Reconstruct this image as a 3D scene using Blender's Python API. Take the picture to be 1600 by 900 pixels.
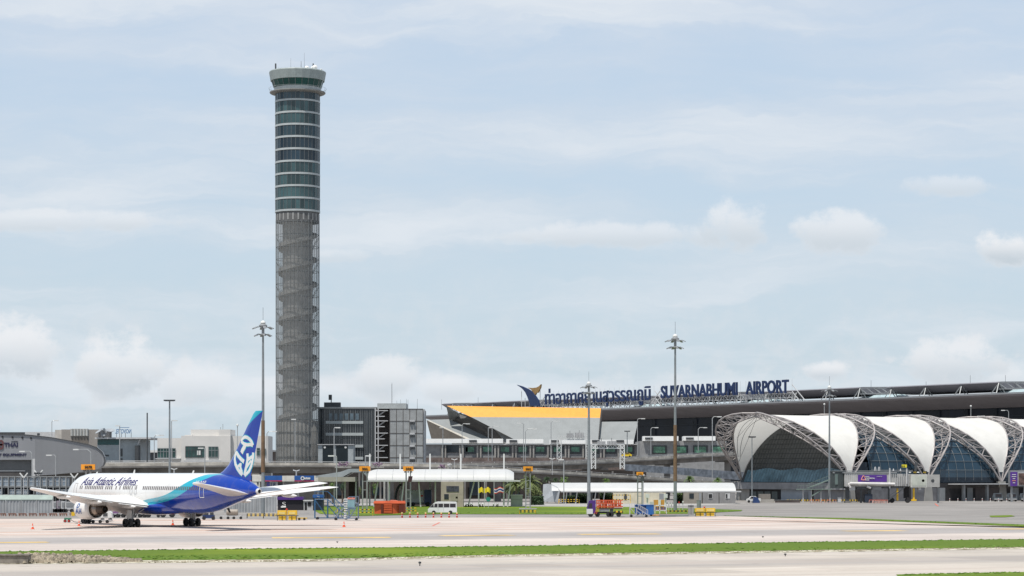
import bpy, bmesh, math, random
from mathutils import Vector, Matrix
R = math.radians
rnd = random.Random(7)
for o in list(bpy.data.objects): bpy.data.objects.remove(o)
S = bpy.context.scene
COL = S.collection

# ---------------------------------------------------------------- camera, sky, sun, exposure
F, HZ, H0 = 3760.0, 740.0, 7.3            # focal length in 1600-px units, horizon row, eye height
cd = bpy.data.cameras.new('camera'); cam = bpy.data.objects.new('camera', cd); COL.objects.link(cam)
cam.location = (0, 0, H0); cam.rotation_euler = (R(90), 0, 0)
cd.sensor_width = 36; cd.lens = 36 * F / 1600; cd.shift_y = (HZ - 450) / 1600
cd.clip_start = 1; cd.clip_end = 30000; S.camera = cam
SUN = Vector((-0.20, -0.30, 0.93)).normalized()
sl = bpy.data.lights.new('sun', 'SUN'); sl.energy = 4.9; sl.angle = R(0.6); sl.color = (1, .955, .89)
so = bpy.data.objects.new('sun', sl); COL.objects.link(so); so.rotation_euler = SUN.to_track_quat('Z', 'Y').to_euler()
S.view_settings.view_transform = 'Standard'; S.view_settings.look = 'None'
S.view_settings.exposure = 0.0; S.view_settings.gamma = 1
W = bpy.data.worlds.new('World'); S.world = W; W.use_nodes = True

class NT:
    """tiny node-tree helper"""
    def __init__(s, tree): s.t = tree; s.n = tree.nodes; s.l = tree.links
    def new(s, typ, **kw):
        n = s.n.new(typ)
        for k, v in kw.items(): setattr(n, k, v)
        return n
    def put(s, sock, v):
        if v is None: return
        if hasattr(v, 'is_linked') or hasattr(v, 'links'): s.l.new(v, sock)
        else:
            try: sock.default_value = v
            except Exception: sock.default_value = (*v, 1) if len(v) == 3 else v
    def math(s, op, a, b=None, c=None, clamp=False):
        n = s.new('ShaderNodeMath', operation=op, use_clamp=clamp)
        for i, v in enumerate((a, b, c)): s.put(n.inputs[i], v)
        return n.outputs[0]
    def vec(s, x, y, z):
        n = s.new('ShaderNodeCombineXYZ')
        for i, v in enumerate((x, y, z)): s.put(n.inputs[i], v)
        return n.outputs[0]
    def sep(s, v):
        n = s.new('ShaderNodeSeparateXYZ'); s.put(n.inputs[0], v); return n.outputs
    def noise(s, v, scale, detail=4, rough=.55, out=0):
        n = s.new('ShaderNodeTexNoise'); s.put(n.inputs['Vector'], v)
        n.inputs['Scale'].default_value = scale; n.inputs['Detail'].default_value = detail
        n.inputs['Roughness'].default_value = rough; return n.outputs[out]
    def ss(s, v, a, b, lo=0., hi=1.):
        n = s.new('ShaderNodeMapRange', interpolation_type='SMOOTHSTEP'); s.put(n.inputs[0], v)
        for i, x in zip((1, 2, 3, 4), (a, b, lo, hi)): s.put(n.inputs[i], x)
        return n.outputs[0]
    def mix(s, f, a, b, bt='MIX'):
        n = s.new('ShaderNodeMix', data_type='RGBA', blend_type=bt)
        s.put(n.inputs[0], f)
        for i, v in ((6, a), (7, b)):
            if isinstance(v, tuple) and len(v) == 3: v = (*v, 1)
            s.put(n.inputs[i], v)
        return n.outputs[2]

def sky():
    t = NT(W.node_tree); t.n.clear()
    out = t.new('ShaderNodeOutputWorld'); bg = t.new('ShaderNodeBackground'); t.l.new(bg.outputs[0], out.inputs[0])
    st = t.new('ShaderNodeTexSky', sky_type='NISHITA', sun_disc=False)
    st.sun_elevation = math.asin(SUN.z); st.sun_rotation = math.atan2(SUN.x, SUN.y); st.dust_density = 1.5; st.air_density = 1.0
    bg.inputs[1].default_value = 0.075
    K = 1.05 / 0.075
    d = t.new('ShaderNodeTexCoord').outputs['Generated']; x, y, z = t.sep(d)
    ya = t.math('MAXIMUM', t.math('ABSOLUTE', y), .15)
    az = t.math('DIVIDE', x, ya); el = t.math('DIVIDE', z, ya)     # tangent of azimuth and elevation round the view
    wob = t.noise(t.vec(t.math('MULTIPLY', az, 10), t.math('MULTIPLY', el, 22), 1.), 1.0, 5, .6)
    # high thin cloud veil, long and streaked
    v1 = t.noise(t.vec(t.math('MULTIPLY', az, 3.4), t.math('MULTIPLY_ADD', el, 30, t.math('MULTIPLY', wob, 1.2)), y), 1.0, 6, .58)
    v2 = t.noise(t.vec(t.math('MULTIPLY', az, 9), t.math('MULTIPLY', el, 30), 3.), 1.0, 5, .6)
    veil = t.math('ADD', t.math('MULTIPLY', v1, .75), t.math('MULTIPLY', v2, .25))
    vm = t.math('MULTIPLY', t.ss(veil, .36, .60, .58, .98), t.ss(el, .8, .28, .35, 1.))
    pal = t.mix(t.ss(el, .0, .2), (.585, .68, .745), (.59, .67, .775))           # veil colour
    vb = t.mix(t.ss(v1, .46, .74), pal, (.72, .77, .825))
    lowv = t.ss(el, .10, .03)
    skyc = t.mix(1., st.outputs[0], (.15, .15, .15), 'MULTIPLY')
    skyc = t.mix(.5, skyc, (.40, .58, .78)); skyc = t.mix(t.ss(el, .25, .9), skyc, (.20, .29, .42))  # overhead sky, out of view, darkened to deepen the shadows
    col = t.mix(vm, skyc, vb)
    # low cumulus: soft heaps around given directions, broken by noise
    def P2(px, py, rx, ry): return ((px - 800) / F, (HZ - py) / F, rx / F, ry / F)
    heaps = [(P2(25, 548, 85, 70), .95), (P2(190, 575, 90, 66), .95), (P2(300, 600, 85, 46), .6), (P2(605, 590, 65, 46), .8), (P2(700, 605, 70, 32), .6),
             (P2(1148, 350, 66, 48), .7), (P2(1312, 360, 92, 42), .72), (P2(1568, 388, 62, 34), 1.), (P2(1478, 290, 80, 22), .45),
             (P2(1292, 580, 42, 20), .9), (P2(1490, 565, 105, 50), .85), (P2(1580, 592, 60, 34), .6),
             (P2(950, 366, 200, 26), .55), (P2(60, 345, 240, 22), .5), (P2(530, 400, 70, 14), .3), (P2(1100, 600, 200, 30), .2), (P2(420, 620, 190, 40), .25)]
    n1 = t.noise(t.vec(t.math('MULTIPLY', az, 60), t.math('MULTIPLY', el, 70), 5.), 1.0, 6, .62)
    n2 = t.noise(t.vec(t.math('MULTIPLY', az, 60), t.math('MULTIPLY', t.math('ADD', el, .004), 70), 5.), 1.0, 6, .62)
    lit = t.ss(t.math('SUBTRACT', n1, n2), -.03, .05)
    cum = None; shd = None
    for (cx, cy, rx, ry), st_ in heaps:
        dx = t.math('DIVIDE', t.math('SUBTRACT', az, cx), rx); dy = t.math('DIVIDE', t.math('SUBTRACT', el, cy), ry)
        dd = t.math('ADD', t.math('MULTIPLY', dx, dx), t.math('MULTIPLY', dy, dy))
        m = t.math('SUBTRACT', t.math('SUBTRACT', 1.0, dd), t.math('MULTIPLY', t.math('SUBTRACT', .50, n1), 2.5))
        m = t.math('MULTIPLY', t.ss(m, .12, .85), st_)
        sh = t.math('MULTIPLY', m, t.ss(dy, .45, -.6))
        cum = m if cum is None else t.math('MAXIMUM', cum, m)
        shd = sh if shd is None else t.math('MAXIMUM', shd, sh)
    col = t.mix(t.math('MULTIPLY', cum, .95), col, (.82, .835, .86))
    col = t.mix(t.math('MULTIPLY', shd, .85), col, (.50, .575, .64))
    # general low haze band of small broken cloud
    lowm = t.math('MULTIPLY', t.ss(n1, .45, .70), t.math('MULTIPLY', lowv, .42))
    col = t.mix(lowm, col, (.72, .74, .77))
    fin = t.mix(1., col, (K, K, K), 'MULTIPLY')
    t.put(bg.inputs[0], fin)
sky()

# ---------------------------------------------------------------- materials
def C(h, g=1.0):
    h = h.lstrip('#'); v = [int(h[i:i + 2], 16) / 255 for i in (0, 2, 4)]
    return tuple(((c / 12.92) if c <= .04045 else ((c + .055) / 1.055) ** 2.4) * g for c in v)
MATS = {}
def mat(name, col, rough=.6, metal=0., var=.12, sc=.6, alpha=1., emit=None, spec=.5, bump=0., trans=0.):
    if name in MATS: return MATS[name]
    m = bpy.data.materials.new(name); m.use_nodes = True; MATS[name] = m
    t = NT(m.node_tree); b = t.n['Principled BSDF']
    b.inputs['Roughness'].default_value = rough; b.inputs['Metallic'].default_value = metal
    b.inputs['Specular IOR Level'].default_value = spec
    b.inputs['Alpha'].default_value = alpha
    if isinstance(col, str): col = C(col)
    if var:
        oc = t.new('ShaderNodeTexCoord').outputs['Object']
        ns = t.noise(oc, sc, 5, .6)
        c = t.mix(t.ss(ns, .3, .7), tuple(x * (1 - var) for x in col), tuple(min(1, x * (1 + var)) for x in col))
        # streaky weathering down the surface
        sp = t.sep(oc)
        ns2 = t.noise(t.vec(t.math('MULTIPLY', sp[0], 2.), t.math('MULTIPLY', sp[1], 2.), t.math('MULTIPLY', sp[2], .25)), sc * 2, 3, .6)
        c = t.mix(t.ss(ns2, .5, .8, 0, var * 1.6), c, tuple(x * .45 for x in col))
        t.put(b.inputs['Base Color'], c)
        if bump:
            bn = t.new('ShaderNodeBump'); bn.inputs['Strength'].default_value = bump; bn.inputs['Distance'].default_value = .1
            t.put(bn.inputs['Height'], ns); t.put(b.inputs['Normal'], bn.outputs[0])
    else: b.inputs['Base Color'].default_value = (*col, 1)
    if emit: b.inputs['Emission Color'].default_value = (*emit[0], 1); b.inputs['Emission Strength'].default_value = emit[1]
    if trans:
        mo = t.n['Material Output']; tr = t.new('ShaderNodeBsdfTranslucent'); tr.inputs[0].default_value = (*[min(1, c) for c in col], 1)
        mx = t.new('ShaderNodeMixShader'); mx.inputs[0].default_value = trans
        t.l.new(b.outputs[0], mx.inputs[1]); t.l.new(tr.outputs[0], mx.inputs[2]); t.l.new(mx.outputs[0], mo.inputs[0])
    return m

# ---------------------------------------------------------------- mesh building
class MB:
    def __init__(s): s.v = []; s.f = []
    def add(s, vs, fs):
        n = len(s.v); s.v += [tuple(p) for p in vs]; s.f += [tuple(i + n for i in f) for f in fs]; return s
    def hexa(s, p): return s.add(p, [(0, 3, 2, 1), (4, 5, 6, 7), (0, 1, 5, 4), (1, 2, 6, 5), (2, 3, 7, 6), (3, 0, 4, 7)])
    def box(s, x0, x1, y0, y1, z0, z1):
        return s.hexa([(x0, y0, z0), (x1, y0, z0), (x1, y1, z0), (x0, y1, z0), (x0, y0, z1), (x1, y0, z1), (x1, y1, z1), (x0, y1, z1)])
    def obox(s, c, sz, a=0):
        ca, sa = math.cos(a), math.sin(a); hx, hy, hz = (q / 2 for q in sz)
        return s.hexa([(c[0] + x * ca - y * sa, c[1] + x * sa + y * ca, c[2] + z) for z in (-hz, hz) for x, y in ((-hx, -hy), (hx, -hy), (hx, hy), (-hx, hy))])
    def bar(s, p, q, w, h=None):
        p, q = Vector(p), Vector(q); d = (q - p).normalized(); h = h or w
        u = d.cross(Vector((0, 0, 1)))
        u = Vector((1, 0, 0)) if u.length < 1e-3 else u.normalized(); k = u.cross(d)
        return s.hexa([b + u * a * w / 2 + k * c * h / 2 for b in (p, q) for a, c in ((-1, -1), (1, -1), (1, 1), (-1, 1))])
    def tube(s, p, q, r, r2=None, n=8, cap=True):
        p, q = Vector(p), Vector(q); r2 = r if r2 is None else r2; d = (q - p).normalized()
        u = d.cross(Vector((0, 0, 1))); u = Vector((1, 0, 0)) if u.length < 1e-3 else u.normalized(); k = u.cross(d)
        vs = [b + (u * math.cos(2 * math.pi * i / n) + k * math.sin(2 * math.pi * i / n)) * rr for b, rr in ((p, r), (q, r2)) for i in range(n)]
        fs = [(i, (i + 1) % n, n + (i + 1) % n, n + i) for i in range(n)]
        if cap: fs += [tuple(range(n - 1, -1, -1)), tuple(range(n, 2 * n))]
        return s.add(vs, fs)
    def path(s, pts, r, n=6, r2=None):
        for i, (a, b) in enumerate(zip(pts[:-1], pts[1:])): s.tube(a, b, r, r if r2 is None else r2, n)
        return s
    def lathe(s, prof, c=(0, 0, 0), n=32, axis=None, a0=0, a1=2 * math.pi):
        full = abs(a1 - a0 - 2 * math.pi) < 1e-6; m = n if full else n + 1; vs = []
        ax = Vector(axis) if axis else Vector((0, 0, 1)); u = ax.orthogonal().normalized() if axis else Vector((1, 0, 0)); k = ax.cross(u)
        for r, z in prof:
            for i in range(m):
                a = a0 + (a1 - a0) * i / n; vs.append(Vector(c) + u * r * math.cos(a) + k * r * math.sin(a) + ax * z)
        fs = [(j * m + i, j * m + (i + 1) % m, (j + 1) * m + (i + 1) % m, (j + 1) * m + i) for j in range(len(prof) - 1) for i in range(n)]
        return s.add(vs, fs)
    def prism(s, poly, e):
        """poly: 3-D outline, extruded by vector e"""
        n = len(poly); e = Vector(e); a = [Vector(p) for p in poly]; b = [p + e for p in a]
        return s.add(a + b, [tuple(range(n)), tuple(range(2 * n - 1, n - 1, -1))] + [(i, n + i, n + (i + 1) % n, (i + 1) % n) for i in range(n)])
    def grid(s, rows, closed=False):
        m = len(rows[0]); vs = [p for r in rows for p in r]
        return s.add(vs, [(j * m + i, j * m + (i + 1) % m, (j + 1) * m + (i + 1) % m, (j + 1) * m + i) for j in range(len(rows) - 1) for i in range(m if closed else m - 1)])
    def build(s, name, m, parent=None, smooth=False, origin=None, local=False, fix=True):
        vs = [Vector(v) for v in s.v]; M = None
        if parent is not None: M = MAT4.get(parent.name, Matrix())
        elif origin is None and not local and vs:
            xs, ys, zs = zip(*vs); origin = ((min(xs) + max(xs)) / 2, (min(ys) + max(ys)) / 2, min(zs))
        if parent is None and origin is not None: M = Matrix.Translation(origin)
        if M is not None and not local: inv = M.inverted(); vs = [inv @ v for v in vs]
        me = bpy.data.meshes.new(name); me.from_pydata(vs, [], s.f); me.update()
        if fix:
            bm = bmesh.new(); bm.from_mesh(me); bmesh.ops.recalc_face_normals(bm, faces=bm.faces); bm.to_mesh(me); bm.free()
        if smooth:
            for p in me.polygons: p.use_smooth = True
        me.materials.append(m)
        o = bpy.data.objects.new(name, me); COL.objects.link(o)
        if parent is not None: o.parent = parent; MAT4[o.name] = MAT4.get(parent.name, Matrix())
        elif M is not None: o.location = M.translation; MAT4[o.name] = M
        return o
MAT4 = {}
def thing(name, label, cat, loc=(0, 0, 0), rz=0, group=None):
    o = bpy.data.objects.new(name, None); COL.objects.link(o); o.location = loc; o.rotation_euler = (0, 0, rz)
    o.empty_display_size = .5; MAT4[o.name] = Matrix.Translation(loc) @ Matrix.Rotation(rz, 4, 'Z')
    return tag(o, label, cat, group)
def tag(o, label, cat, group=None):
    o['label'] = label; o['category'] = cat
    if group: o['group'] = group
    return o
def struct(o, kind='structure', label=None):
    o['kind'] = kind
    if label: o['label'] = label
    return o
def dup(root, loc, rz=0, label=None, scale=None):
    def cp(o, par):
        c = o.copy(); COL.objects.link(c); c.parent = par
        for ch in list(o.children): cp(ch, c)
        return c
    r = cp(root, None); r.location = loc; r.rotation_euler = (0, 0, rz)
    if label: r['label'] = label
    if scale: r.scale = (scale,) * 3
    return r
def P(px, py, Y): return Vector(((px - 800) / F * Y, Y, H0 + (HZ - py) / F * Y))
def X(px, Y): return (px - 800) / F * Y
def Z(py, Y): return H0 + (HZ - py) / F * Y
def G(px, py, z=0.):
    Y = (H0 - z) * F / (py - HZ); return Vector(((px - 800) / F * Y, Y, z))
def YG(py): return H0 * F / (py - HZ)

def text(body, m, parent, fn, w, h, depth=.1, shear=0., bold=0., name='letter', split=True, maxedge=None, kind=None):
    """letters as solid meshes. fn(u, v, d) maps text space (0..w, 0..h, 0..depth) into the scene"""
    cu = bpy.data.curves.new('t', 'FONT'); cu.body = body; cu.shear = shear; cu.offset = bold; cu.resolution_u = 3
    ob = bpy.data.objects.new('t', cu); COL.objects.link(ob); bpy.context.view_layer.update()
    me = bpy.data.meshes.new_from_object(ob.evaluated_get(bpy.context.evaluated_depsgraph_get()))
    bpy.data.objects.remove(ob); bpy.data.curves.remove(cu)
    bm = bmesh.new(); bm.from_mesh(me); bpy.data.meshes.remove(me)
    bmesh.ops.remove_doubles(bm, verts=bm.verts, dist=1e-5)
    xs = [v.co.x for v in bm.verts]; ys = [v.co.y for v in bm.verts]; x0, x1, y0, y1 = min(xs), max(xs), min(ys), max(ys)
    sx = w / (x1 - x0); sy = h / (y1 - y0)
    for v in bm.verts: v.co = Vector(((v.co.x - x0) * sx, (v.co.y - y0) * sy, 0))
    if maxedge:
        for _ in range(5):
            ed = [e for e in bm.edges if e.calc_length() > maxedge]
            if not ed: break
            bmesh.ops.subdivide_edges(bm, edges=ed, cuts=1); bmesh.ops.triangulate(bm, faces=bm.faces)
    g = bmesh.ops.extrude_face_region(bm, geom=list(bm.faces))
    for e in g['geom']:
        if isinstance(e, bmesh.types.BMVert): e.co.z = depth
    bmesh.ops.recalc_face_normals(bm, faces=bm.faces)
    bm.verts.ensure_lookup_table(); seen = set(); isl = []
    for v in bm.verts:
        if v.index in seen: continue
        st = [v]; cur = []; seen.add(v.index)
        while st:
            a = st.pop(); cur.append(a)
            for e in a.link_edges:
                b = e.other_vert(a)
                if b.index not in seen: seen.add(b.index); st.append(b)
        isl.append(cur)
    if not split: isl = [sum(isl, [])]
    isl.sort(key=lambda c: min(v.co.x for v in c)); out = []
    for c in isl:
        ix = {v.index: i for i, v in enumerate(c)}; mb = MB()
        mb.v = [tuple(fn(*v.co)) for v in c]
        mb.f = [tuple(ix[v.index] for v in f.verts) for f in bm.faces if f.verts[0].index in ix]
        out.append(mb.build(name, m, parent))
    bm.free(); return out

ORD = 'first second third fourth fifth sixth seventh eighth ninth tenth eleventh twelfth thirteenth fourteenth fifteenth sixteenth seventeenth eighteenth nineteenth twentieth twenty-first twenty-second'.split()
def hazard():
    m = bpy.data.materials.new('hazard_stripes'); m.use_nodes = True; t = NT(m.node_tree); b = t.n['Principled BSDF']; b.inputs['Roughness'].default_value = .6
    x, y, z = t.sep(t.new('ShaderNodeTexCoord').outputs['Object'])
    t.put(b.inputs['Base Color'], t.mix(t.math('LESS_THAN', t.math('FRACT', t.math('DIVIDE', x, .72)), .5), (.72, .47, .03), (.02, .02, .02))); return m
M_hzd = hazard()
# shared materials
M_white = mat('white_paint', (.66, .66, .64), .45, var=.05)
M_steel = mat('galvanised_steel', (.30, .31, .31), .5, .4, var=.12)
M_dsteel = mat('dark_steel', (.07, .075, .08), .5, .3)
M_black = mat('black_rubber', (.018, .018, .02), .8)
M_dark = mat('dark_interior', (.02, .02, .022), .9)
M_glassd = mat('dark_glass', (.012, .02, .028), .08, 0, var=0, spec=.6)
M_conc = mat('concrete', (.30, .29, .27), .9, var=.2, sc=.15)
M_concd = mat('weathered_shade_concrete', (.19, .18, .17), .9, var=.25, sc=.2)
M_yel = mat('yellow_paint', (.75, .46, .02), .5, var=.08)
M_org = mat('orange_paint', (.62, .10, .03), .5, var=.12)
M_red = mat('red_paint', (.50, .03, .02), .5)
M_blue = mat('blue_paint', (.015, .09, .32), .45)
M_navy = mat('navy_paint', (.012, .035, .12), .45)
M_purple = mat('purple_paint', (.07, .02, .19), .45)
M_gold = mat('bronze_paint', (.28, .17, .06), .5)
M_lgrey = mat('light_grey_paint', (.5, .5, .5), .5, var=.08)
M_mgrey = mat('mid_grey_paint', (.24, .25, .26), .55, var=.1)
M_sign = mat('amber_sign_panel', (.85, .33, .02), .5, var=.04)
# ---------------------------------------------------------------- ground
def gmat(name, base, kind):
    m = bpy.data.materials.new(name); m.use_nodes = True; t = NT(m.node_tree); b = t.n['Principled BSDF']
    b.inputs['Roughness'].default_value = .9; b.inputs['Specular IOR Level'].default_value = .2
    oc = t.new('ShaderNodeTexCoord').outputs['Object']; x, y, z = t.sep(oc); a = R(23)
    u = t.math('ADD', t.math('MULTIPLY', t.math('SUBTRACT', x, 11.5), math.cos(a)), t.math('MULTIPLY', t.math('SUBTRACT', y, 289), math.sin(a)))
    v = t.math('SUBTRACT', t.math('MULTIPLY', t.math('SUBTRACT', y, 289), math.cos(a)), t.math('MULTIPLY', t.math('SUBTRACT', x, 11.5), math.sin(a)))
    st = t.noise(t.vec(t.math('MULTIPLY', u, .02), t.math('MULTIPLY', v, .22), 0.), 1.0, 6, .6)      # traffic wear along the taxiway
    st2 = t.noise(t.vec(t.math('MULTIPLY', u, .012), t.math('MULTIPLY', v, .17 if kind == 'apron' else .5), 4.), 1.0, 4, .6)
    fine = t.noise(oc, 1.2, 5, .7)
    big = t.noise(oc, .03, 3, .5)
    if kind == 'grass':
        c = t.mix(t.ss(fine, .3, .7), (.072, .125, .008), (.108, .165, .014))
        c = t.mix(t.ss(big, .45, .7), c, (.16, .215, .012))
        c = t.mix(t.ss(st2, .58, .8, 0, .35), c, (.17, .18, .04))
    elif kind == 'gravel':
        n = t.new('ShaderNodeTexVoronoi'); t.put(n.inputs['Vector'], oc); n.inputs['Scale'].default_value = 1.6
        c = t.mix(t.ss(t.sep(n.outputs['Color'])[0], .3, .6), (.17, .15, .08), (.62, .58, .47))
        c = t.mix(t.ss(fine, .5, .75, 0, .6), c, (.10, .11, .04))
    elif kind == 'asphalt':
        c = t.mix(t.ss(big, .3, .7), tuple(q * .88 for q in base), tuple(q * 1.12 for q in base))
        c = t.mix(t.ss(st, .42, .7, 0, .6), c, tuple(q * .62 for q in base))
        c = t.mix(t.ss(st2, .55, .65, 0, .6), c, (.40, .35, .32)); c = t.mix(t.ss(st2, .44, .36, 0, .6), c, (.13, .12, .125))
    else:
        c = t.mix(t.ss(big, .3, .7), tuple(q * .93 for q in base), tuple(q * 1.06 for q in base))
        # old grey asphalt core round the yellow line
        if kind == 'apron':
            grey = t.math('MULTIPLY', t.ss(v, -17, -10), t.ss(v, 16, 8))
            c = t.mix(t.math('MULTIPLY', grey, .85), c, (.30, .285, .28))
            rust = t.math('MULTIPLY', t.ss(v, 14, 30), t.ss(st2, .50, .60))
            c = t.mix(t.math('MULTIPLY', rust, .62), c, (.45, .26, .18)); st3 = t.noise(t.vec(t.math('MULTIPLY', u, .018), t.math('MULTIPLY', v, .3), 14.), 1., 4, .6); c = t.mix(t.ss(st3, .58, .68, 0, .5), c, (.27, .22, .20)); c = t.mix(t.ss(st3, .42, .34, 0, .4), c, (.62, .57, .52))
            # expansion joints of the slabs
            j = t.math('LESS_THAN', t.math('FRACT', t.math('DIVIDE', v, 7.5)), .022)
            c = t.mix(t.math('MULTIPLY', j, .55), c, (.24, .13, .09))
            grime = t.ss(t.noise(t.vec(t.math('MULTIPLY', u, .05), t.math('MULTIPLY', v, .35), 9.), 1., 5, .65), .5, .75)
            c = t.mix(t.math('MULTIPLY', grime, .35), c, (.25, .19, .16))
        else:
            d2 = t.math('SUBTRACT', v, -88)
            tr = t.math('MULTIPLY', t.ss(d2, -10, -4), t.ss(d2, 9, 3))
            c = t.mix(t.math('MULTIPLY', tr, .7), c, (.30, .275, .26))
            c = t.mix(t.ss(st2, .5, .62, 0, .45), c, (.40, .33, .28)); c = t.mix(t.ss(st2, .42, .3, 0, .5), c, (.56, .52, .47)); c = t.mix(t.ss(st, .55, .68, 0, .5), c, (.30, .28, .27))
    if kind in ('apron', 'taxi', 'asphalt'):      # slab-to-slab tone, tyre rubber and oil spots
        wn = t.new('ShaderNodeTexWhiteNoise'); t.put(wn.inputs['Vector'], t.vec(t.math('FLOOR', t.math('DIVIDE', u, 7.5)), t.math('FLOOR', t.math('DIVIDE', v, 7.5)), 0.))
        k = t.math('MULTIPLY_ADD', wn.outputs['Value'], .16, .92); c = t.mix(1., c, t.vec(k, k, k), 'MULTIPLY')
        sp = t.noise(oc, .22, 3, .7); c = t.mix(t.ss(sp, .66, .74, 0, .45), c, (.16, .14, .13))
        ty = t.noise(t.vec(t.math('MULTIPLY', u, .008), t.math('MULTIPLY', v, .6), 21.), 1., 3, .6); c = t.mix(t.ss(ty, .62, .70, 0, .4), c, (.17, .155, .15))
    c = t.mix(t.ss(fine, .35, .8, 0, .25), c, tuple(q * .6 for q in base))
    t.put(b.inputs['Base Color'], c)
    bn = t.new('ShaderNodeBump'); bn.inputs['Strength'].default_value = .35; bn.inputs['Distance'].default_value = .05
    t.put(bn.inputs['Height'], fine); t.put(b.inputs['Normal'], bn.outputs[0])
    return m
GM = {'asphalt': gmat('worn_asphalt', (.26, .245, .23), 'asphalt'), 'apron': gmat('pink_slab_concrete', (.50, .44, .40), 'apron'),
      'taxi': gmat('pale_taxiway_concrete', (.46, .415, .365), 'taxi'), 'grass': gmat('mown_grass', (.10, .18, .02), 'grass'),
      'gravel': gmat('loose_gravel', (.4, .36, .3), 'gravel')}
def sheet(name, pts, z, m, kind='structure', px=True):
    vs = [G(a, b, 0) if px else Vector((a, b, 0)) for a, b in pts]
    o = MB().add([(p.x, p.y, z) for p in vs], [tuple(range(len(vs)))]).build(name, m, local=True); o['kind'] = kind; return o
sheet('ground', [(-9000, -200), (9000, -200), (9000, 16000), (-9000, 16000)], 0, GM['asphalt'], px=False)
sheet('apron', [(-500, 862), (0, 862), (800, 853.5), (1600, 842.5), (2100, 835), (2100, 838), (1600, 822), (1400, 814), (1130, 806.5), (1000, 809), (700, 808.5), (450, 812.5), (230, 810), (0, 811), (-500, 812)], .02, GM['apron'])
sheet('taxiway', [(-300, 1700), (1900, 1700), (2200, 850), (1600, 858), (800, 870), (500, 877.5), (250, 880), (0, 882), (-500, 884)], .02, GM['taxi'])
def turf(name, pts, z=.05, label=None):
    return sheet(name, pts, z, GM['grass'], 'structure')
turf('grass_strip', [(-500, 864), (0, 862.3), (800, 853.8), (1600, 842.8), (2100, 836), (2100, 848), (1600, 855.5), (1200, 861), (800, 867), (500, 874), (250, 876), (160, 875), (110, 873), (45, 868.3), (0, 868), (-500, 870)])
turf('grass_verge', [(480, 791.5), (640, 790.5), (1000, 792.5), (1160, 797), (1158, 799), (1080, 803), (900, 804), (700, 803.5), (560, 806.5), (500, 803)])
turf('grass_edge', [(1128, 805.8), (1330, 810), (1600, 820), (2000, 838), (2000, 842), (1600, 823.3), (1330, 812.5)], .055)
turf('grass_patch', [(1546, 806), (1580, 805.2), (1586, 807), (1570, 808.5), (1548, 808.5)], .055)
turf('grass_corner', [(1400, 898.5), (1520, 896), (2000, 888), (2400, 1100), (1500, 1000)], .05)
sheet('gravel_strip', [(-200, 868), (0, 868), (45, 868.3), (110, 873), (160, 875), (250, 876), (500, 874), (800, 867), (1200, 861), (1600, 855.5), (2100, 848), (2100, 849.7), (1600, 858.3), (800, 870.3), (500, 877.8), (250, 880.2), (0, 882.2), (-200, 883)], .035, GM['gravel'])
sheet('access_road', [(560, 785), (1180, 786), (1120, 789.5), (1000, 792.5), (640, 790.5), (480, 791.5)], .02, mat('pale_road_concrete', (.33, .315, .295), .9, var=.15, sc=.05))
# painted markings, faded
M_line = mat('faded_yellow_line', (.58, .39, .13), .8, var=.45, sc=.12); M_wline = mat('faded_red_line', (.55, .12, .08), .8, var=.2)
a23 = R(24.5); ln = []
def strip(name, p, q, w, m, z=.032):
    p, q = Vector((*p, 0)), Vector((*q, 0)); d = (q - p).normalized(); k = Vector((-d.y, d.x, 0)) * w / 2
    o = MB().add([(*(v + s * k).xy, z) for v, s in ((p, -1), (q, -1), (q, 1), (p, 1))], [(0, 1, 2, 3)]).build(name, m, local=True); o['kind'] = 'structure'
for (pa, ya), (pb, yb) in (((-30, 848.5), (75, 847.5)), ((425, 840.7), (610, 840)), ((690, 837.5), (800, 836.5)), ((905, 835.3), (1030, 834.6)), ((1320, 830.2), (1410, 829.3)), ((1556, 827.2), (1640, 826))):
    A, B = G(pa, ya), G(pb, yb); strip('yellow_taxi_line', A.xy, B.xy, 3.4, M_line)
strip('red_marking', G(676, 822).xy, G(687, 816.5).xy, .25, M_wline)
strip('red_marking', G(1461, 787).xy, G(1466, 791).xy, .35, M_wline)
# grass tufts along the strip edges, as one mass
tf = MB()
def tufts(line, n, h, wdt):
    for _ in range(n):
        i = rnd.randrange(len(line) - 1); a, b = line[i], line[i + 1]; k = rnd.random()
        p = G(a[0] + (b[0] - a[0]) * k, a[1] + (b[1] - a[1]) * k + rnd.uniform(-.25, .9) * wdt)
        an = rnd.random() * 3.1; s = rnd.uniform(.15, .4); hh = h * rnd.uniform(.5, 1.2)
        tf.add([(p.x - math.cos(an) * s, p.y - math.sin(an) * s, .04), (p.x + math.cos(an) * s, p.y + math.sin(an) * s, .04), (p.x + rnd.uniform(-.1, .1), p.y, .04 + hh)], [(0, 1, 2)])
tufts([(0, 862.6), (800, 854), (1600, 843)], 700, .10, 1); tufts([(0, 866), (250, 870), (500, 870), (800, 863), (1600, 852)], 900, .07, 5)
tufts([(500, 802.5), (700, 803), (900, 803.5), (1150, 799)], 250, .10, -2); tufts([(1130, 806), (1330, 811), (1600, 821.5)], 200, .08, .4)
tufts([(1410, 898.5), (1520, 896.3), (1600, 894.8)], 150, .06, 2)
o = tf.build('grass_tufts', mat('grass_blades', (.13, .24, .03), .8, var=.35, sc=.3), local=True, fix=False); o['kind'] = 'stuff'; o['label'] = 'short grass blades along the strips'

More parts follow.
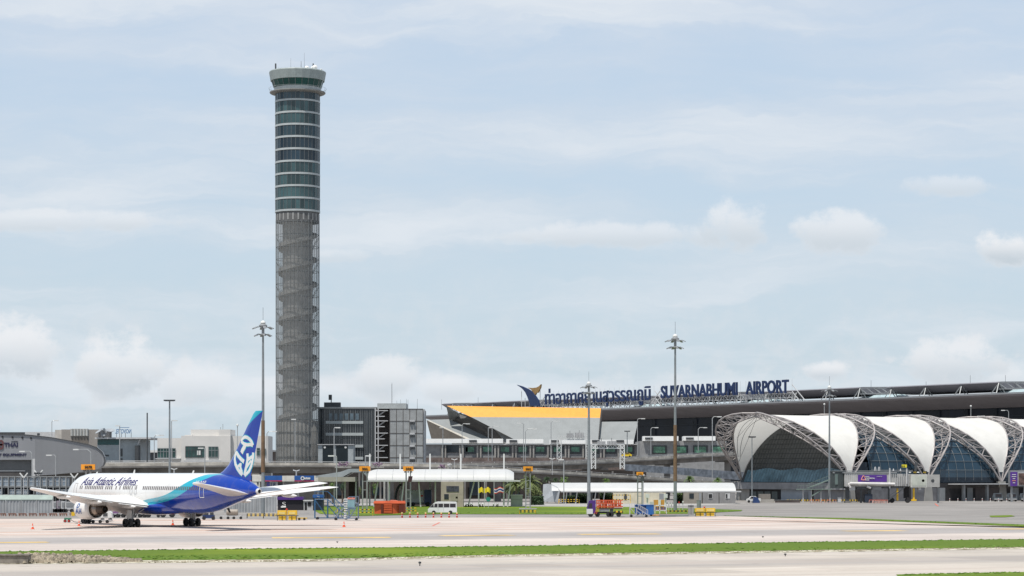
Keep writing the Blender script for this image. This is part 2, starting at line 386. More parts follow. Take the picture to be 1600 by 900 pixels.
# rubble pile at the drain and stones along the grass edge
rb = MB(); M_rub = mat('broken_rubble', (.33, .28, .21), .95, var=.5, sc=.5)
def stone(mb, c, s):
    n = 6; a0 = rnd.random() * 6
    lo = [(c[0] + s * rnd.uniform(.7, 1.1) * math.cos(a0 + i * 1.047), c[1] + s * rnd.uniform(.7, 1.1) * math.sin(a0 + i * 1.047), c[2] - .05) for i in range(n)]
    hi = [(c[0] + s * .55 * math.cos(a0 + i * 1.047), c[1] + s * .55 * math.sin(a0 + i * 1.047), c[2] + s * rnd.uniform(.5, .9)) for i in range(n)]
    mb.add(lo + hi, [(i, (i + 1) % n, n + (i + 1) % n, n + i) for i in range(n)] + [tuple(range(n, 2 * n))])
for _ in range(1300):
    q = rnd.random(); px = 30 + 190 * q; mid = 875 + 2.5 * q; sp = 5.5 * (1 - q) + 1.2
    p = G(px, mid + rnd.uniform(-1, 1) * sp); hgt = max(0, .3 * (1 - abs(q - .25) * 1.3)) * rnd.random()
    stone(rb, (p.x, p.y, .04 + hgt), rnd.uniform(.08, .26))
for _ in range(1500):
    q = rnd.random(); px = 220 + q * 1400; yb = (879.3 + (px - 250) / 250 * -2.5) if px < 500 else 876.6 - (px - 500) / 300 * 7.6 if px < 800 else 869 - (px - 800) / 800 * 12.2
    p = G(px, yb + rnd.uniform(-1.3, .6)); stone(rb, (p.x, p.y, .04), rnd.uniform(.03, .09))
o = rb.build('rubble', M_rub, local=True, fix=False); o['kind'] = 'stuff'; o['label'] = 'pale broken stones along the edge of the grass strip'
w = MB(); a = G(-60, 881.3); b = G(44, 881.5); w.hexa([(a.x, a.y, 0), (b.x, b.y, 0), (b.x, b.y + 1.2, 0), (a.x, a.y + 1.2, 0), (a.x, a.y, .68), (b.x, b.y, .68), (b.x, b.y + 1.2, .68), (a.x, a.y + 1.2, .68)])
w.hexa([(a.x, a.y - .1, .68), (b.x + .1, b.y - .1, .68), (b.x + .1, b.y + 1.3, .68), (a.x, a.y + 1.3, .68), (a.x, a.y - .1, .78), (b.x + .1, b.y - .1, .78), (b.x + .1, b.y + 1.3, .78), (a.x, a.y + 1.3, .78)])
tag(w.build('drain_headwall', mat('stained_concrete', (.17, .15, .13), .9, var=.5, sc=1.2)), 'stained grey concrete headwall at the left end of the near grass strip', 'wall')
# small dark edge markers
for px, py, yb in ((656, 877, 884.5), (527, 845.8, 848.5), (1192, 837.5, 840.5), (1227, 864.5, 869.5)):
    g = G(px, yb); s = g.y / F; h = (yb - py) * s
    mk = thing('edge_light', {656: 'small dark edge marker on the pale taxiway left of centre, nearest to the viewer', 527: 'tiny dark edge marker on the grey band right of the aeroplane', 1192: 'tiny dark edge marker on the grey band beyond the grass at right', 1227: 'dark edge marker with cross arm standing at the gravel below the grass strip'}[px], 'edge marker', g, 0, 'taxiway edge markers')
    MB().tube(g, g + Vector((0, 0, h * .6)), .04, n=8).build('stem', M_black, mk); MB().lathe([(0, h * .5), (.11, h * .55), (.12, h * .85), (0, h)], g, 10).build('lamp_head', M_dsteel, mk)

# ---------------------------------------------------------------- airliner, local frame: +X nose, +Y port, origin under main gear
PLC = (-48, 330, 0.02); PLA = math.atan2(.806, -.592)
pl = thing('airliner', 'twin engine jet airliner, white in front, deep blue behind, with a teal sweep between', 'airliner', (0, 0, 0))
SEC = [(28.5, 4.0, .05, .06, .06), (28.25, 4.0, .45, .42, .42), (27.4, 4.1, .98, .95, .85), (26.3, 4.2, 1.45, 1.55, 1.30), (25, 4.3, 1.85, 2.2, 1.65), (23.4, 4.45, 2.18, 2.58, 2.05), (21.5, 4.6, 2.4, 2.68, 2.45), (19.5, 4.65, 2.5, 2.7, 2.65), (17, 4.65, 2.515, 2.7, 2.7)]
SEC += [(x, 4.65, 2.515, 2.7, 2.7) for x in (13, 9, 5, 1, -3, -6, -9)]
SEC += [(-11.5, 4.65, 2.515, 2.7, 2.68), (-14, 4.70, 2.46, 2.64, 2.55), (-16, 4.80, 2.33, 2.50, 2.33), (-18, 4.93, 2.1, 2.29, 2.02), (-20, 5.05, 1.8, 1.98, 1.7), (-22, 5.13, 1.42, 1.6, 1.35), (-24, 5.14, .98, 1.1, .95), (-25.4, 5.08, .6, .66, .55), (-26.1, 5.0, .38, .38, .34)]
def sec_at(s):
    for a, b in zip(SEC[:-1], SEC[1:]):
        if a[0] >= s >= b[0]:
            k = (a[0] - s) / (a[0] - b[0]); return [a[i] + (b[i] - a[i]) * k for i in range(5)]
    return list(SEC[0] if s > SEC[0][0] else SEC[-1])
def hull(s, ang, off=0.):
    _, zc, ry, rt, rbm = sec_at(s); sa = math.sin(ang); rz = rt if sa > 0 else rbm
    return Vector((s, (ry + off) * math.cos(ang), zc + (rz + off) * sa))
def side(s, z, off=.015, sg=1):
    _, zc, ry, rt, rbm = sec_at(s); rz = rt if z > zc else rbm; k = max(-1, min(1, (z - zc) / rz)); c = math.sqrt(1 - k * k)
    n = Vector((0, c / ry, k / rz)).normalized(); return Vector((s, sg * (ry * c + n.y * off), z + n.z * off))
SS = sorted({a[0] for a in SEC} | {x * .5 for x in range(-50, 56)}, reverse=True)
rows = []
NS = 40
for s in SS: rows.append([tuple(hull(s, 2 * math.pi * i / NS)) for i in range(NS)])
fb = MB().grid(rows, True)
fm = bpy.data.materials.new('airliner_livery'); fm.use_nodes = True
def livery():
    t = NT(fm.node_tree); b = t.n['Principled BSDF']; b.inputs['Roughness'].default_value = .16; b.inputs['Coat Weight'].default_value = .5; b.inputs['Coat Roughness'].default_value = .05
    x, y, z = t.sep(t.new('ShaderNodeTexCoord').outputs['Object'])
    def curve(pts):      # picture points on the port side -> threshold height by station
        q = []
        for px, py in pts:
            k = (px - 800) / F; lat = 2.4
            for _ in range(30):
                s = (-48 - .806 * lat - k * (330 - .592 * lat)) / (.592 + .806 * k); Y = 330 + .806 * s - .592 * lat; zz = H0 + (HZ - py) / F * Y
                lat = .5 * lat + .5 * 2.515 * math.sqrt(max(0, 1 - ((zz - 4.65) / 2.72) ** 2))
            q.append((s, zz))
        n = t.new('ShaderNodeFloatCurve'); c = n.mapping.curves[0]; q.sort()
        q = [((s + 30) / 60, zz / 10) for s, zz in q]; q = [(0, q[0][1])] + q + [(1, q[-1][1])]
        while len(c.points) < len(q): c.points.new(.5, .5)
        for p, v in zip(c.points, q): p.location = v; p.handle_type = 'AUTO'
        n.mapping.update(); t.put(n.inputs['Value'], t.math('DIVIDE', t.math('ADD', x, 30), 60)); return t.math('MULTIPLY', n.outputs[0], 10)
    hi = curve([(205, 812), (212, 790), (222, 783), (255, 774.5), (278, 762), (298, 750.5), (316, 743.5), (322, 741.8), (326, 741.2)])
    lo = curve([(215, 820), (225, 798), (238, 789.5), (267, 781), (289, 768.5), (307, 755), (324, 747), (336, 742.5), (343, 741.5), (346, 741.2)])
    isT = t.math('LESS_THAN', z, hi); isB = t.math('LESS_THAN', z, lo)
    c = t.mix(isT, (.72, .715, .70), (.0, .36, .48)); c = t.mix(isB, c, (.001, .034, .30))
    nose = t.math('GREATER_THAN', x, 26.4); band = t.math('MULTIPLY', nose, t.math('MULTIPLY', t.math('GREATER_THAN', z, 4.55), t.math('LESS_THAN', z, 5.1)))
    c = t.mix(band, c, (.01, .012, .015))
    ns = t.noise(t.new('ShaderNodeTexCoord').outputs['Object'], .7, 4, .6); c = t.mix(t.ss(ns, .45, .8, 0, .14), c, (.25, .22, .19))
    jn = t.math('LESS_THAN', t.math('FRACT', t.math('DIVIDE', x, 3.1)), .012); c = t.mix(t.math('MULTIPLY', jn, .25), c, (.2, .2, .2))
    t.put(b.inputs['Base Color'], c)
livery()
fus = fb.build('fuselage', fm, pl, smooth=True)
# wing-body fairing and belly
fr = MB(); rr = []
for s, w_, zb in ((12, .6, 2.3), (10, 2.2, 1.95), (7, 2.75, 1.7), (3, 2.95, 1.6), (0, 2.95, 1.6), (-3, 2.6, 1.75), (-6, 1.5, 1.95), (-8, .4, 2.2)):
    rr.append([(s, w_ * math.cos(a), 2.9 + (2.9 - zb) * math.sin(a) if math.sin(a) < 0 else 2.9 + .5 * math.sin(a)) for a in [2 * math.pi * i / 20 for i in range(20)]])
fr.grid(rr, True).build('belly_fairing', fm, pl, smooth=True)
M_pw = mat('aircraft_white', (.70, .69, .67), .3, var=.04); M_wing = mat('wing_grey', (.62, .615, .60), .35, var=.06)
M_alum = mat('bare_exhaust_metal', (.34, .29, .25), .35, .85, var=.2); M_exh = mat('burnt_exhaust_cone', (.10, .075, .06), .5, .6, var=.2)
def airfoil(le, te, z, y, th, n=9, twist=0):
    ch = le - te; up = []; lo = []
    for i in range(n + 1):
        k = .5 - .5 * math.cos(math.pi * i / n); tt = th * ch * (2.969 * math.sqrt(k) - 1.26 * k - 3.516 * k * k + 2.843 * k ** 3 - 1.036 * k ** 4)
        up.append((le - ch * k, y, z + tt + twist * (k - .5))); lo.append((le - ch * k, y, z - tt * .75 + twist * (k - .5)))
    return up + lo[-2:0:-1]
def surf(secs, name, m, par=None, smooth=True):
    mb = MB().grid([airfoil(*q) for q in secs], True); n = len(mb.v) // len(secs)
    mb.f += [tuple(range(n)), tuple(range(len(mb.v) - n, len(mb.v)))]; return mb.build(name, m, par or pl, smooth=False)
for sg in (1, -1):
    ws = [(11.0, -1.3, 2.75, 1.5 * sg, .13), (9.6, -1.5, 2.95, 3.0 * sg, .125), (6.0, -2.0, 3.5, 8.2 * sg, .11), (.2, -4.9, 4.35, 15.2 * sg, .10), (-6.2, -8.5, 5.30, 22.5 * sg, .09), (-7.4, -8.8, 5.38, 23.0 * sg, .05)]
    wg = surf(ws, 'wing', M_pw)
    # trailing-edge flaps and aileron
    for (y0, y1, nm, dz) in ((3.2, 7.6, 'flap', -.18), (8.8, 14.6, 'flap', -.12), (16.0, 20.6, 'aileron', -.02)):
        def at(y):
            for a, b in zip(ws[:-1], ws[1:]):
                if abs(a[3]) <= y <= abs(b[3]): k = (y - abs(a[3])) / (abs(b[3]) - abs(a[3])); return a[1] + (b[1] - a[1]) * k, a[2] + (b[2] - a[2]) * k
        (t0, z0), (t1, z1) = at(y0), at(y1)
        mb = MB(); cl = 1.25 if nm == 'flap' else .8
        mb.hexa([(t0 + cl, y0 * sg, z0 + .05), (t1 + cl * .8, y1 * sg, z1 + .05), (t1 - .28, y1 * sg, z1 + dz - .07), (t0 - .35, y0 * sg, z0 + dz - .1), (t0 + cl, y0 * sg, z0 + .19), (t1 + cl * .8, y1 * sg, z1 + .16), (t1 - .28, y1 * sg, z1 + dz - .03), (t0 - .35, y0 * sg, z0 + dz - .05)])
        mb.build(nm, M_wing, wg)
    for y in (5.6, 11.4, 17.2):
        for a, b in zip(ws[:-1], ws[1:]):
            if abs(a[3]) <= y <= abs(b[3]): k = (y - abs(a[3])) / (abs(b[3]) - abs(a[3])); te = a[1] + (b[1] - a[1]) * k; zz = a[2] + (b[2] - a[2]) * k
        mb = MB(); mb.lathe([(.02, -2.9), (.20, -2.2), (.27, -1.0), (.24, .3), (.12, 1.0), (.02, 1.35)], (te, y * sg, zz - .42), 10, axis=(-1, 0, 0)); mb.build('flap_track_fairing', M_pw, wg, smooth=True)
    # engine
    ey, ez = 7.9 * sg, 2.42
    nc = MB().lathe([(.9, 9.4), (1.12, 9.75), (1.26, 9.6), (1.38, 9.0), (1.42, 8.0), (1.40, 6.9), (1.31, 5.9), (1.2, 5.2), (1.15, 5.2), (1.16, 5.8), (1.1, 7.0), (1.05, 8.6), (.9, 9.4)], (-1.2, ey, ez), 36, axis=(1, 0, 0)).build('engine_nacelle', M_pw, pl, smooth=True)
    MB().lathe([(0, 8.6), (.2, 8.9), (1.04, 8.5), (1.04, 8.3)], (-1.2, ey, ez), 24, axis=(1, 0, 0)).build('fan', M_dsteel, nc)
    MB().lathe([(1.1, 5.9), (.98, 5.6), (.9, 4.9), (.80, 4.2), (.74, 4.0)], (-1.2, ey, ez), 30, axis=(1, 0, 0)).build('core_cowl', M_alum, nc, smooth=True)
    MB().lathe([(.76, 4.2), (.66, 3.5), (.52, 2.8), (.44, 2.55), (.40, 2.56), (.5, 3.4), (.5, 3.9)], (-1.2, ey, ez), 30, axis=(1, 0, 0)).build('exhaust_nozzle', M_exh, nc, smooth=True)
    MB().lathe([(.40, 3.4), (.3, 3.0), (.04, 2.2)], (-1.2, ey, ez), 20, axis=(1, 0, 0)).build('exhaust_cone', M_black, nc, smooth=True)
    py = MB(); py.hexa([(7.8, ey - .12, ez + 1.1), (2.2, ey - .12, ez + .55), (2.2, ey + .12, ez + .55), (7.8, ey + .12, ez + 1.1), (6.6, ey - .2, 3.55), (.8, ey - .2, 3.35), (.8, ey + .2, 3.35), (6.6, ey + .2, 3.55)]); py.build('engine_pylon', M_pw, pl)
    # engine emblem, dark blue ring of strokes on the nacelle flank
    def onn(u, v, d, sg=sg, ey=ey):
        a = (v - 1.0) / 1.4; return Vector((7.0 + (.55 - u) * 1.0, ey + sg * (1.405 + d + .02) * math.cos(a), ez + (1.405 + d + .02) * math.sin(a)))
    for body, u0, v0, w_, h_ in (('A', -.2, .35, 1.0, .75), ('D', .3, 1.15, .9, .65), ('H', .9, .35, .9, .75)):
        text(body, mat('emblem_blue', (.01, .08, .30), .4, var=0), nc, lambda u, v, d, u0=u0, v0=v0: onn(u + u0, v + v0, d), w_, h_, .015, shear=.25, name='emblem_mark', split=False, maxedge=.15, bold=.03)
    # main gear
    gy = 4.65 * sg
    lg = MB().tube((0, gy * .92, 2.7), (0, gy, .65), .19, .15, 12)
    lgp = lg.bar((0, gy * .55, 2.6), (0, gy, 1.2), .12).bar((1.3, gy * .8, 2.6), (.1, gy, 1.1), .1).build('main_landing_gear', M_steel, pl)
    MB().tube((-.75, gy, .56), (.75, gy, .56), .11, n=8).build('bogie_beam', M_steel, lgp)
    for sx in (-.72, .72):
        for oy in (-.55, .55):
            wh = MB().lathe([(.22, -.2), (.5, -.2), (.58, -.13), (.60, 0), (.58, .13), (.5, .2), (.22, .2)], (sx, gy + oy, .58), 22, axis=(0, 1, 0)).build('wheel', M_black, lgp, smooth=True)
    MB().obox((.15, gy + sg * .28, 1.55), (1.3, .06, 1.5)).build('gear_door', M_wing, pl)
    # stabiliser
    surf([(-18.4, -24.7, 4.65, .6 * sg, .10), (-19.4, -25.0, 4.8, 1.6 * sg, .10), (-25.2, -27.8, 6.0, 9.1 * sg, .08), (-26.0, -27.9, 6.05, 9.35 * sg, .05)], 'tailplane', M_pw)
# nose gear
ng = MB().tube((22.8, 0, 2.4), (22.8, 0, .5), .12, .1, 10).bar((21.6, 0, 2.4), (22.7, 0, 1.1), .09).build('nose_landing_gear', M_steel, pl)
for oy in (-.3, .3): MB().lathe([(.15, -.14), (.4, -.14), (.46, 0), (.4, .14), (.15, .14)], (22.8, oy, .46), 18, axis=(0, 1, 0)).build('wheel', M_black, ng, smooth=True)
for sy in (-.45, .45): MB().obox((22.8, sy, 1.75), (1.6, .05, 1.0)).build('gear_door', M_pw, ng)
# fin
fn = MB(); lev = [5.9, 7.0, 7.6, 8.4, 9.6, 11.2, 12.8, 14.2, 15.0, 15.35]
def le(z):
    q = [(5.9, -15.2), (7.05, -15.2), (7.45, -16.6), (8.35, -18.3), (9.7, -19.75), (12.4, -22.35), (15.1, -24.95), (15.35, -25.4)]
    for a, b in zip(q[:-1], q[1:]):
        if a[0] <= z <= b[0]: return a[1] + (b[1] - a[1]) * (z - a[0]) / (b[0] - a[0])
def te(z): return -23.75 - (z - 5.9) / (15.35 - 5.9) * 3.45
rows = []
for z in lev:
    a, b = le(z), te(z); ch = a - b; half = []
    for i in range(11):
        k = i / 10; tt = min(.09 * ch, .27) * (2.969 * math.sqrt(k) - 1.26 * k - 3.516 * k * k + 2.843 * k ** 3 - 1.036 * k ** 4); half.append((a - ch * k, tt, z))
    rows.append(half + [(x, -y, zz) for x, y, zz in half[-2:0:-1]])
fn.grid(rows, True); fn.f.append(tuple(range(len(fn.v) - len(rows[0]), len(fn.v))))
fnm = bpy.data.materials.new('fin_livery'); fnm.use_nodes = True
def finmat():
    t = NT(fnm.node_tree); b = t.n['Principled BSDF']; b.inputs['Roughness'].default_value = .18; b.inputs['Coat Weight'].default_value = .4
    x, y, z = t.sep(t.new('ShaderNodeTexCoord').outputs['Object'])
    # teal tip sweeping down the leading edge
    f = t.math('SUBTRACT', z, t.math('ADD', 14.45, t.math('MULTIPLY', t.math('ADD', x, 26.3), -.42)))
    lef = t.math('SUBTRACT', t.math('MULTIPLY_ADD', t.math('SUBTRACT', z, 9.7), -.975, -19.75), x)    # distance behind the leading edge
    tip = t.math('GREATER_THAN', t.math('SUBTRACT', z, 13.1), t.math('MULTIPLY', lef, 1.15))
    c = t.mix(tip, (.001, .036, .31), (.0, .36, .48))
    rud = t.math('LESS_THAN', x, t.math('MULTIPLY_ADD', t.math('SUBTRACT', z, 5.9), -.43, -21.6)); c = t.mix(t.math('MULTIPLY', rud, t.math('SUBTRACT', 1, tip)), c, (.010, .045, .32))
    t.put(b.inputs['Base Color'], c)
finmat()
fin = fn.build('tail_fin', fnm, pl, smooth=False)
def fin_half(s, z):
    a, b = le(min(15.3, max(5.9, z))), te(z); c = a - b; k = min(.97, max(.02, (a - s) / c)); return min(.09 * c, .27) * (2.969 * math.sqrt(k) - 1.26 * k - 3.516 * k * k + 2.843 * k ** 3 - 1.036 * k ** 4)
# fin emblem: white strokes traced on the fin plane
def fpt(zx, zy, off):
    zx = 285 + (zx - 285) * .93; zy = 570 + (zy - 570) * .95; px, py = 339.6 + zx / 6.92, 630.5 + zy / 6.92; k = (px - 800) / F
    s = (-48.25 - k * 329.8) / (.592 + k * .806); Y = 329.8 + .806 * s; return (s, H0 + (HZ - py) / F * Y)
def stroke(pts, w, col, lift, name):
    mb = MB(); q = [Vector(fpt(a, b, 0)) for a, b in pts]
    for sg in (1,):
        L = []
        for i, p in enumerate(q):
            d = (q[min(i + 1, len(q) - 1)] - q[max(i - 1, 0)]).normalized(); n = Vector((-d.y, d.x)) * w / 2; L.append((p + n, p - n))
        for y0 in (sg * lift,):
            vs = [(a.x, fin_half(a.x, a.y) + lift, a.y) for pr in L for a in pr] + [(a.x, fin_half(a.x, a.y) - .03, a.y) for pr in L for a in pr]; m = len(L) * 2
            fs = []
            for i in range(len(L) - 1):
                a = 2 * i; fs += [(a, a + 1, a + 3, a + 2), (a, a + 2, m + a + 2, m + a), (a + 1, m + a + 1, m + a + 3, a + 3)]
            fs += [(0, m, m + 1, 1), (m - 2, m - 1, 2 * m - 1, 2 * m - 2)]; mb.add(vs, fs)
    return mb.build(name, col, fin)
EM = [([(252, 400), (270, 368), (295, 352), (322, 358), (348, 380), (366, 410), (376, 448)], .42), ([(252, 400), (282, 430), (318, 442), (352, 438), (376, 448)], .42),
      ([(300, 436), (288, 470), (270, 500), (257, 535)], .6), ([(198, 520), (182, 560), (178, 610), (188, 665), (208, 715), (232, 755), (256, 782)], .48),
      ([(196, 530), (222, 570), (250, 606), (280, 636)], .5), ([(256, 782), (250, 740), (240, 700), (246, 650)], .4), ([(214, 690), (240, 665)], .35),
      ([(318, 540), (320, 590), (312, 640), (300, 700), (286, 750), (278, 790)], .45), ([(376, 530), (374, 580), (366, 630), (350, 690), (326, 745), (280, 792)], .42), ([(318, 612), (366, 575)], .4), ([(304, 700), (352, 622)], .3)]
Mtl = mat('teal_paint', (.0, .36, .48), .25, var=0)
for pts, w_ in EM: stroke(pts, w_ + .2, Mtl, .012, 'emblem_outline')
for pts, w_ in EM: stroke(pts, w_, M_white, .03, 'emblem_stroke')
# tail cone outlet, aerials, windows, doors, lettering
MB().lathe([(.40, 0), (.36, .25), (.30, .38), (.27, .38), (.24, .1)], (-26.05, 0, 5.0), 20, axis=(-1, 0, 0)).build('exhaust_ring', M_wing, pl, smooth=True)
MB().lathe([(0, 0), (.28, 0)], (-26.2, 0, 5.0), 20, axis=(-1, 0, 0)).build('exhaust_opening', M_dark, pl)
for s, z0, h in ((8.5, 7.33, .5), (-8.5, 7.33, .38), (20, 7.3, .25)): MB().prism([(s, -.03, z0), (s - .5, -.03, z0), (s - .6, -.03, z0 + h), (s - .35, -.03, z0 + h)], (0, .06, 0)).build('aerial', M_white, pl)
MB().prism([(-17.9, -.03, 2.7), (-18.5, -.03, 2.8), (-18.9, -.03, 2.2), (-18.6, -.03, 2.15)], (0, .06, 0)).build('aerial', M_black, pl)
def s_of(px):
    k = (px - 800) / F; return (-50 - k * 328.5) / (.592 + k * .806)
wpx = [124.5, 127.5] + [133 + 2.68 * i for i in range(11)] + [165 + 3 * i for i in range(4)] + [181, 187] + [192.5 + 2.5 * i for i in range(5)] + [206, 212]
ws_ = [s_of(p) for p in wpx] + [s_of(223.5) - .52 * i for i in range(41) if abs(-4 + .0) > -1]
M_win = mat('dark_window_glass', (.03, .025, .03), .2, var=0); M_cwin = mat('cabin_window_glass', (.11, .09, .09), .2, var=0)
wm = None
for s in sorted(ws_):
    mid = -11 < s < 16.5
    if not mid or wm is None:
        q = [side(s + a, 5.32 + b, .03) for a, b in ((-.13, -.23), (.13, -.23), (.13, .23), (-.13, .23))]; q2 = [p + Vector((0, -.1, 0)) for p in q]
        o = MB().hexa(q + q2).build('cabin_window', M_cwin, pl)
        if mid: wm = o; s0 = s
    else:
        c = wm.copy(); COL.objects.link(c); c.parent = pl; c.location = (s - s0, 0, 0)
def door(s0, s1, z0, z1, m, name='door_outline'):
    mb = MB(); n = 8; w_ = .07
    def seg(a, b):
        q = []
        for i in range(n + 1):
            k = i / n; q.append(side(a[0] + (b[0] - a[0]) * k, a[1] + (b[1] - a[1]) * k, .02))
        mb.path([tuple(p) for p in q], w_ / 2, 4)
    seg((s0, z0), (s0, z1)); seg((s0, z1), (s1, z1)); seg((s1, z1), (s1, z0)); seg((s1, z0), (s0, z0)); return mb.build(name, m, pl)
M_dl = mat('door_seam_grey', (.45, .45, .46), .5, var=0)
door(-15.9, -14.9, 4.15, 5.85, M_white, 'rear_door'); door(21.4, 22.5, 4.0, 5.9, M_dl, 'front_door')
for px in (205, 211.5): s = s_of(px); door(s - .33, s + .33, 4.5, 5.7, M_dl, 'overwing_exit')
def onside(u, v, d): return side(20.15 - u, 5.62 + v, .012 + d)
text('Asia Atlantic Airlines', mat('airline_lettering_purple', (.02, .012, .12), .4, var=0), pl, onside, 16.9, 1.16, .012, shear=.32, bold=.012, name='airline_letter', maxedge=.25)
text('HS-AAB', M_white, pl, lambda u, v, d: side(-13.3 - u, 6.05 + v, .012 + d), 2.6, .28, .012, name='registration_mark', split=False, maxedge=.3)
pl.location = PLC; pl.rotation_euler = (0, 0, PLA)
# ---------------------------------------------------------------- control tower
TY = 730.; TX = X(465, TY); zt = lambda py: Z(py, 723.)
tw = thing('control_tower', 'very tall round control tower with banded glass floors above a grey mesh-clad shaft', 'control tower', (TX, TY, 0))
M_mesh = mat('perforated_metal_screen', (.31, .315, .31), .7, .2, var=.12, alpha=.36)
M_tglass = mat('tower_glass', (.025, .07, .085), .12, 0, var=.25, sc=.08, spec=.7)
M_tband = mat('tower_white_band', (.42, .45, .45), .5, var=.06)
M_tconc = mat('tower_core_concrete', (.27, .265, .255), .9, var=.12, sc=.3)
M_mul = mat('tower_mullion', (.19, .20, .20), .5, .3)
c0 = (TX, TY, 0)
zb = [zt(p) for p in (154.6, 173.8, 193, 212.2, 231.4, 250.6, 269.8, 289, 308.2, 327.4)]
MB().lathe([(4.6, 0), (4.6, 84)], c0, 40).build('concrete_core', M_tconc, tw, smooth=True)
MB().lathe([(6.45, 0), (6.5, 20), (6.5, 84)], c0, 48).build('mesh_screen', M_mesh, tw, smooth=True)
low = zt(657)
MB().lathe([(6.25, 0), (6.3, low), (4.6, low + .2)], c0, 48).build('lower_shaft', mat('lower_shaft_concrete', (.155, .15, .14), .9, var=.2, sc=.3), tw, smooth=True)
pitch = 3.73; z = zb[-1] - 3.3
mb = MB()
while z > 1: mb.lathe([(6.4, z - .06), (6.56, z - .06), (6.56, z + .06), (6.4, z + .06)], c0, 48); z -= pitch
mb.build('ring_beams', M_mul, tw)
for i in range(36):
    a = 2 * math.pi * (i + .5) / 36; MB().bar((TX + 6.52 * math.cos(a), TY + 6.52 * math.sin(a), 0), (TX + 6.58 * math.cos(a), TY + 6.58 * math.sin(a), 84), .13).build('mullion', M_mul, tw)
mb = MB(); rows = [[], [], [], []]; n = 420
for i in range(n + 1):
    a = -i / n * 2 * math.pi * 10.5 + 1.; z = 80 - i / n * 78
    for k, (r, dz) in enumerate(((4.62, 0), (5.9, 0), (5.9, 1.15), (5.8, 1.15))): rows[k].append((TX + r * math.cos(a), TY + r * math.sin(a), z + dz))
mb.grid(rows).build('spiral_stair', mat('stair_concrete', (.31, .305, .29), .9, var=.1), tw)
z = zb[-1] - 4; mb = MB()
while z > low:
    for i in range(18):
        a = 2 * math.pi * i / 18; mb.bar((TX + 4.5 * math.cos(a), TY + 4.5 * math.sin(a), z), (TX + 6.4 * math.cos(a + .17), TY + 6.4 * math.sin(a + .17), z + 3.5), .09)
    z -= pitch * 2
mb.build('cross_braces', M_mul, tw)
M_pan_t = mat('louvre_grey', (.30, .30, .29), .6)
# equipment floor under the glass
zf0, zf1 = zt(345), zb[-1] - .35
MB().lathe([(6.3, zf0), (6.55, zf0), (6.6, zf1), (6.3, zf1)], c0, 48).build('plant_floor', mat('plant_floor_grey', (.13, .13, .13), .8, var=.2), tw)
for i in range(26):
    a = 2 * math.pi * i / 26; p = (TX + 6.62 * math.cos(a), TY + 6.62 * math.sin(a))
    MB().obox((*p, (zf0 + zf1) / 2), (.05, .5, (zf1 - zf0) * .66), a).build('louvre', M_pan_t, tw)
for i, zz in enumerate(zb):
    MB().lathe([(6.5, zz - .30), (6.84, zz - .30), (6.84, zz + .30), (6.5, zz + .30)], c0, 56).build('floor_band', M_tband, tw)
    top = zb[i - 1] - .4 if i else zt(141)
    g = mat('tower_glass_%d' % (i % 3), ((.02, .05, .07), (.028, .075, .085), (.014, .036, .055))[(0, 1, 1, 0, 2, 2, 1, 1, 1, 1)[i] % 3], .1, 0, var=.2, sc=.08, spec=.7) if False else mat('tower_glass_' + 'abc'[(0, 1, 1, 0, 2, 2, 1, 1, 1, 1)[i]], ((.020, .046, .060), (.032, .068, .072), (.012, .028, .042))[(0, 1, 1, 0, 2, 2, 1, 1, 1, 1)[i]], .12, 0, var=.25, sc=.12, spec=.6)
    gl = MB().lathe([(6.7, zz + .38), (6.72, top)], c0, 32).build('floor_glazing', g, tw)
    mb = MB()
    for k in range(32):
        a = 2 * math.pi * k / 32; mb.bar((TX + 6.74 * math.cos(a), TY + 6.74 * math.sin(a), zz + .38), (TX + 6.76 * math.cos(a), TY + 6.76 * math.sin(a), top), .09)
    mb.build('glazing_grid', M_mul, gl)
for nm in ('tower_glass_a', 'tower_glass_b', 'tower_glass_c'):      # every pane a little different
    m = MATS[nm]; t = NT(m.node_tree); b = t.n['Principled BSDF']; src = b.inputs['Base Color'].links[0].from_socket
    x, y, z = t.sep(t.new('ShaderNodeTexCoord').outputs['Object']); wn = t.new('ShaderNodeTexWhiteNoise')
    t.put(wn.inputs['Vector'], t.vec(t.math('FLOOR', t.math('MULTIPLY', t.math('ARCTAN2', y, x), 32 / (2 * math.pi))), t.math('FLOOR', t.math('DIVIDE', t.math('SUBTRACT', z, zb[0]), pitch)), 0.))
    k = t.math('MULTIPLY_ADD', wn.outputs['Value'], 1.0, .55); t.put(b.inputs['Base Color'], t.mix(1., src, t.vec(k, k, k), 'MULTIPLY'))
# balcony, cab and roof
pz = zt(139.5)
MB().lathe([(6.6, pz - .6), (8.2, pz - .3), (8.45, pz - .1), (8.45, pz + .15), (6.6, pz + .25)], c0, 56).build('balcony', mat('balcony_grey', (.24, .24, .23), .6), tw)
mb = MB()
for i in range(28):
    a = 2 * math.pi * i / 28; q = lambda r, z: (TX + r * math.cos(a), TY + r * math.sin(a), z)
    mb.bar(q(8.4, pz + .3), q(8.7, pz + 1.3), .04)
mb.lathe([(8.68, pz + 1.25), (8.72, pz + 1.25), (8.72, pz + 1.3), (8.68, pz + 1.3)], c0, 56)
mb.build('balcony_railing', M_tband, tw)
MB().lathe([(7.0, pz + .2), (7.15, zt(132.5))], c0, 24).build('cab_wall', M_tband, tw)
MB().lathe([(7.2, zt(132.5)), (7.95, zt(119))], c0, 24).build('cab_glazing', mat('cab_green_glass', (.0, .06, .055), .1, 0, var=.2, sc=.2), tw)
for k in range(24):
    a = 2 * math.pi * k / 24; MB().bar((TX + 7.25 * math.cos(a), TY + 7.25 * math.sin(a), zt(131.5)), (TX + 8.0 * math.cos(a), TY + 8.0 * math.sin(a), zt(119)), .12).build('cab_mullion', M_mul, tw)
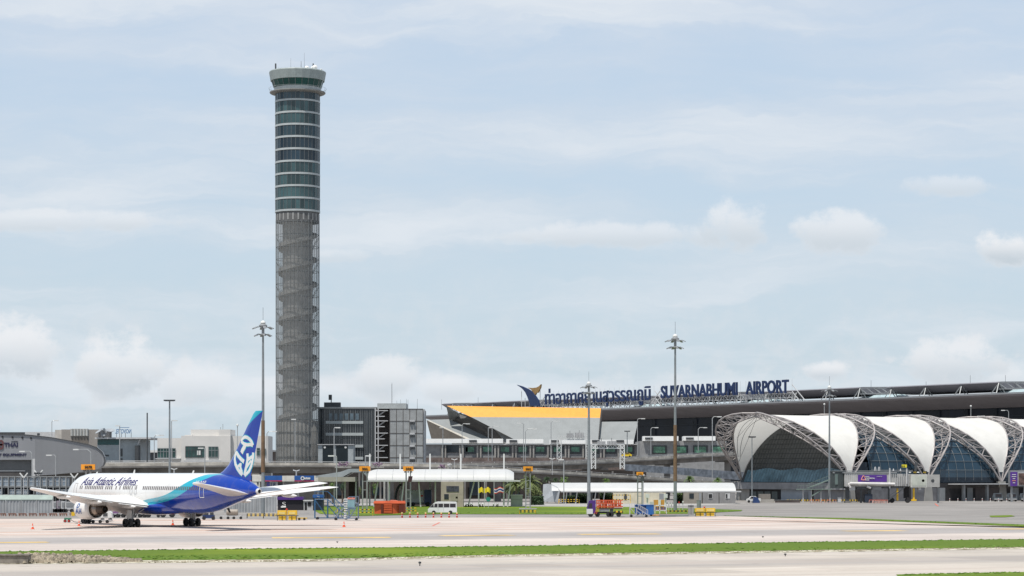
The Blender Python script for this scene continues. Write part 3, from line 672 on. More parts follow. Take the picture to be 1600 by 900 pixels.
MB().lathe([(7.6, zt(121.5)), (8.2, zt(121.5)), (8.65, zt(108)), (8.5, zt(106.5)), (0, zt(106.5))], c0, 24).build('cab_roof', mat('cab_roof_panels', (.30, .34, .33), .55, var=.08), tw)
rt = zt(106.5)
for px, top, r in ((455.3, 86, .05), (476.4, 78, .06), (471.4, 91, .13), (440.5, 101, .04), (447.5, 101, .04), (461.5, 99, .04), (467, 101, .04), (436.5, 100, .04)):
    x = X(px, TY); MB().tube((x, TY - 2, rt), (x, TY - 2, zt(top)), r, r * .5, 6).build('antenna', M_steel, tw)
for px, w_ in ((431.5, .5), (490, .4)):
    x = X(px, TY); MB().obox((x, TY - 1.5, rt + 1.1), (w_ * .8, .8, 2.4)).build('equipment_mast', M_dsteel, tw)
for px, pz_, r in ((481, 102.5, .7), (489.5, 102.5, .5), (493.5, 101.5, .75), (503, 105.5, .35)):
    x = X(px, TY); d = MB().lathe([(0, .35), (r * .6, .12), (r, 0), (r, .06), (0, .45)], (x, TY - 3, zt(pz_)), 16, axis=(0.2, -.9, .3)).build('dish_antenna', M_white, tw)
    MB().tube((x, TY - 2.6, rt), (x, TY - 2.7, zt(pz_)), .1).build('dish_stand', M_dsteel, d)

# ---------------------------------------------------------------- office block beside the tower
OY = 738.
ob = thing('office_block', 'dark glass office block with white floor bands joined to the right side of the tower', 'building', (X(545, OY), OY + 8, 0))
x0, x1, zt2 = X(497, OY), X(587, OY), Z(638.5, OY)
M_dkglass = mat('office_dark_glass', (.014, .020, .028), .12, 0, var=.3, sc=.15, spec=.6)
MB().box(x0, x1, OY, OY + 26, 0, zt2).build('glass_wall', M_dkglass, ob)
MB().box(x0 - .3, x1 + .3, OY - .4, OY + 26.4, zt2, zt2 + .5).build('roof_edge', M_steel, ob)
for k in range(33):
    x = x0 + (x1 - x0) * (k + .5) / 33; MB().box(x - .06, x + .06, OY - .16, OY - .003, 0, zt2 - .3).build('glazing_fin', M_steel if k % 3 == 0 else M_mul, ob)
for py in (660, 678.5, 697, 716): MB().box(X(509, OY), X(567.5, OY), OY - .5, OY - .17, Z(py + 2.2, OY), Z(py - 2.2, OY)).build('floor_band', M_tband if py != 999 else M_mgrey, ob)
for k in range(6): MB().box(X(514 + k * 8.3, OY), X(519 + k * 8.3, OY), OY - .3, OY - .165, Z(656, OY), Z(646, OY)).build('window', mat('reflecting_window', (.10, .14, .17), .1, 0, var=.3), ob)
MB().obox((X(518, OY), OY + 4, zt2 + 1.2), (5, 3, 1.6)).build('rooftop_unit', M_dsteel, ob); MB().tube((X(516, OY), OY + 4, zt2 + 1.5), (X(516, OY), OY + 4, zt2 + 4.2), .15).obox((X(514.5, OY), OY + 4, zt2 + 3.6), (1., .8, 1.6)).build('radar', M_dsteel, ob)
# stair tower and panelled block
pb = thing('panelled_block', 'grey square-panelled block with round vents and an open steel stair at its left', 'building', (X(632, OY), OY + 6, 0))
M_pan = mat('grey_wall_panel', (.31, .32, .32), .7, var=.14, sc=.5)
xa, xb = X(609, OY - 4), X(661, OY - 4)
MB().box(xa, xb, OY - 4, OY + 22, 0, Z(639, OY - 4)).build('wall', M_pan, pb)
mb = MB()
for k in range(6): x = xa + (xb - xa) * k / 5; mb.box(x - .09, x + .09, OY - 4.06, OY - 4.003, 0, Z(639, OY - 4))
for k in range(8): z = Z(639, OY - 4) - k * 3.7; mb.box(xa, xb, OY - 4.09, OY - 4.063, z - .09, z + .09) if z > 0 else 0
mb.build('panel_joints', mat('joint_dark_grey', (.10, .09, .085), .8), pb)  # dark lines along the panel seams
MB().box(X(590, OY), X(635, OY), OY - 2, OY + 10, Z(639, OY) + .05, Z(630.5, OY)).build('rooftop_box', mat('zinc_panel', (.36, .38, .38), .6, var=.1), pb)
MB().tube((X(662.5, OY), OY - 3, 0), (X(662.5, OY), OY - 3, Z(640, OY)), .45, n=10).build('downpipe', M_lgrey, pb)
MB().box(X(588.5, OY), X(610, OY), OY + 1, OY + 18, 0, Z(639.5, OY)).build('stair_back_wall', mat('brown_stair_wall', (.10, .085, .08), .8, var=.2), pb)
for x in (X(587.5, OY), X(592, OY)): MB().box(x - .15, x + .15, OY - 4, OY - 3.6, 0, Z(638, OY)).build('stair_post', M_lgrey, pb)
for k, py in enumerate((642, 658, 677, 696, 715)):
    MB().box(X(588, OY), X(607, OY), OY - 3.9, OY + 1, Z(py, OY) - .12, Z(py, OY) + .12).build('landing', M_lgrey, pb)
    if k < 4:
        MB().box(X(589, OY), X(602, OY), OY - 3.9, OY + .5, Z(py + 9, OY) - .12, Z(py + 9, OY) + .12).build('landing', M_lgrey, pb)
        MB().bar((X(590, OY), OY - 2, Z(py + 9, OY)), (X(603, OY), OY - 2, Z(py, OY)), .9, .35).build('stair_flight', M_lgrey, pb)
for py in (661, 681, 700, 719):
    for px in (643, 647.5):
        MB().lathe([(.0, .5), (.35, .5), (.42, .0), (.42, -.1)], (X(px, OY), OY - 4.1, Z(py, OY)), 12, axis=(0, -1, 0)).build('vent', M_dsteel, pb)
    MB().box(X(641, OY), X(649, OY), OY - 4.35, OY - 4.1, Z(py - 1.5, OY), Z(py - 4.5, OY)).build('vent_hood', M_lgrey, pb)
for px, py in ((612.5, 598), (620, 626), (626, 624), (635, 623.5), (637.5, 624.5), (652, 624)):
    MB().tube((X(px, OY), OY, Z(639, OY)), (X(px, OY), OY, Z(py, OY)), .07, .04, 6).build('antenna', M_steel, pb)
dy = 708.
dg = thing('gate_building', 'low grey building with two tall dark doors in front of the dark glass block', 'building', (X(524, dy), dy + 4, 0))
MB().box(X(497, dy), X(552, dy), dy, dy + 8, 0, Z(695, dy)).build('wall', mat('pale_cladding', (.34, .37, .38), .6), dg)
MB().box(X(496, dy), X(553, dy), dy - .4, dy + 8.4, Z(695, dy), Z(694, dy)).build('roof', M_lgrey, dg)
for a, b in ((504, 521), (525, 543.5)):
    d = MB().box(X(a, dy), X(b, dy), dy - .08, dy - .003, 0, Z(696, dy)).build('door', mat('dark_green_door', (.006, .014, .018), .4), dg)
for a in (507.5, 540): MB().lathe([(0, .12), (.33, .1), (.33, 0)], (X(a, dy), dy - .1, Z(699, dy)), 12, axis=(0, -1, 0)).build('door_lamp', M_white, dg)

# ---------------------------------------------------------------- elevated roads
def viaduct(name, pts, wdt, lab, thick=1.7, cols=True, step=1):
    """pts: (px, py of the parapet top, distance)"""
    q = [P(*p) for p in pts]; N = []
    root = thing(name, lab, 'elevated road', (q[0].x, q[0].y, 0))
    for i in range(len(q)):
        d = (q[min(i + 1, len(q) - 1)] - q[max(i - 1, 0)]); d.z = 0; d.normalize(); N.append(Vector((-d.y, d.x, 0)))
    def prof(sec):       # sec: list of (across, z rel. to parapet top)
        return [[tuple(p + n * a + Vector((0, 0, z))) for p, n in zip(q, N)] for a, z in sec]
    MB().grid(prof([(-.1, -1.0), (-.1, -1.4), (2.2, -1.5), (2.4, -1.1 - thick), (wdt - 2.4, -1.1 - thick), (wdt - 2.2, -1.5), (wdt, -1.4), (wdt, -1.0), (-.1, -1.0)])).build('deck', M_concd, root)  # dark concrete puts the shade below the deck into its colour
    for a in (0, wdt - .3): MB().grid(prof([(a, -1.3), (a - .02, -.35), (a + .25, -.35), (a + .3, -1.3)])).build('parapet', mat('parapet_concrete', (.46, .43, .38), .9, var=.3, sc=.3), root)
    mb = MB()
    for a in (.12, wdt - .18):
        for p, n, p2, n2 in zip(q[:-1], N[:-1], q[1:], N[1:]): mb.bar(p + n * a - Vector((0, 0, .06)), p2 + n2 * a - Vector((0, 0, .06)), .09)
    mb.build('handrail', M_lgrey, root)
    # posts along the near parapet, columns under the deck
    L = 0; k = 0; c = 0
    for i in range(len(q) - 1):
        sg = (q[i + 1] - q[i]).length; m = max(1, int(sg / 4.5))
        for j in range(m):
            p = q[i].lerp(q[i + 1], j / m); n = N[i]
            if k < 60: MB().box(p.x - .07, p.x + .07, p.y + .02, p.y + .16, p.z - .4, p.z - .02).build('rail_post', M_lgrey, root)
            k += 1
            if cols and k % 7 == 3:
                cc = p + n * wdt / 2; MB().box(cc.x - 1.0, cc.x + 1.0, cc.y - .9, cc.y + .9, 0, p.z - 2.4).build('column', M_concd, root)
                b0, b1 = p + n * .8, p + n * (wdt - .8); MB().hexa([(v.x + s * 1.1, v.y, p.z + dz) for dz in (-3.6, -1.1 - thick) for v, s in ((b0, -1), (b0, 1), (b1, 1), (b1, -1))]).build('column_head', M_concd, root)
    return root
va = viaduct('viaduct', [(-60, 724, 590), (150, 722.5, 592), (330, 721, 596), (560, 721, 604), (700, 724, 612), (860, 733, 630), (1000, 742, 655), (1080, 747.5, 672), (1165, 753, 690)], 11, 'nearest elevated concrete road, level behind the aeroplane and sloping down to the right', 1.8)
vb = viaduct('viaduct', [(560, 722.5, 700), (700, 722, 720), (860, 721, 750), (960, 717, 780), (1060, 710.5, 800), (1180, 704, 830)], 10, 'elevated road rising towards the right, with the yellow taxi on it', 1.8)
vc = viaduct('viaduct', [(-60, 722, 655), (200, 719.5, 655), (420, 719.5, 655)], 14, 'far parallel elevated road behind the nearest one at left', 2.0, False)
# solid barrier of grey panels on the descending part
bp = [P(976, 725, 668), P(1060, 730.5, 684), P(1165, 738, 704)]; bq = [P(976, 735, 668), P(1060, 741.5, 684), P(1165, 751, 704)]
MB().grid([[tuple(p) for p in bp], [tuple(p) for p in bq], [tuple(p + Vector((0, .3, 0))) for p in bq], [tuple(p + Vector((0, .3, 0))) for p in bp], [tuple(p) for p in bp]]).build('noise_barrier', mat('blue_grey_panels', (.25, .275, .31), .5, var=.35, sc=.8), va)
# low dark building added behind the roads, their shade put into its colour
ug = thing('service_building', 'long low building behind the elevated roads, their shade painted into its dark walls', 'building', (X(620, 690), 693, 0))
MB().box(X(-60, 696), X(1010, 696), 696, 700, 0, 8.3).build('wall', mat('brown_wall_painted_shade', (.035, .028, .025), .9, var=.35, sc=.25), ug)
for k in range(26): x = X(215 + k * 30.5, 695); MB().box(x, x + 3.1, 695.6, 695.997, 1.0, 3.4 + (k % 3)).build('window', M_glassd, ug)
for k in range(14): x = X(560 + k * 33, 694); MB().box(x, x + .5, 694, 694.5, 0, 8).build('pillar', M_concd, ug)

# ---------------------------------------------------------------- terminal frontage with green-lit windows
FY = 900.
ff = thing('terminal_frontage', 'long low frontage with a stepped white roof band, grey piers and green-tinted windows', 'building', (X(890, FY), FY + 6, 0))
M_ffw = mat('frontage_wall', (.25, .25, .25), .7, var=.15)
MB().box(X(640, FY), X(1000, FY), FY, FY + 14, 0, Z(694, FY)).build('wall', M_ffw, ff)
MB().box(X(1000, FY - 20), X(1135, FY - 20), FY - 20, FY + 14, 0, Z(689, FY - 20)).build('wall', M_ffw, ff)
for a, b, t_, bt in ((655, 786, 685.5, 692.5), (791, 849, 686, 693), (859, 916, 686.5, 693.5), (923, 990, 687, 694), (1005, 1060, 681.5, 689), (1068, 1118, 681.5, 688.5)):
    yy = FY - 21.5 if a > 1000 else FY - 1.5
    MB().box(X(a, yy), X(b, yy), yy, yy + 8, Z(bt, yy), Z(t_, yy)).build('roof_band', mat('bright_white_band', (.85, .85, .83), .5, var=.04), ff)
MB().box(X(655, FY - 1.2), X(1000, FY - 1.2), FY - 1.2, FY + 6, Z(695, FY), Z(693.8, FY)).build('canopy_edge', M_lgrey, ff)
for px in (733, 796, 861, 925, 963, 1008, 1072): yy = FY - 22.2 if px > 1000 else FY - 2.2; MB().box(X(px, yy), X(px + 12, yy), yy, yy + .6, Z(691 if px < 1000 else 686.5, yy), Z(687.5 if px < 1000 else 683.5, yy)).build('plant_vent', M_dsteel, ff)
M_grn = mat('green_tinted_window', (.08, .19, .13), .15, 0, var=.6, sc=.5)  # interior light put into the green pane colour, nothing emits
for k in range(12):
    px = 690 + k * 27.5
    if px > 985: break
    MB().box(X(px, FY), X(px + 2.2, FY), FY - .9, FY - .003, 0, Z(696, FY)).build('pier', M_conc, ff); MB().box(X(px + 5, FY), X(px + 7.2, FY), FY - .9, FY - .003, 0, Z(696, FY)).build('pier', M_conc, ff)
    if k: f = MB().box(X(px + 8.5, FY), X(px + 26, FY), FY - .2, FY - .004, Z(709, FY), Z(697, FY)).build('window', M_dkglass, ff); MB().box(X(px + 10, FY), X(px + 23, FY), FY - .3, FY - .203, Z(706, FY), Z(698.5, FY)).build('lit_pane', M_grn, f)
MB().box(X(690, FY), X(731, FY), FY - .3, FY - .2, Z(707, FY), Z(696, FY)).build('window', M_glassd, ff)
for a in (1019, 1052, 1083, 1111):
    yy = FY - 20; f = MB().box(X(a, yy), X(a + 23, yy), yy - .25, yy - .004, Z(709, yy), Z(696, yy)).build('window', M_dkglass, ff); MB().box(X(a + 2, yy), X(a + 20, yy), yy - .35, yy - .253, Z(707.5, yy), Z(698, yy)).build('lit_pane', M_grn, f)
MB().box(X(640, FY - 3), X(1130, FY - 3), FY - 3, FY - 1, 0, Z(715, FY - 3)).build('plinth', mat('brown_plinth', (.13, .10, .09), .9, var=.3), ff)

# ---------------------------------------------------------------- folded grey and yellow roof structure
YS = 960.
fs_ = thing('folded_roof_hall', 'hall with folded pale grey sloping faces and a long orange-yellow band along its top edge', 'building', (X(830, YS), YS + 20, 0))
M_gfold = mat('grey_perforated_cladding', (.215, .23, .232), .6, var=.06, sc=.3); M_yb = mat('golden_yellow_band', (.74, .31, .035), .55, var=.05); M_tan = mat('tan_soffit', (.30, .27, .23), .8, var=.1)
def plate(pts, name, m, dy_=1.2):
    q = [P(*p) for p in pts]; MB().prism(q, (0, dy_, 0)).build(name, m, fs_)
plate([(698, 634, YS + 8), (939, 638, YS + 8), (937.5, 652.8, YS + 3), (736, 651.5, YS + 3)], 'yellow_band', M_yb)
plate([(736, 651.5, YS + 3), (937.5, 652.8, YS + 3), (934, 695, YS - 8), (820, 695, YS - 8)], 'sloping_face', M_gfold)
plate([(939, 659, YS + 6), (997, 658.5, YS + 6), (989, 695, YS - 4), (935, 695, YS - 4)], 'side_face', M_gfold)
plate([(666, 656, YS + 16), (702, 655, YS + 16), (776, 690, YS + 2), (740, 690, YS + 2)], 'sloping_face', M_gfold)
plate([(697, 634, YS + 9.5), (718, 646.5, YS + 12), (718, 655.5, YS + 18), (702, 656, YS + 18)], 'end_face', M_gfold)
plate([(666.5, 656.5, YS + 17.5), (740, 690, YS + 3.5), (675, 690, YS + 24)], 'end_soffit', M_tan)
plate([(668, 657, YS + 15.5), (672, 657, YS + 15.5), (740, 688, YS + 1.5), (733, 688, YS + 1.5)], 'edge_beam', mat('cream_edge', (.42, .40, .35), .7))
plate([(702, 655.5, YS + 20), (718, 645.5, YS + 18), (737, 652, YS + 5), (766, 665, YS + 3), (778, 676, YS + 2), (790, 690, YS + 6), (776, 690, YS + 8)], 'soffit', mat('soffit_painted_shade', (.10, .098, .096), .8, var=.1))  # underside plate, its shading put into the dark grey
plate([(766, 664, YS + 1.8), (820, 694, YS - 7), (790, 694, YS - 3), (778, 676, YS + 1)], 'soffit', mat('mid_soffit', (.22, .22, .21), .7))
plate([(939, 638.5, YS + 10), (941, 638.5, YS + 30), (936, 695, YS + 30), (934, 695, YS)], 'return_wall', M_tan, .6)
MB().box(X(706, YS + 30), X(930, YS + 30), YS + 30, YS + 60, 0, Z(652, YS + 30)).build('rear_wall', M_gfold, fs_)

# ---------------------------------------------------------------- terminal with the long overhanging roof
TD, TN = Vector((-.545, .839, 0)), Vector((.839, .545, 0)); T0 = Vector((202, 950, 0))
def T(t, off, z): return T0 + TD * t + TN * off + Vector((0, 0, z))
def tpx(px, off=0.):
    k = (px - 800) / F; p = T0 + TN * off; return (p.x - k * p.y) / (k * TD.y - TD.x)
def tz(px, py, off=0.): p = T(tpx(px, off), off, 0); return Z(py, p.y)
te_ = thing('terminal_building', 'huge dark glass terminal under a long flat overhanging roof', 'terminal', T(150, 40, 0))
ta, tb = -160., 463.
M_sof = mat('roof_soffit_panel', (.22, .21, .23), .6, var=.08, sc=.1); M_rfe = mat('roof_edge_metal', (.26, .27, .28), .5, .2, var=.05)
MB().hexa([T(ta, 0, 38.9), T(tb, 0, 38.9), T(tb, 110, 38.9), T(ta, 110, 38.9), T(ta, 0, 39.6), T(tb, 0, 39.6), T(tb, 110, 39.6), T(ta, 110, 39.6)]).build('roof_slab', M_rfe, te_)
MB().grid([[tuple(T(ta, 0, 38.9)), tuple(T(tb, 0, 38.9))], [tuple(T(ta, 1, 38.2)), tuple(T(tb, 1, 38.2))], [tuple(T(ta, 22, 34.4)), tuple(T(tb, 22, 34.4))], [tuple(T(ta, 22, 38.8)), tuple(T(tb, 22, 38.8))]]).build('soffit', M_sof, te_)
M_tg = mat('terminal_dark_glass', (.007, .011, .020), .3, 0, var=.5, sc=.05, spec=.22)
MB().hexa([T(ta, 24, 0), T(tb - 6, 24, 0), T(tb - 6, 100, 0), T(ta, 100, 0), T(ta, 24, 38), T(tb - 6, 24, 38), T(tb - 6, 100, 38), T(ta, 100, 38)]).build('glass_wall', M_tg, te_)
for k in range(26):
    t_ = ta + 30 + k * 17; MB().bar(T(t_, 22.9, 0), T(t_, 22.9, 37), .28, .6).build('wall_mullion', mat('dark_blue_steel', (.02, .03, .04), .5, .2), te_)
for z in (11, 18, 25, 31): MB().bar(T(ta, 23.2, z), T(tb - 6, 23.2, z), .5, .25).build('wall_rail', mat('dark_blue_steel', (.02, .03, .04)), te_)
P85 = 85.
for k in range(-1, 6):
    a = 29 + P85 * (k - 0); b = a + 67.5
    if b < ta or a > tb: continue
    b = min(b, tb + 2)
    dz = 44.3 + .004 * a
    MB().add([T(a, 14, dz), T(b, 14, dz), T(b, 16, dz + .5), T(a, 16, dz + .5), T(b, 72, dz + 2), T(a, 72, dz + 2), T(a, 19, dz - 2.7), T(b, 19, dz - 2.7), T(a, 40, dz - 2.7), T(b, 40, dz - 2.7)], [(0, 1, 2, 3), (3, 2, 4, 5), (0, 6, 7, 1), (6, 8, 9, 7), (8, 5, 4, 9), (0, 3, 5, 8, 6), (1, 7, 9, 4, 2)]).build('roof_blade', mat('roof_blade_metal', (.20, .19, .205), .5, .1, var=.08, sc=.1), te_)
    j = 0
    while a + j * 21.5 < b + 1:
        t_ = a + j * 21.5; mb = MB()
        mb.bar(T(t_, 15, dz), T(t_ + 1.6, 12, 39.6), .32).bar(T(t_, 15, dz), T(t_ - 1.6, 12, 39.6), .32).bar(T(t_, 15, dz), T(t_, 19, 39.6), .32).bar(T(t_ + .8, 15, dz - 1.), T(t_ + 2.6, 20, 39.6), .25)
        mb.build('roof_strut', M_steel, te_); j += 1
    # open trusses in the gap to the next blade
    for off in (15, 24, 33, 42):
        mb = MB(); g0, g1 = a - 17.5, a
        mb.bar(T(g0, off, dz - 2.6), T(g1, off, dz - 2.6), .32)
        for q in range(4): mb.bar(T(g0 + q * 4.4, off, dz - 2.6), T(g0 + q * 4.4 + 4.4, off, dz - .1), .26).bar(T(g0 + q * 4.4, off, dz - .1), T(g0 + q * 4.4 + 4.4, off, dz - .1), .3)
        mb.build('roof_truss', M_steel, te_)
    MB().hexa([T(a - 20, 18, 39.6), T(a + 12, 18, 39.6), T(a + 12, 30, 39.6), T(a - 20, 30, 39.6), T(a - 16, 23, 41.8), T(a + 2, 23, 41.8), T(a + 2, 26, 41.8), T(a - 16, 26, 41.8)]).build('skylight', mat('pale_skylight_glass', (.42, .52, .54), .3), te_)
for px, py0, py1 in ((1361, 594, 606), (1516, 586, 600), (1571, 586, 599), (1447, 596, 602), (652, 623, 632), (747, 621, 631), (690, 624, 633)):
    t_ = tpx(px, 30); p = T(t_, 30, 0); MB().tube((p.x, p.y, 44), (p.x, p.y, Z(py0, p.y)), .12, .08, 5).build('aerial', M_steel, te_)

# roof sign
sg = thing('roof_sign', 'huge dark blue raised lettering and emblem on steel frames along the terminal roof edge', 'sign', T(220, .6, 39.6))
M_sb = mat('sign_dark_blue', (.006, .022, .085), .45, var=.05)
def sgn(pa, pb, body, z0, hh, nm, bold, shear=0.):
    t0, t1 = tpx(pa, .6), tpx(pb, .6); w_ = t0 - t1
    return text(body, M_sb, sg, lambda u, v, d: T(t0 - u, .6 - d, z0 + v), w_, hh, .55, name=nm, bold=bold, shear=shear)
sgn(1033.5, 1153, 'SUVARNABHUMI', 43.2, 6.1, 'latin_letter', .024)
sgn(1166, 1233, 'AIRPORT', 43.2, 6.1, 'latin_letter', .024)
sgn(852.5, 1017, 'ท่าอากาศยานสุวรรณภูมิ', 40.3, 10.5, 'thai_letter', .016)
fr_ = MB()
for pa, pb in ((850, 1022), (1030, 1236)):
    t0, t1 = tpx(pa, .6), tpx(pb, .6); t_ = t0
    fr_.bar(T(t0, 1.2, 43.3), T(t1, 1.2, 43.3), .35).bar(T(t0, 1.2, 41.3), T(t1, 1.2, 41.3), .25)
    i = 0
    while t_ > t1 - .1:
        fr_.bar(T(t_, 1.2, 39.6), T(t_, 1.2, 43.5), .26).bar(T(t_, 1.2, 43.5), T(t_, 1.2, 49.6), .1).bar(T(t_, 1.2, 43.3), T(t_, 6.5, 39.6), .2)
        if i % 1 == 0: fr_.bar(T(t_, 1.2, 39.7), T(t_ - 3.4, 1.2, 43.3), .2)
        t_ -= 4.1; i += 1
    for tt, sgn_ in ((t1, -1), (t0, 1)):
        fr_.bar(T(tt, 1.2, 47), T(tt + sgn_ * 9, 1.2, 39.6), .3).bar(T(tt, 1.2, 44), T(tt + sgn_ * 5, 1.2, 39.6), .25)
fr_.build('sign_frame', M_lgrey, sg)
def emb(pts, m, name, off=.4):
    q = []
    for px, py in pts:
        t_ = tpx(px, off); p = T(t_, off, 0); q.append(Vector((p.x, p.y, Z(py, p.y))))
    MB().prism(q, tuple(-TN * .8)).build(name, m, sg)
emb([(809, 601.3), (817, 603.5), (826, 607.5), (833, 612), (838, 618.5), (843, 626), (844.5, 634.5), (831, 634), (828.5, 628), (826, 620.5), (822.5, 613), (818, 607.5), (814, 604.5)], M_sb, 'blue_wing')
emb([(846.8, 600.5), (846, 606), (843.5, 610.5), (842.5, 613.5), (839.5, 614), (838, 617.5), (835, 613), (831.5, 608.5), (826.5, 605.8), (834, 606.2), (840, 605.5), (844, 603.5)], M_gold, 'bronze_wing', .9)
mb = MB()
for px in (815, 820.5, 827, 844): t_ = tpx(px, 1.6); mb.bar(T(t_, 1.6, 39.6), T(t_, 1.6, 39.6 + (11 if px < 818 or px > 840 else 7)), .3)
for z in (42, 45): mb.bar(T(tpx(813, 1.6), 1.6, z), T(tpx(830, 1.6), 1.6, z), .2)
mb.build('emblem_frame', M_lgrey, sg)

# ---------------------------------------------------------------- concourse with tent-like vaults
A33 = R(33); ES, EV = Vector((math.cos(A33), math.sin(A33), 0)), Vector((-math.sin(A33), math.cos(A33), 0)); B0 = Vector((87.4, 623, 0))
def CC(s, v, z): return B0 + ES * s + EV * v + Vector((0, 0, z))
WD, BAY, Z0, HT = 44.5, 27., 4.9, 18.0
cc = thing('concourse', 'concourse of white tent-like membrane vaults between curved steel truss arches', 'terminal concourse', CC(40, 22, 0))
M_memb = mat('white_membrane', (.86, .84, .79), .7, var=.05, sc=.25, trans=.32); M_tr = mat('truss_steel_white', (.36, .33, .32), .5, .1, var=.06)
def ch(k, sg, th, kind):
    sn = math.sin(th); s2 = abs(math.sin(2 * th)) ** .75; v = WD / 2 - WD / 2 * math.cos(th)
    b = 12.3 * sn ** 1.2; zz = HT * sn ** .76
    if kind == 'in': return CC(k * BAY + sg * b, v, Z0 + zz)
    if kind == 'out': return CC(k * BAY + sg * (b + 5.4 * s2 + 1.0 * sn), v, Z0 + zz + .35 * sn + .5 * s2)
    return CC(k * BAY + sg * (b + 2.9 * s2 + .7 * sn), v * .985 + .015 * WD / 2, Z0 + zz - .5 * sn - 1.5 * s2)
NTH = 22
TH = [math.pi * i / NTH for i in range(NTH + 1)]
for k in range(5):
    for sgn_ in (-1, 1):
        if k == 4 and sgn_ == 1: continue
        I, O_, L_ = [[ch(k, sgn_, th, q) for th in TH] for q in ('in', 'out', 'low')]
        tr_ = MB().path(O_[:], .22, 6).path(L_, .18, 6).path(I, .2, 6).build('truss_arch', M_tr, cc)
        mb = MB()
        for i in range(1, NTH):
            mb.tube(I[i], O_[i], .11, n=5, cap=False).tube(I[i], L_[i], .10, n=5, cap=False).tube(L_[i], O_[i], .11, n=5, cap=False)
            a, b = (I, O_) if i % 2 else (O_, I)
            if i < NTH - 1: mb.tube(a[i], b[i + 1], .12, n=5, cap=False).tube(O_[i] if i % 2 else L_[i], L_[i + 1] if i % 2 else O_[i + 1], .10, n=5, cap=False).tube(I[i], L_[i + 1], .08, n=5, cap=False)
        mb.build('truss_bracing', M_tr, tr_)
    rows = []; NT_ = 56
    for i in range(NT_ + 1):
        th = math.pi * (.028 + .944 * i / NT_); a, b = ch(k, -1, th, 'in'), ch(k, 1, th, 'in'); r_ = []
        for j in range(13):
            u = j / 12; p = a.lerp(b, u); sag = 4 * u * (1 - u) * .9 * math.sin(th); r_.append(tuple(p - Vector((0, 0, sag * .12)) + EV * (math.cos(th) * sag * .5)))
        rows.append(r_)
    if k < 4 or True:
        if k < 4:
            MB().grid(rows).build('membrane', M_memb, cc, smooth=True)
    # concrete foot blocks
    for v in (-.6, WD - .6): MB().prism([CC(k * BAY - 1.6, v, 0), CC(k * BAY + 1.6, v, 0), CC(k * BAY + 1.0, v, Z0 + .3), CC(k * BAY - 1.0, v, Z0 + .3)], tuple(EV * 1.4)).build('arch_foot', M_conc, cc)
# glazed vault inside the arches
M_vg = mat('concourse_blue_glass', (.018, .042, .065), .12, 0, var=.25, sc=.1, spec=.6)
def vault(s, th, r=.94): return CC(s, WD / 2 - WD / 2 * r * math.cos(th), Z0 + HT * (r - .03) * math.sin(th) ** .78)
for k in range(4):
    rows = [[tuple(vault(BAY * (k + (j / 8 if k else .3 + .7 * j / 8)), math.pi * i / 24)) for j in range(9)] for i in range(25)]
    vg = MB().grid(rows).build('glass_vault', M_vg, cc)
    mb = MB()
    for i in range(1, 9): mb.path([vault(BAY * max(k, .32), math.pi * i / 24, .945), vault(BAY * (k + 1), math.pi * i / 24, .945)], .05, 4)
    for j in range(9): mb.path([vault(BAY * max(k + j / 9, .32), math.pi * i / 24, .945) for i in range(0, 11)], .05, 4)
    mb.build('vault_glazing_grid', M_mul, vg)
# lower dark louvred skirt of the vault side
for k in range(4): MB().hexa([CC(BAY * k, 1.1, Z0), CC(BAY * (k + 1), 1.1, Z0), CC(BAY * (k + 1), 2, Z0), CC(BAY * k, 2, Z0), CC(BAY * k, 2.3, Z0 + 5.4), CC(BAY * (k + 1), 2.3, Z0 + 5.4), CC(BAY * (k + 1), 3.2, Z0 + 5.4), CC(BAY * k, 3.2, Z0 + 5.4)]).build('skirt_wall', mat('dark_skirt_glass', (.012, .016, .022), .15, 0, var=.3), cc)
# glass end wall in the open mouth
wz = lambda z: -1.1 + .46 * (z - Z0)      # the glass leans back under the vault
ew = [(lambda v, z: tuple(CC(wz(z), v, z)))(WD / 2 - WD / 2 * .97 * math.cos(math.pi * i / 30), Z0 + HT * .975 * math.sin(math.pi * i / 30) ** .77) for i in range(31)]
M_end = mat('end_wall_mesh_glass', (.045, .050, .052), .3, 0, var=.2, sc=.2, spec=.4)
wl = MB().prism([Vector(p) for p in ew], tuple(ES * .3)).build('end_wall', M_end, cc)
mb = MB(); gb = MB()
for i in range(34):
    v = 1.5 + i * 1.25; zz = Z0 + HT * .93 * math.sqrt(max(0, 1 - ((v - WD / 2) / (WD / 2 * .97)) ** 2)); mb.bar(CC(wz(Z0) - .08, v, Z0), CC(wz(zz) - .08, v, zz), .05)
for i in range(13):
    z = Z0 + 1.3 * i; hw = WD / 2 * .94 * math.sqrt(max(0, 1 - ((z - Z0) / (HT * .95)) ** 2)); mb.bar(CC(wz(z) - .1, WD / 2 - hw, z), CC(wz(z) - .1, WD / 2 + hw, z), .05, .07)
mb.build('end_wall_bars', mat('end_bar_grey', (.03, .035, .036), .6), wl)
gb = MB(); pts = []
for i in range(35):
    v = 2.0 + i * 1.19; zt_ = min(3.9, HT * .9 * math.sqrt(max(0, 1 - ((v - WD / 2) / (WD / 2 * .95)) ** 2))) - (.5 * math.sin(v * .5) + .5) * .6
    w0, w1 = wz(Z0 + .15) - .2, wz(Z0 + zt_) - .2
    if i: gb.hexa([CC(w0, v - 1.15, Z0 + .15), CC(w0, v - .08, Z0 + .15), CC(w0 + .05, v - .08, Z0 + .15), CC(w0 + .05, v - 1.15, Z0 + .15), CC(w1, v - 1.15, Z0 + zt_), CC(w1, v - .08, Z0 + zt_), CC(w1 + .05, v - .08, Z0 + zt_), CC(w1 + .05, v - 1.15, Z0 + zt_)])
gb.build('clear_glazing', mat('clear_blue_glazing', (.10, .17, .21), .1, 0, var=.3, sc=.3), wl)
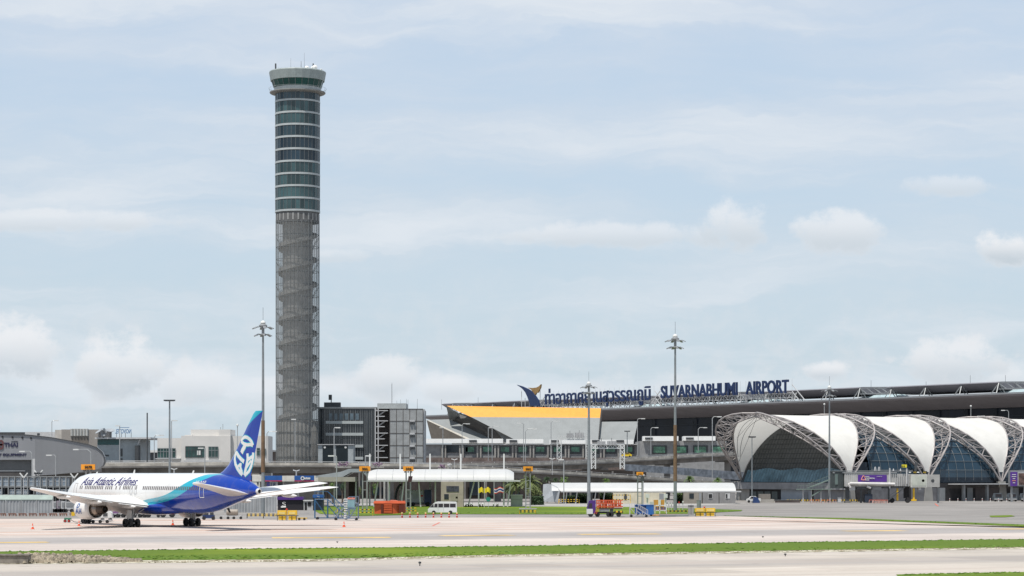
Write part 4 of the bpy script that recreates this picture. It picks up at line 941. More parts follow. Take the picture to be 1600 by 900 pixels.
# cable lines on the inner membrane of the mouth
mb = MB()
for u in (.12, .24): mb.path([ch(0, -1, math.pi * i / 40, 'in').lerp(ch(0, 1, math.pi * i / 40, 'in'), u) - Vector((0, 0, .35)) for i in range(4, 37)], .06, 4)
top = ch(0, -1, math.pi / 2, 'in')
for th in (.80, .93, .2, .08): mb.tube(top, ch(0, -1 if th > .5 else 1, math.pi * th, 'in').lerp(ch(0, 1, math.pi * th, 'in'), .1 if th > .5 else 0), .05, n=4)
mb.build('tension_cables', M_dsteel, cc)
# podium
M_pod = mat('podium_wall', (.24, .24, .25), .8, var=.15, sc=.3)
MB().hexa([CC(-1, -.3, 0), CC(112, -.3, 0), CC(112, WD + .5, 0), CC(-1, WD + .5, 0), CC(-1, -.3, Z0 - .15), CC(112, -.3, Z0 - .15), CC(112, WD + .5, Z0 - .15), CC(-1, WD + .5, Z0 - .15)]).build('podium', mat('podium_painted_shade', (.03, .028, .03), .9, var=.3), cc)  # near-black colour stands in for the shade under the vaults
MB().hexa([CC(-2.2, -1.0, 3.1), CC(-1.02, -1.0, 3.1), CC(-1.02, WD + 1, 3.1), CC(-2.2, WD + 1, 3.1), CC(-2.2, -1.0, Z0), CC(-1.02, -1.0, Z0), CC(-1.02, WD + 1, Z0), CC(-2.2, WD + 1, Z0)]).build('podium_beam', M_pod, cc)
def endwall(v0, v1, z0, z1, m, nm, s=-1.1): MB().hexa([CC(s, v0, z0), CC(s + .09, v0, z0), CC(s + .09, v1, z0), CC(s, v1, z0), CC(s, v0, z1), CC(s + .09, v0, z1), CC(s + .09, v1, z1), CC(s, v1, z1)]).build(nm, m, cc)
endwall(14, 26.5, 0, 3.1, mat('pale_blue_panels', (.33, .36, .40), .6, var=.06), 'end_panel'); endwall(0, 13, 0, 3.1, M_pod, 'end_panel'); endwall(15.2, 17.2, 0, 2.4, M_pod, 'end_door', -1.2)
endwall(40, 44.9, 0, 3.1, M_conc, 'end_panel')
for v in (28, 31, 34, 37): endwall(v, v + 2.4, .5, 2.5, mat('dull_glass', (.09, .11, .11), .2), 'end_window')
# side walls, columns and canopy on the apron side
M_pods = mat('podium_panel_painted_shade', (.15, .15, .16), .8, var=.2)  # darker copy of the podium wall, shade put into the colour
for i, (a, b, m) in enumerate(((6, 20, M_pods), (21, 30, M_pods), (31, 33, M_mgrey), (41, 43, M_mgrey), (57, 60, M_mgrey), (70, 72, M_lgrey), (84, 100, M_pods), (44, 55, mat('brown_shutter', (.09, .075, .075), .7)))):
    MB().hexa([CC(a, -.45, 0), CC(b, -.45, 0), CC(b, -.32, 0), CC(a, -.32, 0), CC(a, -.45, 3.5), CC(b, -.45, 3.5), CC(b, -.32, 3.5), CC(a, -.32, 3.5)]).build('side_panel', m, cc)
for a in (37, 45.5, 62, 68, 81, 95): MB().hexa([CC(a, -3.2, 0), CC(a + .7, -3.2, 0), CC(a + .7, -2.5, 0), CC(a, -2.5, 0), CC(a, -3.2, 4.3), CC(a + .7, -3.2, 4.3), CC(a + .7, -2.5, 4.3), CC(a, -2.5, 4.3)]).build('canopy_column', M_mgrey, cc)
MB().hexa([CC(34, -5, 4.4), CC(64, -5, 4.4), CC(64, -.5, 4.4), CC(34, -.5, 4.4), CC(34, -5, 4.62), CC(64, -5, 4.62), CC(64, -.5, 4.62), CC(34, -.5, 4.62)]).build('apron_canopy', M_lgrey, cc)
# ---------------------------------------------------------------- left side buildings
HY = 566.
hg = thing('hangar', 'big grey corrugated maintenance shed with a rounded right end and dark blue lettering', 'hangar', (X(70, HY), HY + 15, 0))
M_cor = mat('grey_corrugated_cladding', (.26, .265, .28), .55, .15, var=.05, sc=.2)
top = [(-60, 677), (0, 678.5), (45, 680), (80, 684), (110, 689.5), (138, 695), (150, 699.5), (158, 706), (162, 714), (163, 721), (160, 727.5), (154, 732), (140, 736), (110, 739), (84, 741.5), (52, 743), (52, 718.5), (-60, 717.5)]
MB().prism([P(a, b, HY) for a, b in top], (0, 3, 0)).build('shell', M_cor, hg)
mb = MB()
for i in range(60):
    px = 55 + i * 1.8
    if px > 158: break
    yt = 681 + max(0, px - 45) ** 1.35 * .034; yb = 742 - max(0, px - 55) * .045
    mb.box(X(px, HY), X(px, HY) + .09, HY - .06, HY - .003, Z(min(yb, 740), HY), Z(yt + 1.5, HY))
mb.build('cladding_ribs', mat('rib_grey', (.26, .265, .275), .5, .1, var=0), hg)
MB().prism([P(a, b, HY - .25) for a, b in [(-60, 676), (0, 677.5), (45, 679), (80, 683), (110, 688.5), (138, 694), (151, 698.6), (159.5, 705.5), (163.5, 714), (164.5, 721), (161.5, 728), (163, 721), (162, 714), (158, 706), (150, 699.5), (138, 695), (110, 689.5), (80, 684), (45, 680), (0, 678.5), (-60, 677)]], (0, .24, 0)).build('roof_trim', M_dsteel, hg)
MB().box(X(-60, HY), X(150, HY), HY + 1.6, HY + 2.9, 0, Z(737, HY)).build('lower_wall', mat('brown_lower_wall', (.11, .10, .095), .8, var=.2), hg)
MB().box(X(-60, HY), X(49.5, HY), HY + 1.2, HY + 1.4, 0, Z(718.5, HY)).build('recessed_door', mat('rolling_door_grey', (.20, .205, .21), .6, var=.05), hg)
mb = MB()
for i in range(17): mb.box(X(-60, HY), X(49.5, HY), HY + 1.1, HY + 1.197, Z(720 + i * 1.6, HY), Z(720 + i * 1.6, HY) + .05)
mb.build('door_seams', M_dsteel, hg)
MB().box(X(49.5, HY), X(55, HY), HY - .1, HY + 2, 0, Z(717, HY)).build('door_jamb', M_lgrey, hg)
MB().box(X(-60, HY), X(38, HY), HY + .9, HY + 1.1, Z(736.5, HY), Z(735, HY)).build('inner_door_lintel', M_lgrey, hg); MB().box(X(-60, HY), X(36, HY), HY + 1.0, HY + 1.09, 0, Z(737, HY)).build('inner_door', mat('dim_doorway', (.07, .065, .065), .8), hg)
for px, py in ((4, 682.5), (19.5, 683), (35, 683.8), (48.5, 684.5)): MB().lathe([(0, .1), (.22, .1), (.24, 0)], (X(px, HY), HY - .05, Z(py, HY)), 12, axis=(0, -1, 0)).build('round_vent', M_dark, hg)
M_ltr = mat('hangar_letter_blue', (.02, .02, .06), .5, var=0)
def flat(px0, px1, py1, Y, dp=.12): return lambda u, v, d: Vector((X(px0, Y) + u, Y - .02 - d, Z(py1, Y) + v))
def wtext(body, m, par, px0, px1, py0, py1, Y, **k):
    s = Y / F; return text(body, m, par, flat(px0, px1, py1, Y), (px1 - px0) * s, (py1 - py0) * s, .1, **k)
wtext('THAI', M_ltr, hg, 6.5, 28, 691.5, 698.5, HY, name='wall_letter', bold=.04)
wtext('การบินไทย', M_ltr, hg, 18, 28, 688.6, 690.4, HY, name='small_lettering', split=False)
wtext('GROUND SUPPORT EQUIPMENT', M_ltr, hg, -58, 41.5, 708.5, 713, HY, name='wall_letter', bold=.04)
for a in (-1, 1): MB().lathe([(.28, .1), (.7, .1), (.7, 0), (.28, 0)], (X(1.4, HY), HY - .08, Z(694.8 + a * 2.9, HY)), 16, axis=(0, -1, 0)).build('emblem_ring', mat('maroon_paint', (.13, .05, .05), .5), hg)
BY = 720.
bb = thing('beige_building', 'beige flat-roofed building with six rounded vertical ribs, behind the grey shed', 'building', (X(120, BY), BY + 10, 0))
MB().box(X(96, BY), X(153, BY), BY, BY + 25, 0, Z(671, BY)).build('wall', mat('beige_wall', (.30, .275, .25), .85, var=.06), bb)
MB().box(X(85, BY), X(96, BY) - .01, BY + 1, BY + 24, 0, Z(671.5, BY)).build('side_wing', mat('cream_wall', (.50, .47, .43), .8), bb)
for k in range(6): x = X(112.5 + k * 4.7, BY); MB().lathe([(0, Z(669.6, BY)), (.43, Z(670, BY)), (.43, Z(681, BY)), (0, Z(681.6, BY))], (x, BY - .15, 0), 14).build('rounded_rib', mat('pale_rib', (.42, .42, .40), .6), bb)
MB().box(X(112, BY), X(138, BY), BY - .12, BY - .003, Z(697, BY), Z(683, BY)).build('window', mat('brown_grille', (.16, .14, .12), .6), bb)
lb = thing('low_roof_building', 'long pale low building with dark roof line behind the grey shed at far left', 'building', (X(30, 800), 810, 0))
MB().box(X(-80, 800), X(40, 800), 800, 820, 0, Z(677, 800)).build('wall', M_mgrey, lb); MB().box(X(-80, 800), X(39, 800), 799.5, 821, Z(677, 800), Z(675.3, 800)).build('roof', M_dsteel, lb)
MB().box(X(40, 800), X(90, 800), 799, 815, 0, Z(675, 800)).build('side_wing', M_lgrey, lb); MB().box(X(59, 800), X(63, 800), 798.9, 798.997, Z(680, 800), Z(677, 800)).build('window', M_dsteel, lb)
NY = 700.
nb = thing('hotel_building', 'grey panelled building with green glass band, thin projecting roof and mirrored rooftop lettering', 'building', (X(185, NY), NY + 10, 0))
MB().box(X(152, NY), X(217, NY), NY, NY + 22, 0, Z(686.5, NY)).build('wall', mat('hotel_grey_panels', (.32, .36, .38), .6, var=.1), nb)
MB().box(X(150, NY), X(237, NY), NY - 2, NY + 24, Z(686, NY), Z(683.5, NY)).build('roof', M_lgrey, nb)
MB().box(X(153, NY), X(187, NY), NY - .15, NY - .003, Z(695, NY), Z(686.5, NY)).build('window_band', mat('teal_glass', (.01, .07, .075), .15, 0, var=.2), nb)
MB().tube((X(216, NY), NY - 1, 0), (X(216, NY), NY - 1, Z(696, NY)), .8, n=14).build('round_column', M_dsteel, nb)
MB().bar((X(216, NY), NY - 1, Z(695, NY)), (X(220, NY), NY - 1, Z(686, NY)), .25).build('roof_strut', M_lgrey, nb)
for a, b in ((701, 713), (716, 722)): MB().box(X(188.5, NY), X(191.5, NY), NY - .1, NY - .003, Z(b, NY), Z(a, NY)).build('window', M_dsteel, nb)
MB().box(X(163, NY), X(170, NY), NY - .1, NY - .003, Z(713, NY), Z(710.5, NY)).build('window', M_dsteel, nb)
MB().box(X(187.3, NY), X(187.6, NY), NY - .08, NY - .003, 0, Z(687, NY)).build('panel_joint', M_dsteel, nb)
s_ = NY / F
text('NOVOTEL', mat('letter_mid_blue', (.02, .13, .30), .5, var=0), nb, lambda u, v, d: Vector((X(206, NY) - u, NY - 1 - d, Z(677.5, NY) + v)), 25 * s_, 7 * s_, .2, name='mirrored_letter', bold=.01)
MB().box(X(188, NY), X(203, NY), NY - 1.2, NY - 1, Z(668.5, NY), Z(667.7, NY)).build('sign_bar', mat('letter_mid_blue', (.02, .13, .30)), nb)
mb = MB()
for px in (182, 190, 196, 205): mb.bar((X(px, NY), NY, Z(684, NY)), (X(px, NY), NY, Z(676, NY)), .12)
mb.build('sign_posts', M_dsteel, nb)
for px, py, r, ax in ((158, 675.5, 1.3, (-.5, -.3, .8)), (163, 677.5, .9, (.4, -.8, .1)), (174, 674.5, 1.35, (.1, -.35, .9)), (164, 674, .8, (.8, -.3, .5))):
    d = MB().lathe([(0, .0), (r * .6, .12), (r, .45), (r, .5), (0, .1)], (X(px, NY), NY - 2, Z(py, NY)), 18, axis=ax).build('satellite_dish', mat('dish_grey', (.30, .32, .34), .5), nb); MB().tube((X(px, NY), NY - 2, Z(684, NY)), (X(px, NY), NY - 2, Z(py, NY)), .13).build('dish_stand', M_dsteel, d)
WY = 660.
wb = thing('white_building', 'white stepped flat-roofed building with green ribbon windows behind the aeroplane tail', 'building', (X(325, WY), WY + 8, 0))
M_ww = mat('off_white_render', (.62, .60, .57), .8, var=.05, sc=.15)
for a, b, t_, dy_, dp in ((245, 283, 684.5, 1.0, 14), (283, 360, 681, 0, 18), (360, 418, 681, 1.5, 14)): MB().box(X(a, WY) + .01, X(b, WY), WY + dy_, WY + dp, 0, Z(t_, WY)).build('wall', M_ww, wb)
MB().box(X(296.5, WY), X(342, WY), WY + 2, WY + 12, Z(681, WY), Z(671, WY)).build('upper_storey', M_ww, wb); MB().box(X(342, WY), X(360, WY), WY + .3, WY + 12, Z(681, WY), Z(671, WY)).build('stair_block', M_ww, wb)
MB().box(X(288, WY), X(300, WY), WY + .5, WY + 6, Z(681, WY), Z(679.5, WY)).build('parapet_step', M_ww, wb)
M_gw = mat('green_grey_glass', (.04, .085, .08), .15, 0, var=.3)
for a, b, t_, bt, yy in ((245.5, 273.5, 700.5, 716, WY + .85), (290, 320, 697.5, 715, WY - .15), (326, 341, 698, 715, WY - .15), (400.5, 405.5, 700, 712, WY + 1.35), (410.5, 414.5, 701, 712, WY + 1.35)):
    f = MB().box(X(a, WY), X(b, WY), yy, yy + .14, Z(bt, WY), Z(t_, WY)).build('window', M_gw, wb)
    mb = MB(); n = max(1, int((b - a) / 4.6))
    for i in range(n + 1): x = X(a + (b - a) * i / n, WY); mb.box(x - .06, x + .06, yy - .08, yy - .003, Z(bt, WY), Z(t_, WY))
    for z in (0, .33, .95): zz = Z(t_, WY) - (Z(t_, WY) - Z(bt, WY)) * z; mb.box(X(a, WY), X(b, WY), yy - .10, yy - .083, zz - .06, zz + .06)
    mb.build('window_bars', M_dsteel if a == 290 else M_mgrey, f)
MB().box(X(308, WY), X(313.5, WY), WY - .22, WY - .152, Z(711, WY), Z(704, WY)).build('window_frame', M_white, wb)
MB().box(X(288, WY), X(345, WY), WY - .5, WY - .003, Z(722, WY), Z(719, WY)).build('ledge', M_lgrey, wb); MB().box(X(243, WY), X(282, WY), WY - .4, WY + .95, Z(717.7, WY), Z(716.2, WY)).build('ledge', M_lgrey, wb)
for px, py in ((345.5, 662), (342, 667)): MB().tube((X(px, WY), WY + 4, Z(672, WY)), (X(px, WY), WY + 4, Z(py, WY)), .07, n=5).build('aerial', M_steel, wb)
fs2 = thing('far_shed', 'low far building with bright white roof, in the gap left of the white building', 'building', (X(230, 860), 862, 0))
MB().box(X(216, 860), X(250, 860), 860, 880, 0, Z(707, 860)).build('wall', M_dsteel, fs2); MB().box(X(216, 860), X(250, 860), 859, 881, Z(707, 860), Z(703.5, 860)).build('roof', M_white, fs2)
fs3 = thing('far_shed', 'low far brown shed in the gap between the white building and the tower', 'building', (X(424, 860), 862, 0))
MB().box(X(412, 860), X(436, 860), 860, 880, 0, Z(706, 860)).build('wall', mat('brown_wall', (.12, .10, .09), .8), fs3); MB().prism([(X(412, 859), 859, Z(706, 859)), (X(436, 859), 859, Z(706, 859)), (X(436, 859), 859, Z(704.5, 859)), (X(419, 859), 859, Z(702, 859)), (X(412, 859), 859, Z(704, 859))], (0, 22, 0)).build('roof', M_mgrey, fs3)

# racks of blue-grey air containers at the left edge
M_uld = mat('air_container_metal', (.27, .33, .39), .4, .2, var=.25, sc=.8)
KY = 500.
rk = thing('storage_rack', 'tall open steel rack that holds the grey air cargo containers behind the corrugated fence', 'rack', (X(55, KY), KY, 0))
for px in range(-5, 116, 10): MB().box(X(px, KY) - .1, X(px, KY) + .1, KY - 1.4, KY - 1.2, 0, Z(744, KY)).box(X(px, KY) - .1, X(px, KY) + .1, KY + 1.2, KY + 1.4, 0, Z(744, KY)).build('rack_post', M_steel, rk)
for py in (744.5, 760.5, 773): MB().box(X(-10, KY), X(116, KY), KY - 1.2, KY + 1.2, Z(py, KY) - .12, Z(py, KY) + .08).build('rack_shelf', M_steel, rk)
MB().box(X(-10, KY), X(118, KY), KY + 2.0, KY + 2.1, 0, Z(762, KY)).build('back_screen', mat('shaded_back_screen', (.05, .05, .055), .9), rk)
def uld(name='air_container', **k):
    o = thing(name, '', 'cargo container', (0, 0, 0), group='air cargo containers on the rack')
    MB().prism([(-.62, -1, 0), (.62, -1, 0), (.62, -1, 1.75), (-.35, -1, 1.75), (-.62, -1, 1.35)], (0, 1.8, 0)).build('container_body', M_uld, o)
    mb = MB()
    for x in (-.6, 0, .6): mb.box(x - .03, x + .03, -1.06, -1.003, .05, 1.7)
    for z in (.05, .9, 1.65): mb.box(-.6, .6, -1.09, -1.063, z, z + .06)
    mb.build('frame', M_lgrey, o); return o
pos = ['first from the left', 'second from the left', 'third from the left', 'fourth from the left', 'fifth from the left', 'sixth from the left', 'seventh from the left', 'eighth from the left', 'ninth from the left', 'tenth from the left', 'eleventh from the left']
u0 = None
for row, py in (('upper', 760), ('lower', 772.6)):
    for i in range(11):
        if row == 'lower' and i in (1, 5, 8): continue
        loc = (X(0.5 + i * 10.3, KY), KY, Z(py, KY) + .08 - (0 if row == 'upper' else .45))
        if u0 is None: u0 = uld(); u0.location = loc; o = u0
        else: o = dup(u0, loc)
        o['label'] = '%s cargo container on the %s shelf of the rack, %s' % ('blue-grey' if row == 'upper' else 'shaded grey', row, pos[i])
        if row == 'lower': o.scale = (1, 1, .85)

def corr_fence(name, a, b, py0, py1, Y, lab, m, capm=None, capy=None):
    f = thing(name, lab, 'fence', (X((a + b) / 2, Y), Y, 0))
    mb = MB(); n = int((X(b, Y) - X(a, Y)) / .28); rows = [[], []]
    for i in range(2 * n + 1):
        x = X(a, Y) + (X(b, Y) - X(a, Y)) * i / (2 * n); y = Y + (.05 if (i // 2) % 2 else -.05)
        rows[0].append((x, y, 0)); rows[1].append((x, y, Z(py0, Y) if not capy else Z(capy, Y)))
    mb.grid(rows); mb.build('corrugated_panel', m, f)
    if capy: MB().hexa([(X(a, Y), Y - .1, Z(capy, Y)), (X(b, Y), Y - .1, Z(capy, Y)), (X(b, Y), Y + .9, Z(py0, Y)), (X(a, Y), Y + .9, Z(py0, Y)), (X(a, Y), Y - .1, Z(capy, Y) + .12), (X(b, Y), Y - .1, Z(capy, Y) + .12), (X(b, Y), Y + .9, Z(py0, Y) + .12), (X(a, Y), Y + .9, Z(py0, Y) + .12)]).build('sloping_cap', capm, f)
    for k in range(6): x = X(a, Y) + (X(b, Y) - X(a, Y)) * k / 5; MB().box(x - .04, x + .04, Y - .14, Y - .06, 0, Z(capy or py0, Y)).build('fence_post', M_lgrey, f)
    return f
M_fen = mat('pale_corrugated_sheet', (.34, .35, .36), .6, .1, var=.12, sc=.4)
corr_fence('corrugated_fence', -40, 82, 774.5, 806, 424, 'long grey corrugated fence with a pale green sloping cap at the left edge', M_fen, mat('pale_green_cap', (.27, .33, .30), .6), 781.5)
corr_fence('corrugated_fence', 350, 432, 777, 801, 452, 'grey corrugated fence behind the aeroplane tail', M_fen)
# row of low barriers along the left fence
M_rustb = mat('rusty_barrier', (.20, .09, .06), .8, var=.4, sc=2)
def barrier(col, lab=''):
    o = thing('low_barrier', lab, 'barrier', (0, 0, 0), group='rusty low barriers along the left fence'); MB().box(-.6, .6, -.05, .05, .3, .5).build('rail', col, o)
    for x in (-.5, .5): MB().bar((x, -.3, 0), (x, 0, .45), .06).bar((x, .3, 0), (x, 0, .45), .06).build('leg', M_rustb, o)
    MB().box(-.45, -.1, -.07, -.052, .31, .49).build('white_band', M_lgrey, o); return o
bs = [barrier(M_rustb)]
for i in range(22):
    loc = (X(-2 + i * 5.3, 412), 412 + (i % 3) * .3, 0)
    if i == 0: o = bs[0]; o.location = loc
    else: o = dup(bs[0], loc, rnd.uniform(-.1, .1))
    o['label'] = 'rusty low barrier, %s from the left in the row before the corrugated fence' % ORD[i]
# pale carts beside fence
def cart(px0, px1, py0, py1, col, lab, Y=None, wheels=True, name='baggage_cart', cat='cart', roof=None, group=None):
    Y = Y or YG(py1); w_ = X(px1, Y) - X(px0, Y); h = Z(py0, Y); xc = X((px0 + px1) / 2, Y)
    o = thing(name, lab, cat, (xc, Y, 0), group=group)
    MB().box(xc - w_ / 2, xc + w_ / 2, Y - .7, Y + .7, h * .28, h).build('cart_body', col, o)
    if wheels:
        for sx in (-.36, .36): MB().lathe([(0, -.1), (h * .18, -.1), (h * .18, .1), (0, .1)], (xc + sx * w_, Y - .72, h * .18), 12, axis=(0, 1, 0)).build('wheel', M_black, o)
        MB().box(xc - w_ * .5, xc + w_ * .5, Y - .6, Y + .6, h * .2, h * .27).build('chassis', M_dsteel, o)
    return o
for i, (a, b, t_) in enumerate(((83, 88.5, 783.5), (89.5, 95, 782.5), (96, 101.5, 783), (102.5, 115, 784))): 
    o = cart(a, b, t_, 801.5, M_lgrey if i != 1 else mat('mauve_grey_paint', (.30, .26, .30), .6), ('narrow pale grey cabinet cart right beside the corrugated fence', 'narrow mauve-grey cabinet cart between two pale ones', 'narrow pale grey cabinet cart left of the wide one', 'wide pale grey box cart just left of the aeroplane engine')[i], 450, name='cabinet_cart')
    MB().box(X(a + .8, 449.2), X(b - .8, 449.2), 449.2, 449.29, 1.2, 1.9).build('door_panel', M_mgrey, o)

# ---------------------------------------------------------------- fuel forecourt and canopies in the middle
PY = 545.
fc = thing('forecourt_canopy', 'long canopy with blue and white fascia and thin red stripe behind the aeroplane tail', 'canopy', (X(430, PY), PY + 5, 0))
for a, b, m in ((372, 393, M_blue), (394, 413.5, mat('fascia_white', (.60, .58, .53), .6)), (414, 441, M_blue), (441, 460, MATS['fascia_white']), (460, 491, M_blue), (491, 498, MATS['fascia_white'])):
    MB().box(X(a, PY), X(b, PY) - .01, PY, PY + 12, Z(752.2, PY), Z(743.3, PY)).build('fascia_panel', m, fc)
    if m is M_blue: MB().box(X(a, PY), X(b, PY) - .02, PY - .06, PY - .003, Z(752.2, PY), Z(750.6, PY)).build('red_stripe', mat('magenta_red', (.40, .03, .08), .5), fc)
wtext('utes', M_white, fc, 475.5, 485, 745.3, 749, PY - .05, name='fascia_letter', bold=.05)
MB().lathe([(.25, 0), (.45, 0), (.45, .12), (.25, .12)], (X(472.8, PY), PY - .03, Z(747.3, PY)), 14, axis=(0, -1, 0)).build('fascia_logo', M_white, fc)
for px in (376, 413, 441, 464, 495): MB().box(X(px, PY) - .2, X(px, PY) + .2, PY + 3, PY + 3.4, 0, Z(752, PY)).build('post', M_lgrey, fc)
MB().box(X(394, PY), X(406, PY), PY + .1, PY + 5, 0, Z(741.5, PY)).build('shop_wall', MATS['fascia_white'], fc); MB().box(X(401.5, PY), X(404, PY), PY + .0, PY + .08, Z(757, PY), Z(753, PY)).build('shop_window', M_dsteel, fc)
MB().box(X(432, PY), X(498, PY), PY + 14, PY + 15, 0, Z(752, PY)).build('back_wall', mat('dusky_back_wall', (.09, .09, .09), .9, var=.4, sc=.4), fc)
MB().box(X(421, PY), X(433, PY), PY + 1, PY + 2, Z(790, PY), Z(752.5, PY)).build('poster_board', mat('poster_grey', (.45, .45, .47), .5), fc)
MB().box(X(416, PY), X(421, PY), PY + 1, PY + 2, 0, Z(753, PY)).build('blue_pillar', mat('violet_blue', (.10, .10, .35), .5), fc)
wtext('18', M_navy, fc, 423.5, 430.5, 754.5, 760, PY + .95, name='poster_mark', split=False)
def kiosk(name, px0, px1, py0, py1, Y, wallm, lab, cat='kiosk', roofm=None, roofh=1.5, dp=4, doors=()):
    o = thing(name, lab, cat, (X((px0 + px1) / 2, Y), Y, 0)); MB().box(X(px0, Y), X(px1, Y), Y, Y + dp, 0, Z(py0 + roofh, Y)).build('wall', wallm, o)
    if roofm: MB().box(X(px0 - .6, Y), X(px1 + .6, Y), Y - .3, Y + dp + .3, Z(py0 + roofh, Y), Z(py0, Y)).build('roof', roofm, o)
    for a, b, t_, bt, m in doors: MB().box(X(a, Y), X(b, Y), Y - .08, Y - .003, max(0, Z(bt, Y)), Z(t_, Y)).build('window' if bt < py1 - 3 else 'door', m, o)
    return o
k1 = kiosk('dark_stall', 434, 473, 776.5, 801, 480, mat('near_black_wall', (.012, .010, .016), .7), 'black-walled stall with purple roof edge and a white swirl on its front', 'stall', M_purple, 4.5)
MB().path([(X(a, 480), 479.9, Z(b, 480)) for a, b in ((446.3, 785.2), (444, 784.2), (441.8, 785.2), (441.8, 786.8), (444, 787.6), (446.2, 788.6), (446, 790.2), (443.5, 790.8), (440.5, 790))], .07, 5).path([(X(439, 480), 479.9, Z(792.5, 480)), (X(447, 480), 479.9, Z(792.2, 480))], .12, 5).build('white_swirl', M_white, k1)
kiosk('white_booth', 474.5, 489, 781.5, 800.5, 478, M_lgrey, 'small white booth with two dark windows right of the black stall', 'booth', M_white, 1.2, 3, ((476, 479.5, 785, 800, M_dark), (481, 486, 784.5, 791, M_dark)))
k3 = kiosk('blue_booth', 489.5, 504.5, 773, 801, 476, mat('deep_navy_wall', (.012, .02, .04), .5), 'dark booth with a blue top sign behind the blue passenger stairs', 'booth', M_blue, 4.5, 3)
wtext('Total', M_white, k3, 495, 499.5, 774.6, 776.6, 475.6, name='booth_lettering', split=False)
# grey gabled walkway roof
gy_ = 535.
gr = thing('grey_canopy', 'grey gabled canopy with a beige fascia, left of the long white vaulted canopy', 'canopy', (X(535, gy_), gy_ + 5, 0))
M_gcan = mat('canopy_grey_metal', (.30, .33, .34), .5, .2, var=.08)
MB().prism([P(493, 743.5, gy_), P(533, 737, gy_), P(545, 732.5, gy_), P(572, 732.5, gy_), P(581, 744, gy_), P(587, 750.5, gy_), P(578, 750.5, gy_), P(567, 738, gy_), P(548, 738, gy_), P(536, 745, gy_), P(493, 746.3, gy_)], (0, 12, 0)).build('roof', M_gcan, gr)
MB().box(X(497, gy_ - 6), X(555, gy_ - 6), gy_ - 6, gy_ + 4, Z(752.5, gy_ - 6), Z(745.5, gy_ - 6)).build('beige_fascia', mat('beige_fascia', (.32, .30, .26), .7), gr)
for px in (506, 523.5, 540, 557): MB().box(X(px, gy_) - .17, X(px, gy_) + .17, gy_ - 2, gy_ - 1.7, 0, Z(752, gy_)).build('post', M_lgrey, gr)
MB().box(X(541, gy_), X(555, gy_), gy_ + 8, gy_ + 12, 0, Z(752, gy_)).build('dark_wall', mat('brown_dark_wall', (.06, .045, .04), .9), gr)
# long white vaulted canopy
cy_ = 525.
vc_ = thing('vaulted_canopy', 'long white barrel-vaulted canopy with a thin grey eave, standing on raking columns', 'canopy', (X(690, cy_), cy_ + 8, 0))
M_vroof = mat('white_membrane_roof', (.50, .50, .49), .5, var=.04, sc=.2)
xa, xb = X(575, cy_), X(803, cy_); zb_, zt_ = Z(750, cy_), Z(733, cy_); rows = []
for i in range(15):
    a = math.pi * i / 14; rows.append([(x, cy_ + 8 - 8 * math.cos(a), zb_ + (zt_ - zb_) * math.sin(a) ** .8) for x in [xa + (xb - xa) * j / 40 for j in range(41)]])
for i, r_ in enumerate(rows):     # the ends round off
    for j, c in ((0, .9), (1, .3), (39, .5), (40, 1.6)):
        x, y, z = r_[j]; k = math.sin(math.pi * i / 14); r_[j] = (x, y, z - c * k * .45)
MB().grid(rows).build('roof', M_vroof, vc_, smooth=True)
for k in range(9): 
    x = xa + (xb - xa) * (k + .5) / 9; MB().path([(x, cy_ + 8 - 8.04 * math.cos(math.pi * i / 14), zb_ + (zt_ - zb_ + .03) * math.sin(math.pi * i / 14) ** .8) for i in range(0, 15)], .05, 4).build('roof_seam', M_lgrey, vc_)
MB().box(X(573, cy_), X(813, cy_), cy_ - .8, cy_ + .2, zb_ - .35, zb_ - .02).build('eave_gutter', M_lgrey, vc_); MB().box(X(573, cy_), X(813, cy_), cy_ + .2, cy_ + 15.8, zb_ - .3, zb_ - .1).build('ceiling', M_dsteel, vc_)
for px, lean in ((590, -6), (631, -5), (654, 3), (680, 0), (722, 2), (741, -10), (748, 0), (787, 0), (798, -5), (608, 0)):
    MB().bar((X(px + lean, cy_), cy_ + 1, 0), (X(px, cy_), cy_ + 1, zb_ - .3), .3).build('column', M_lgrey, vc_)
for px in (571, 620, 668, 717.5, 787): MB().bar((X(px, cy_), cy_ + 16, 0), (X(px, cy_), cy_ + 16, Z(709, cy_ + 16)), .32).build('tall_post', M_white, vc_)
kb = kiosk('beige_gatehouse', 689, 724, 752.5, 792, 523.4, mat('beige_gatehouse_wall', (.36, .31, .26), .8), 'beige gatehouse with a dark poster under the vaulted canopy', 'building', None, 0, 5, ((697.5, 717, 759.5, 768.5, mat('dark_poster', (.05, .05, .07), .4, var=.6, sc=1.5)), (694, 701, 772, 780, M_glassd), (704, 715, 771.5, 783, mat('beige_door', (.30, .27, .22), .7)), (724 - 12, 724 - 9, 776, 779, M_red)))
tk = thing('box_truck', 'grey box truck with small red mark and blue cab parked under the vaulted canopy', 'truck', (X(655, 534), 534, 0))
MB().box(X(633, 533), X(662, 533), 533, 535.4, .9, Z(766, 533)).build('cargo_box', mat('truck_box_grey', (.40, .41, .43), .5), tk); MB().box(X(656, 532.9), X(661, 532.9), 532.9, 532.997, Z(776, 533), Z(773.5, 533)).build('red_mark', M_red, tk)
MB().box(X(663, 533), X(674, 533), 533, 535.4, .7, Z(765, 533)).build('cab', M_navy, tk); MB().box(X(633, 533), X(674, 533), 533.1, 535.3, .5, .9).build('chassis', M_dsteel, tk)
for px in (638, 645, 668): MB().lathe([(0, -.15), (.5, -.15), (.5, .15), (0, .15)], (X(px, 533), 533.1, .5), 14, axis=(0, 1, 0)).build('wheel', M_black, tk)
dk = thing('dark_archway', 'dark curved archway wall behind the raking columns of the vaulted canopy', 'wall', (X(620, 542), 544, 0))
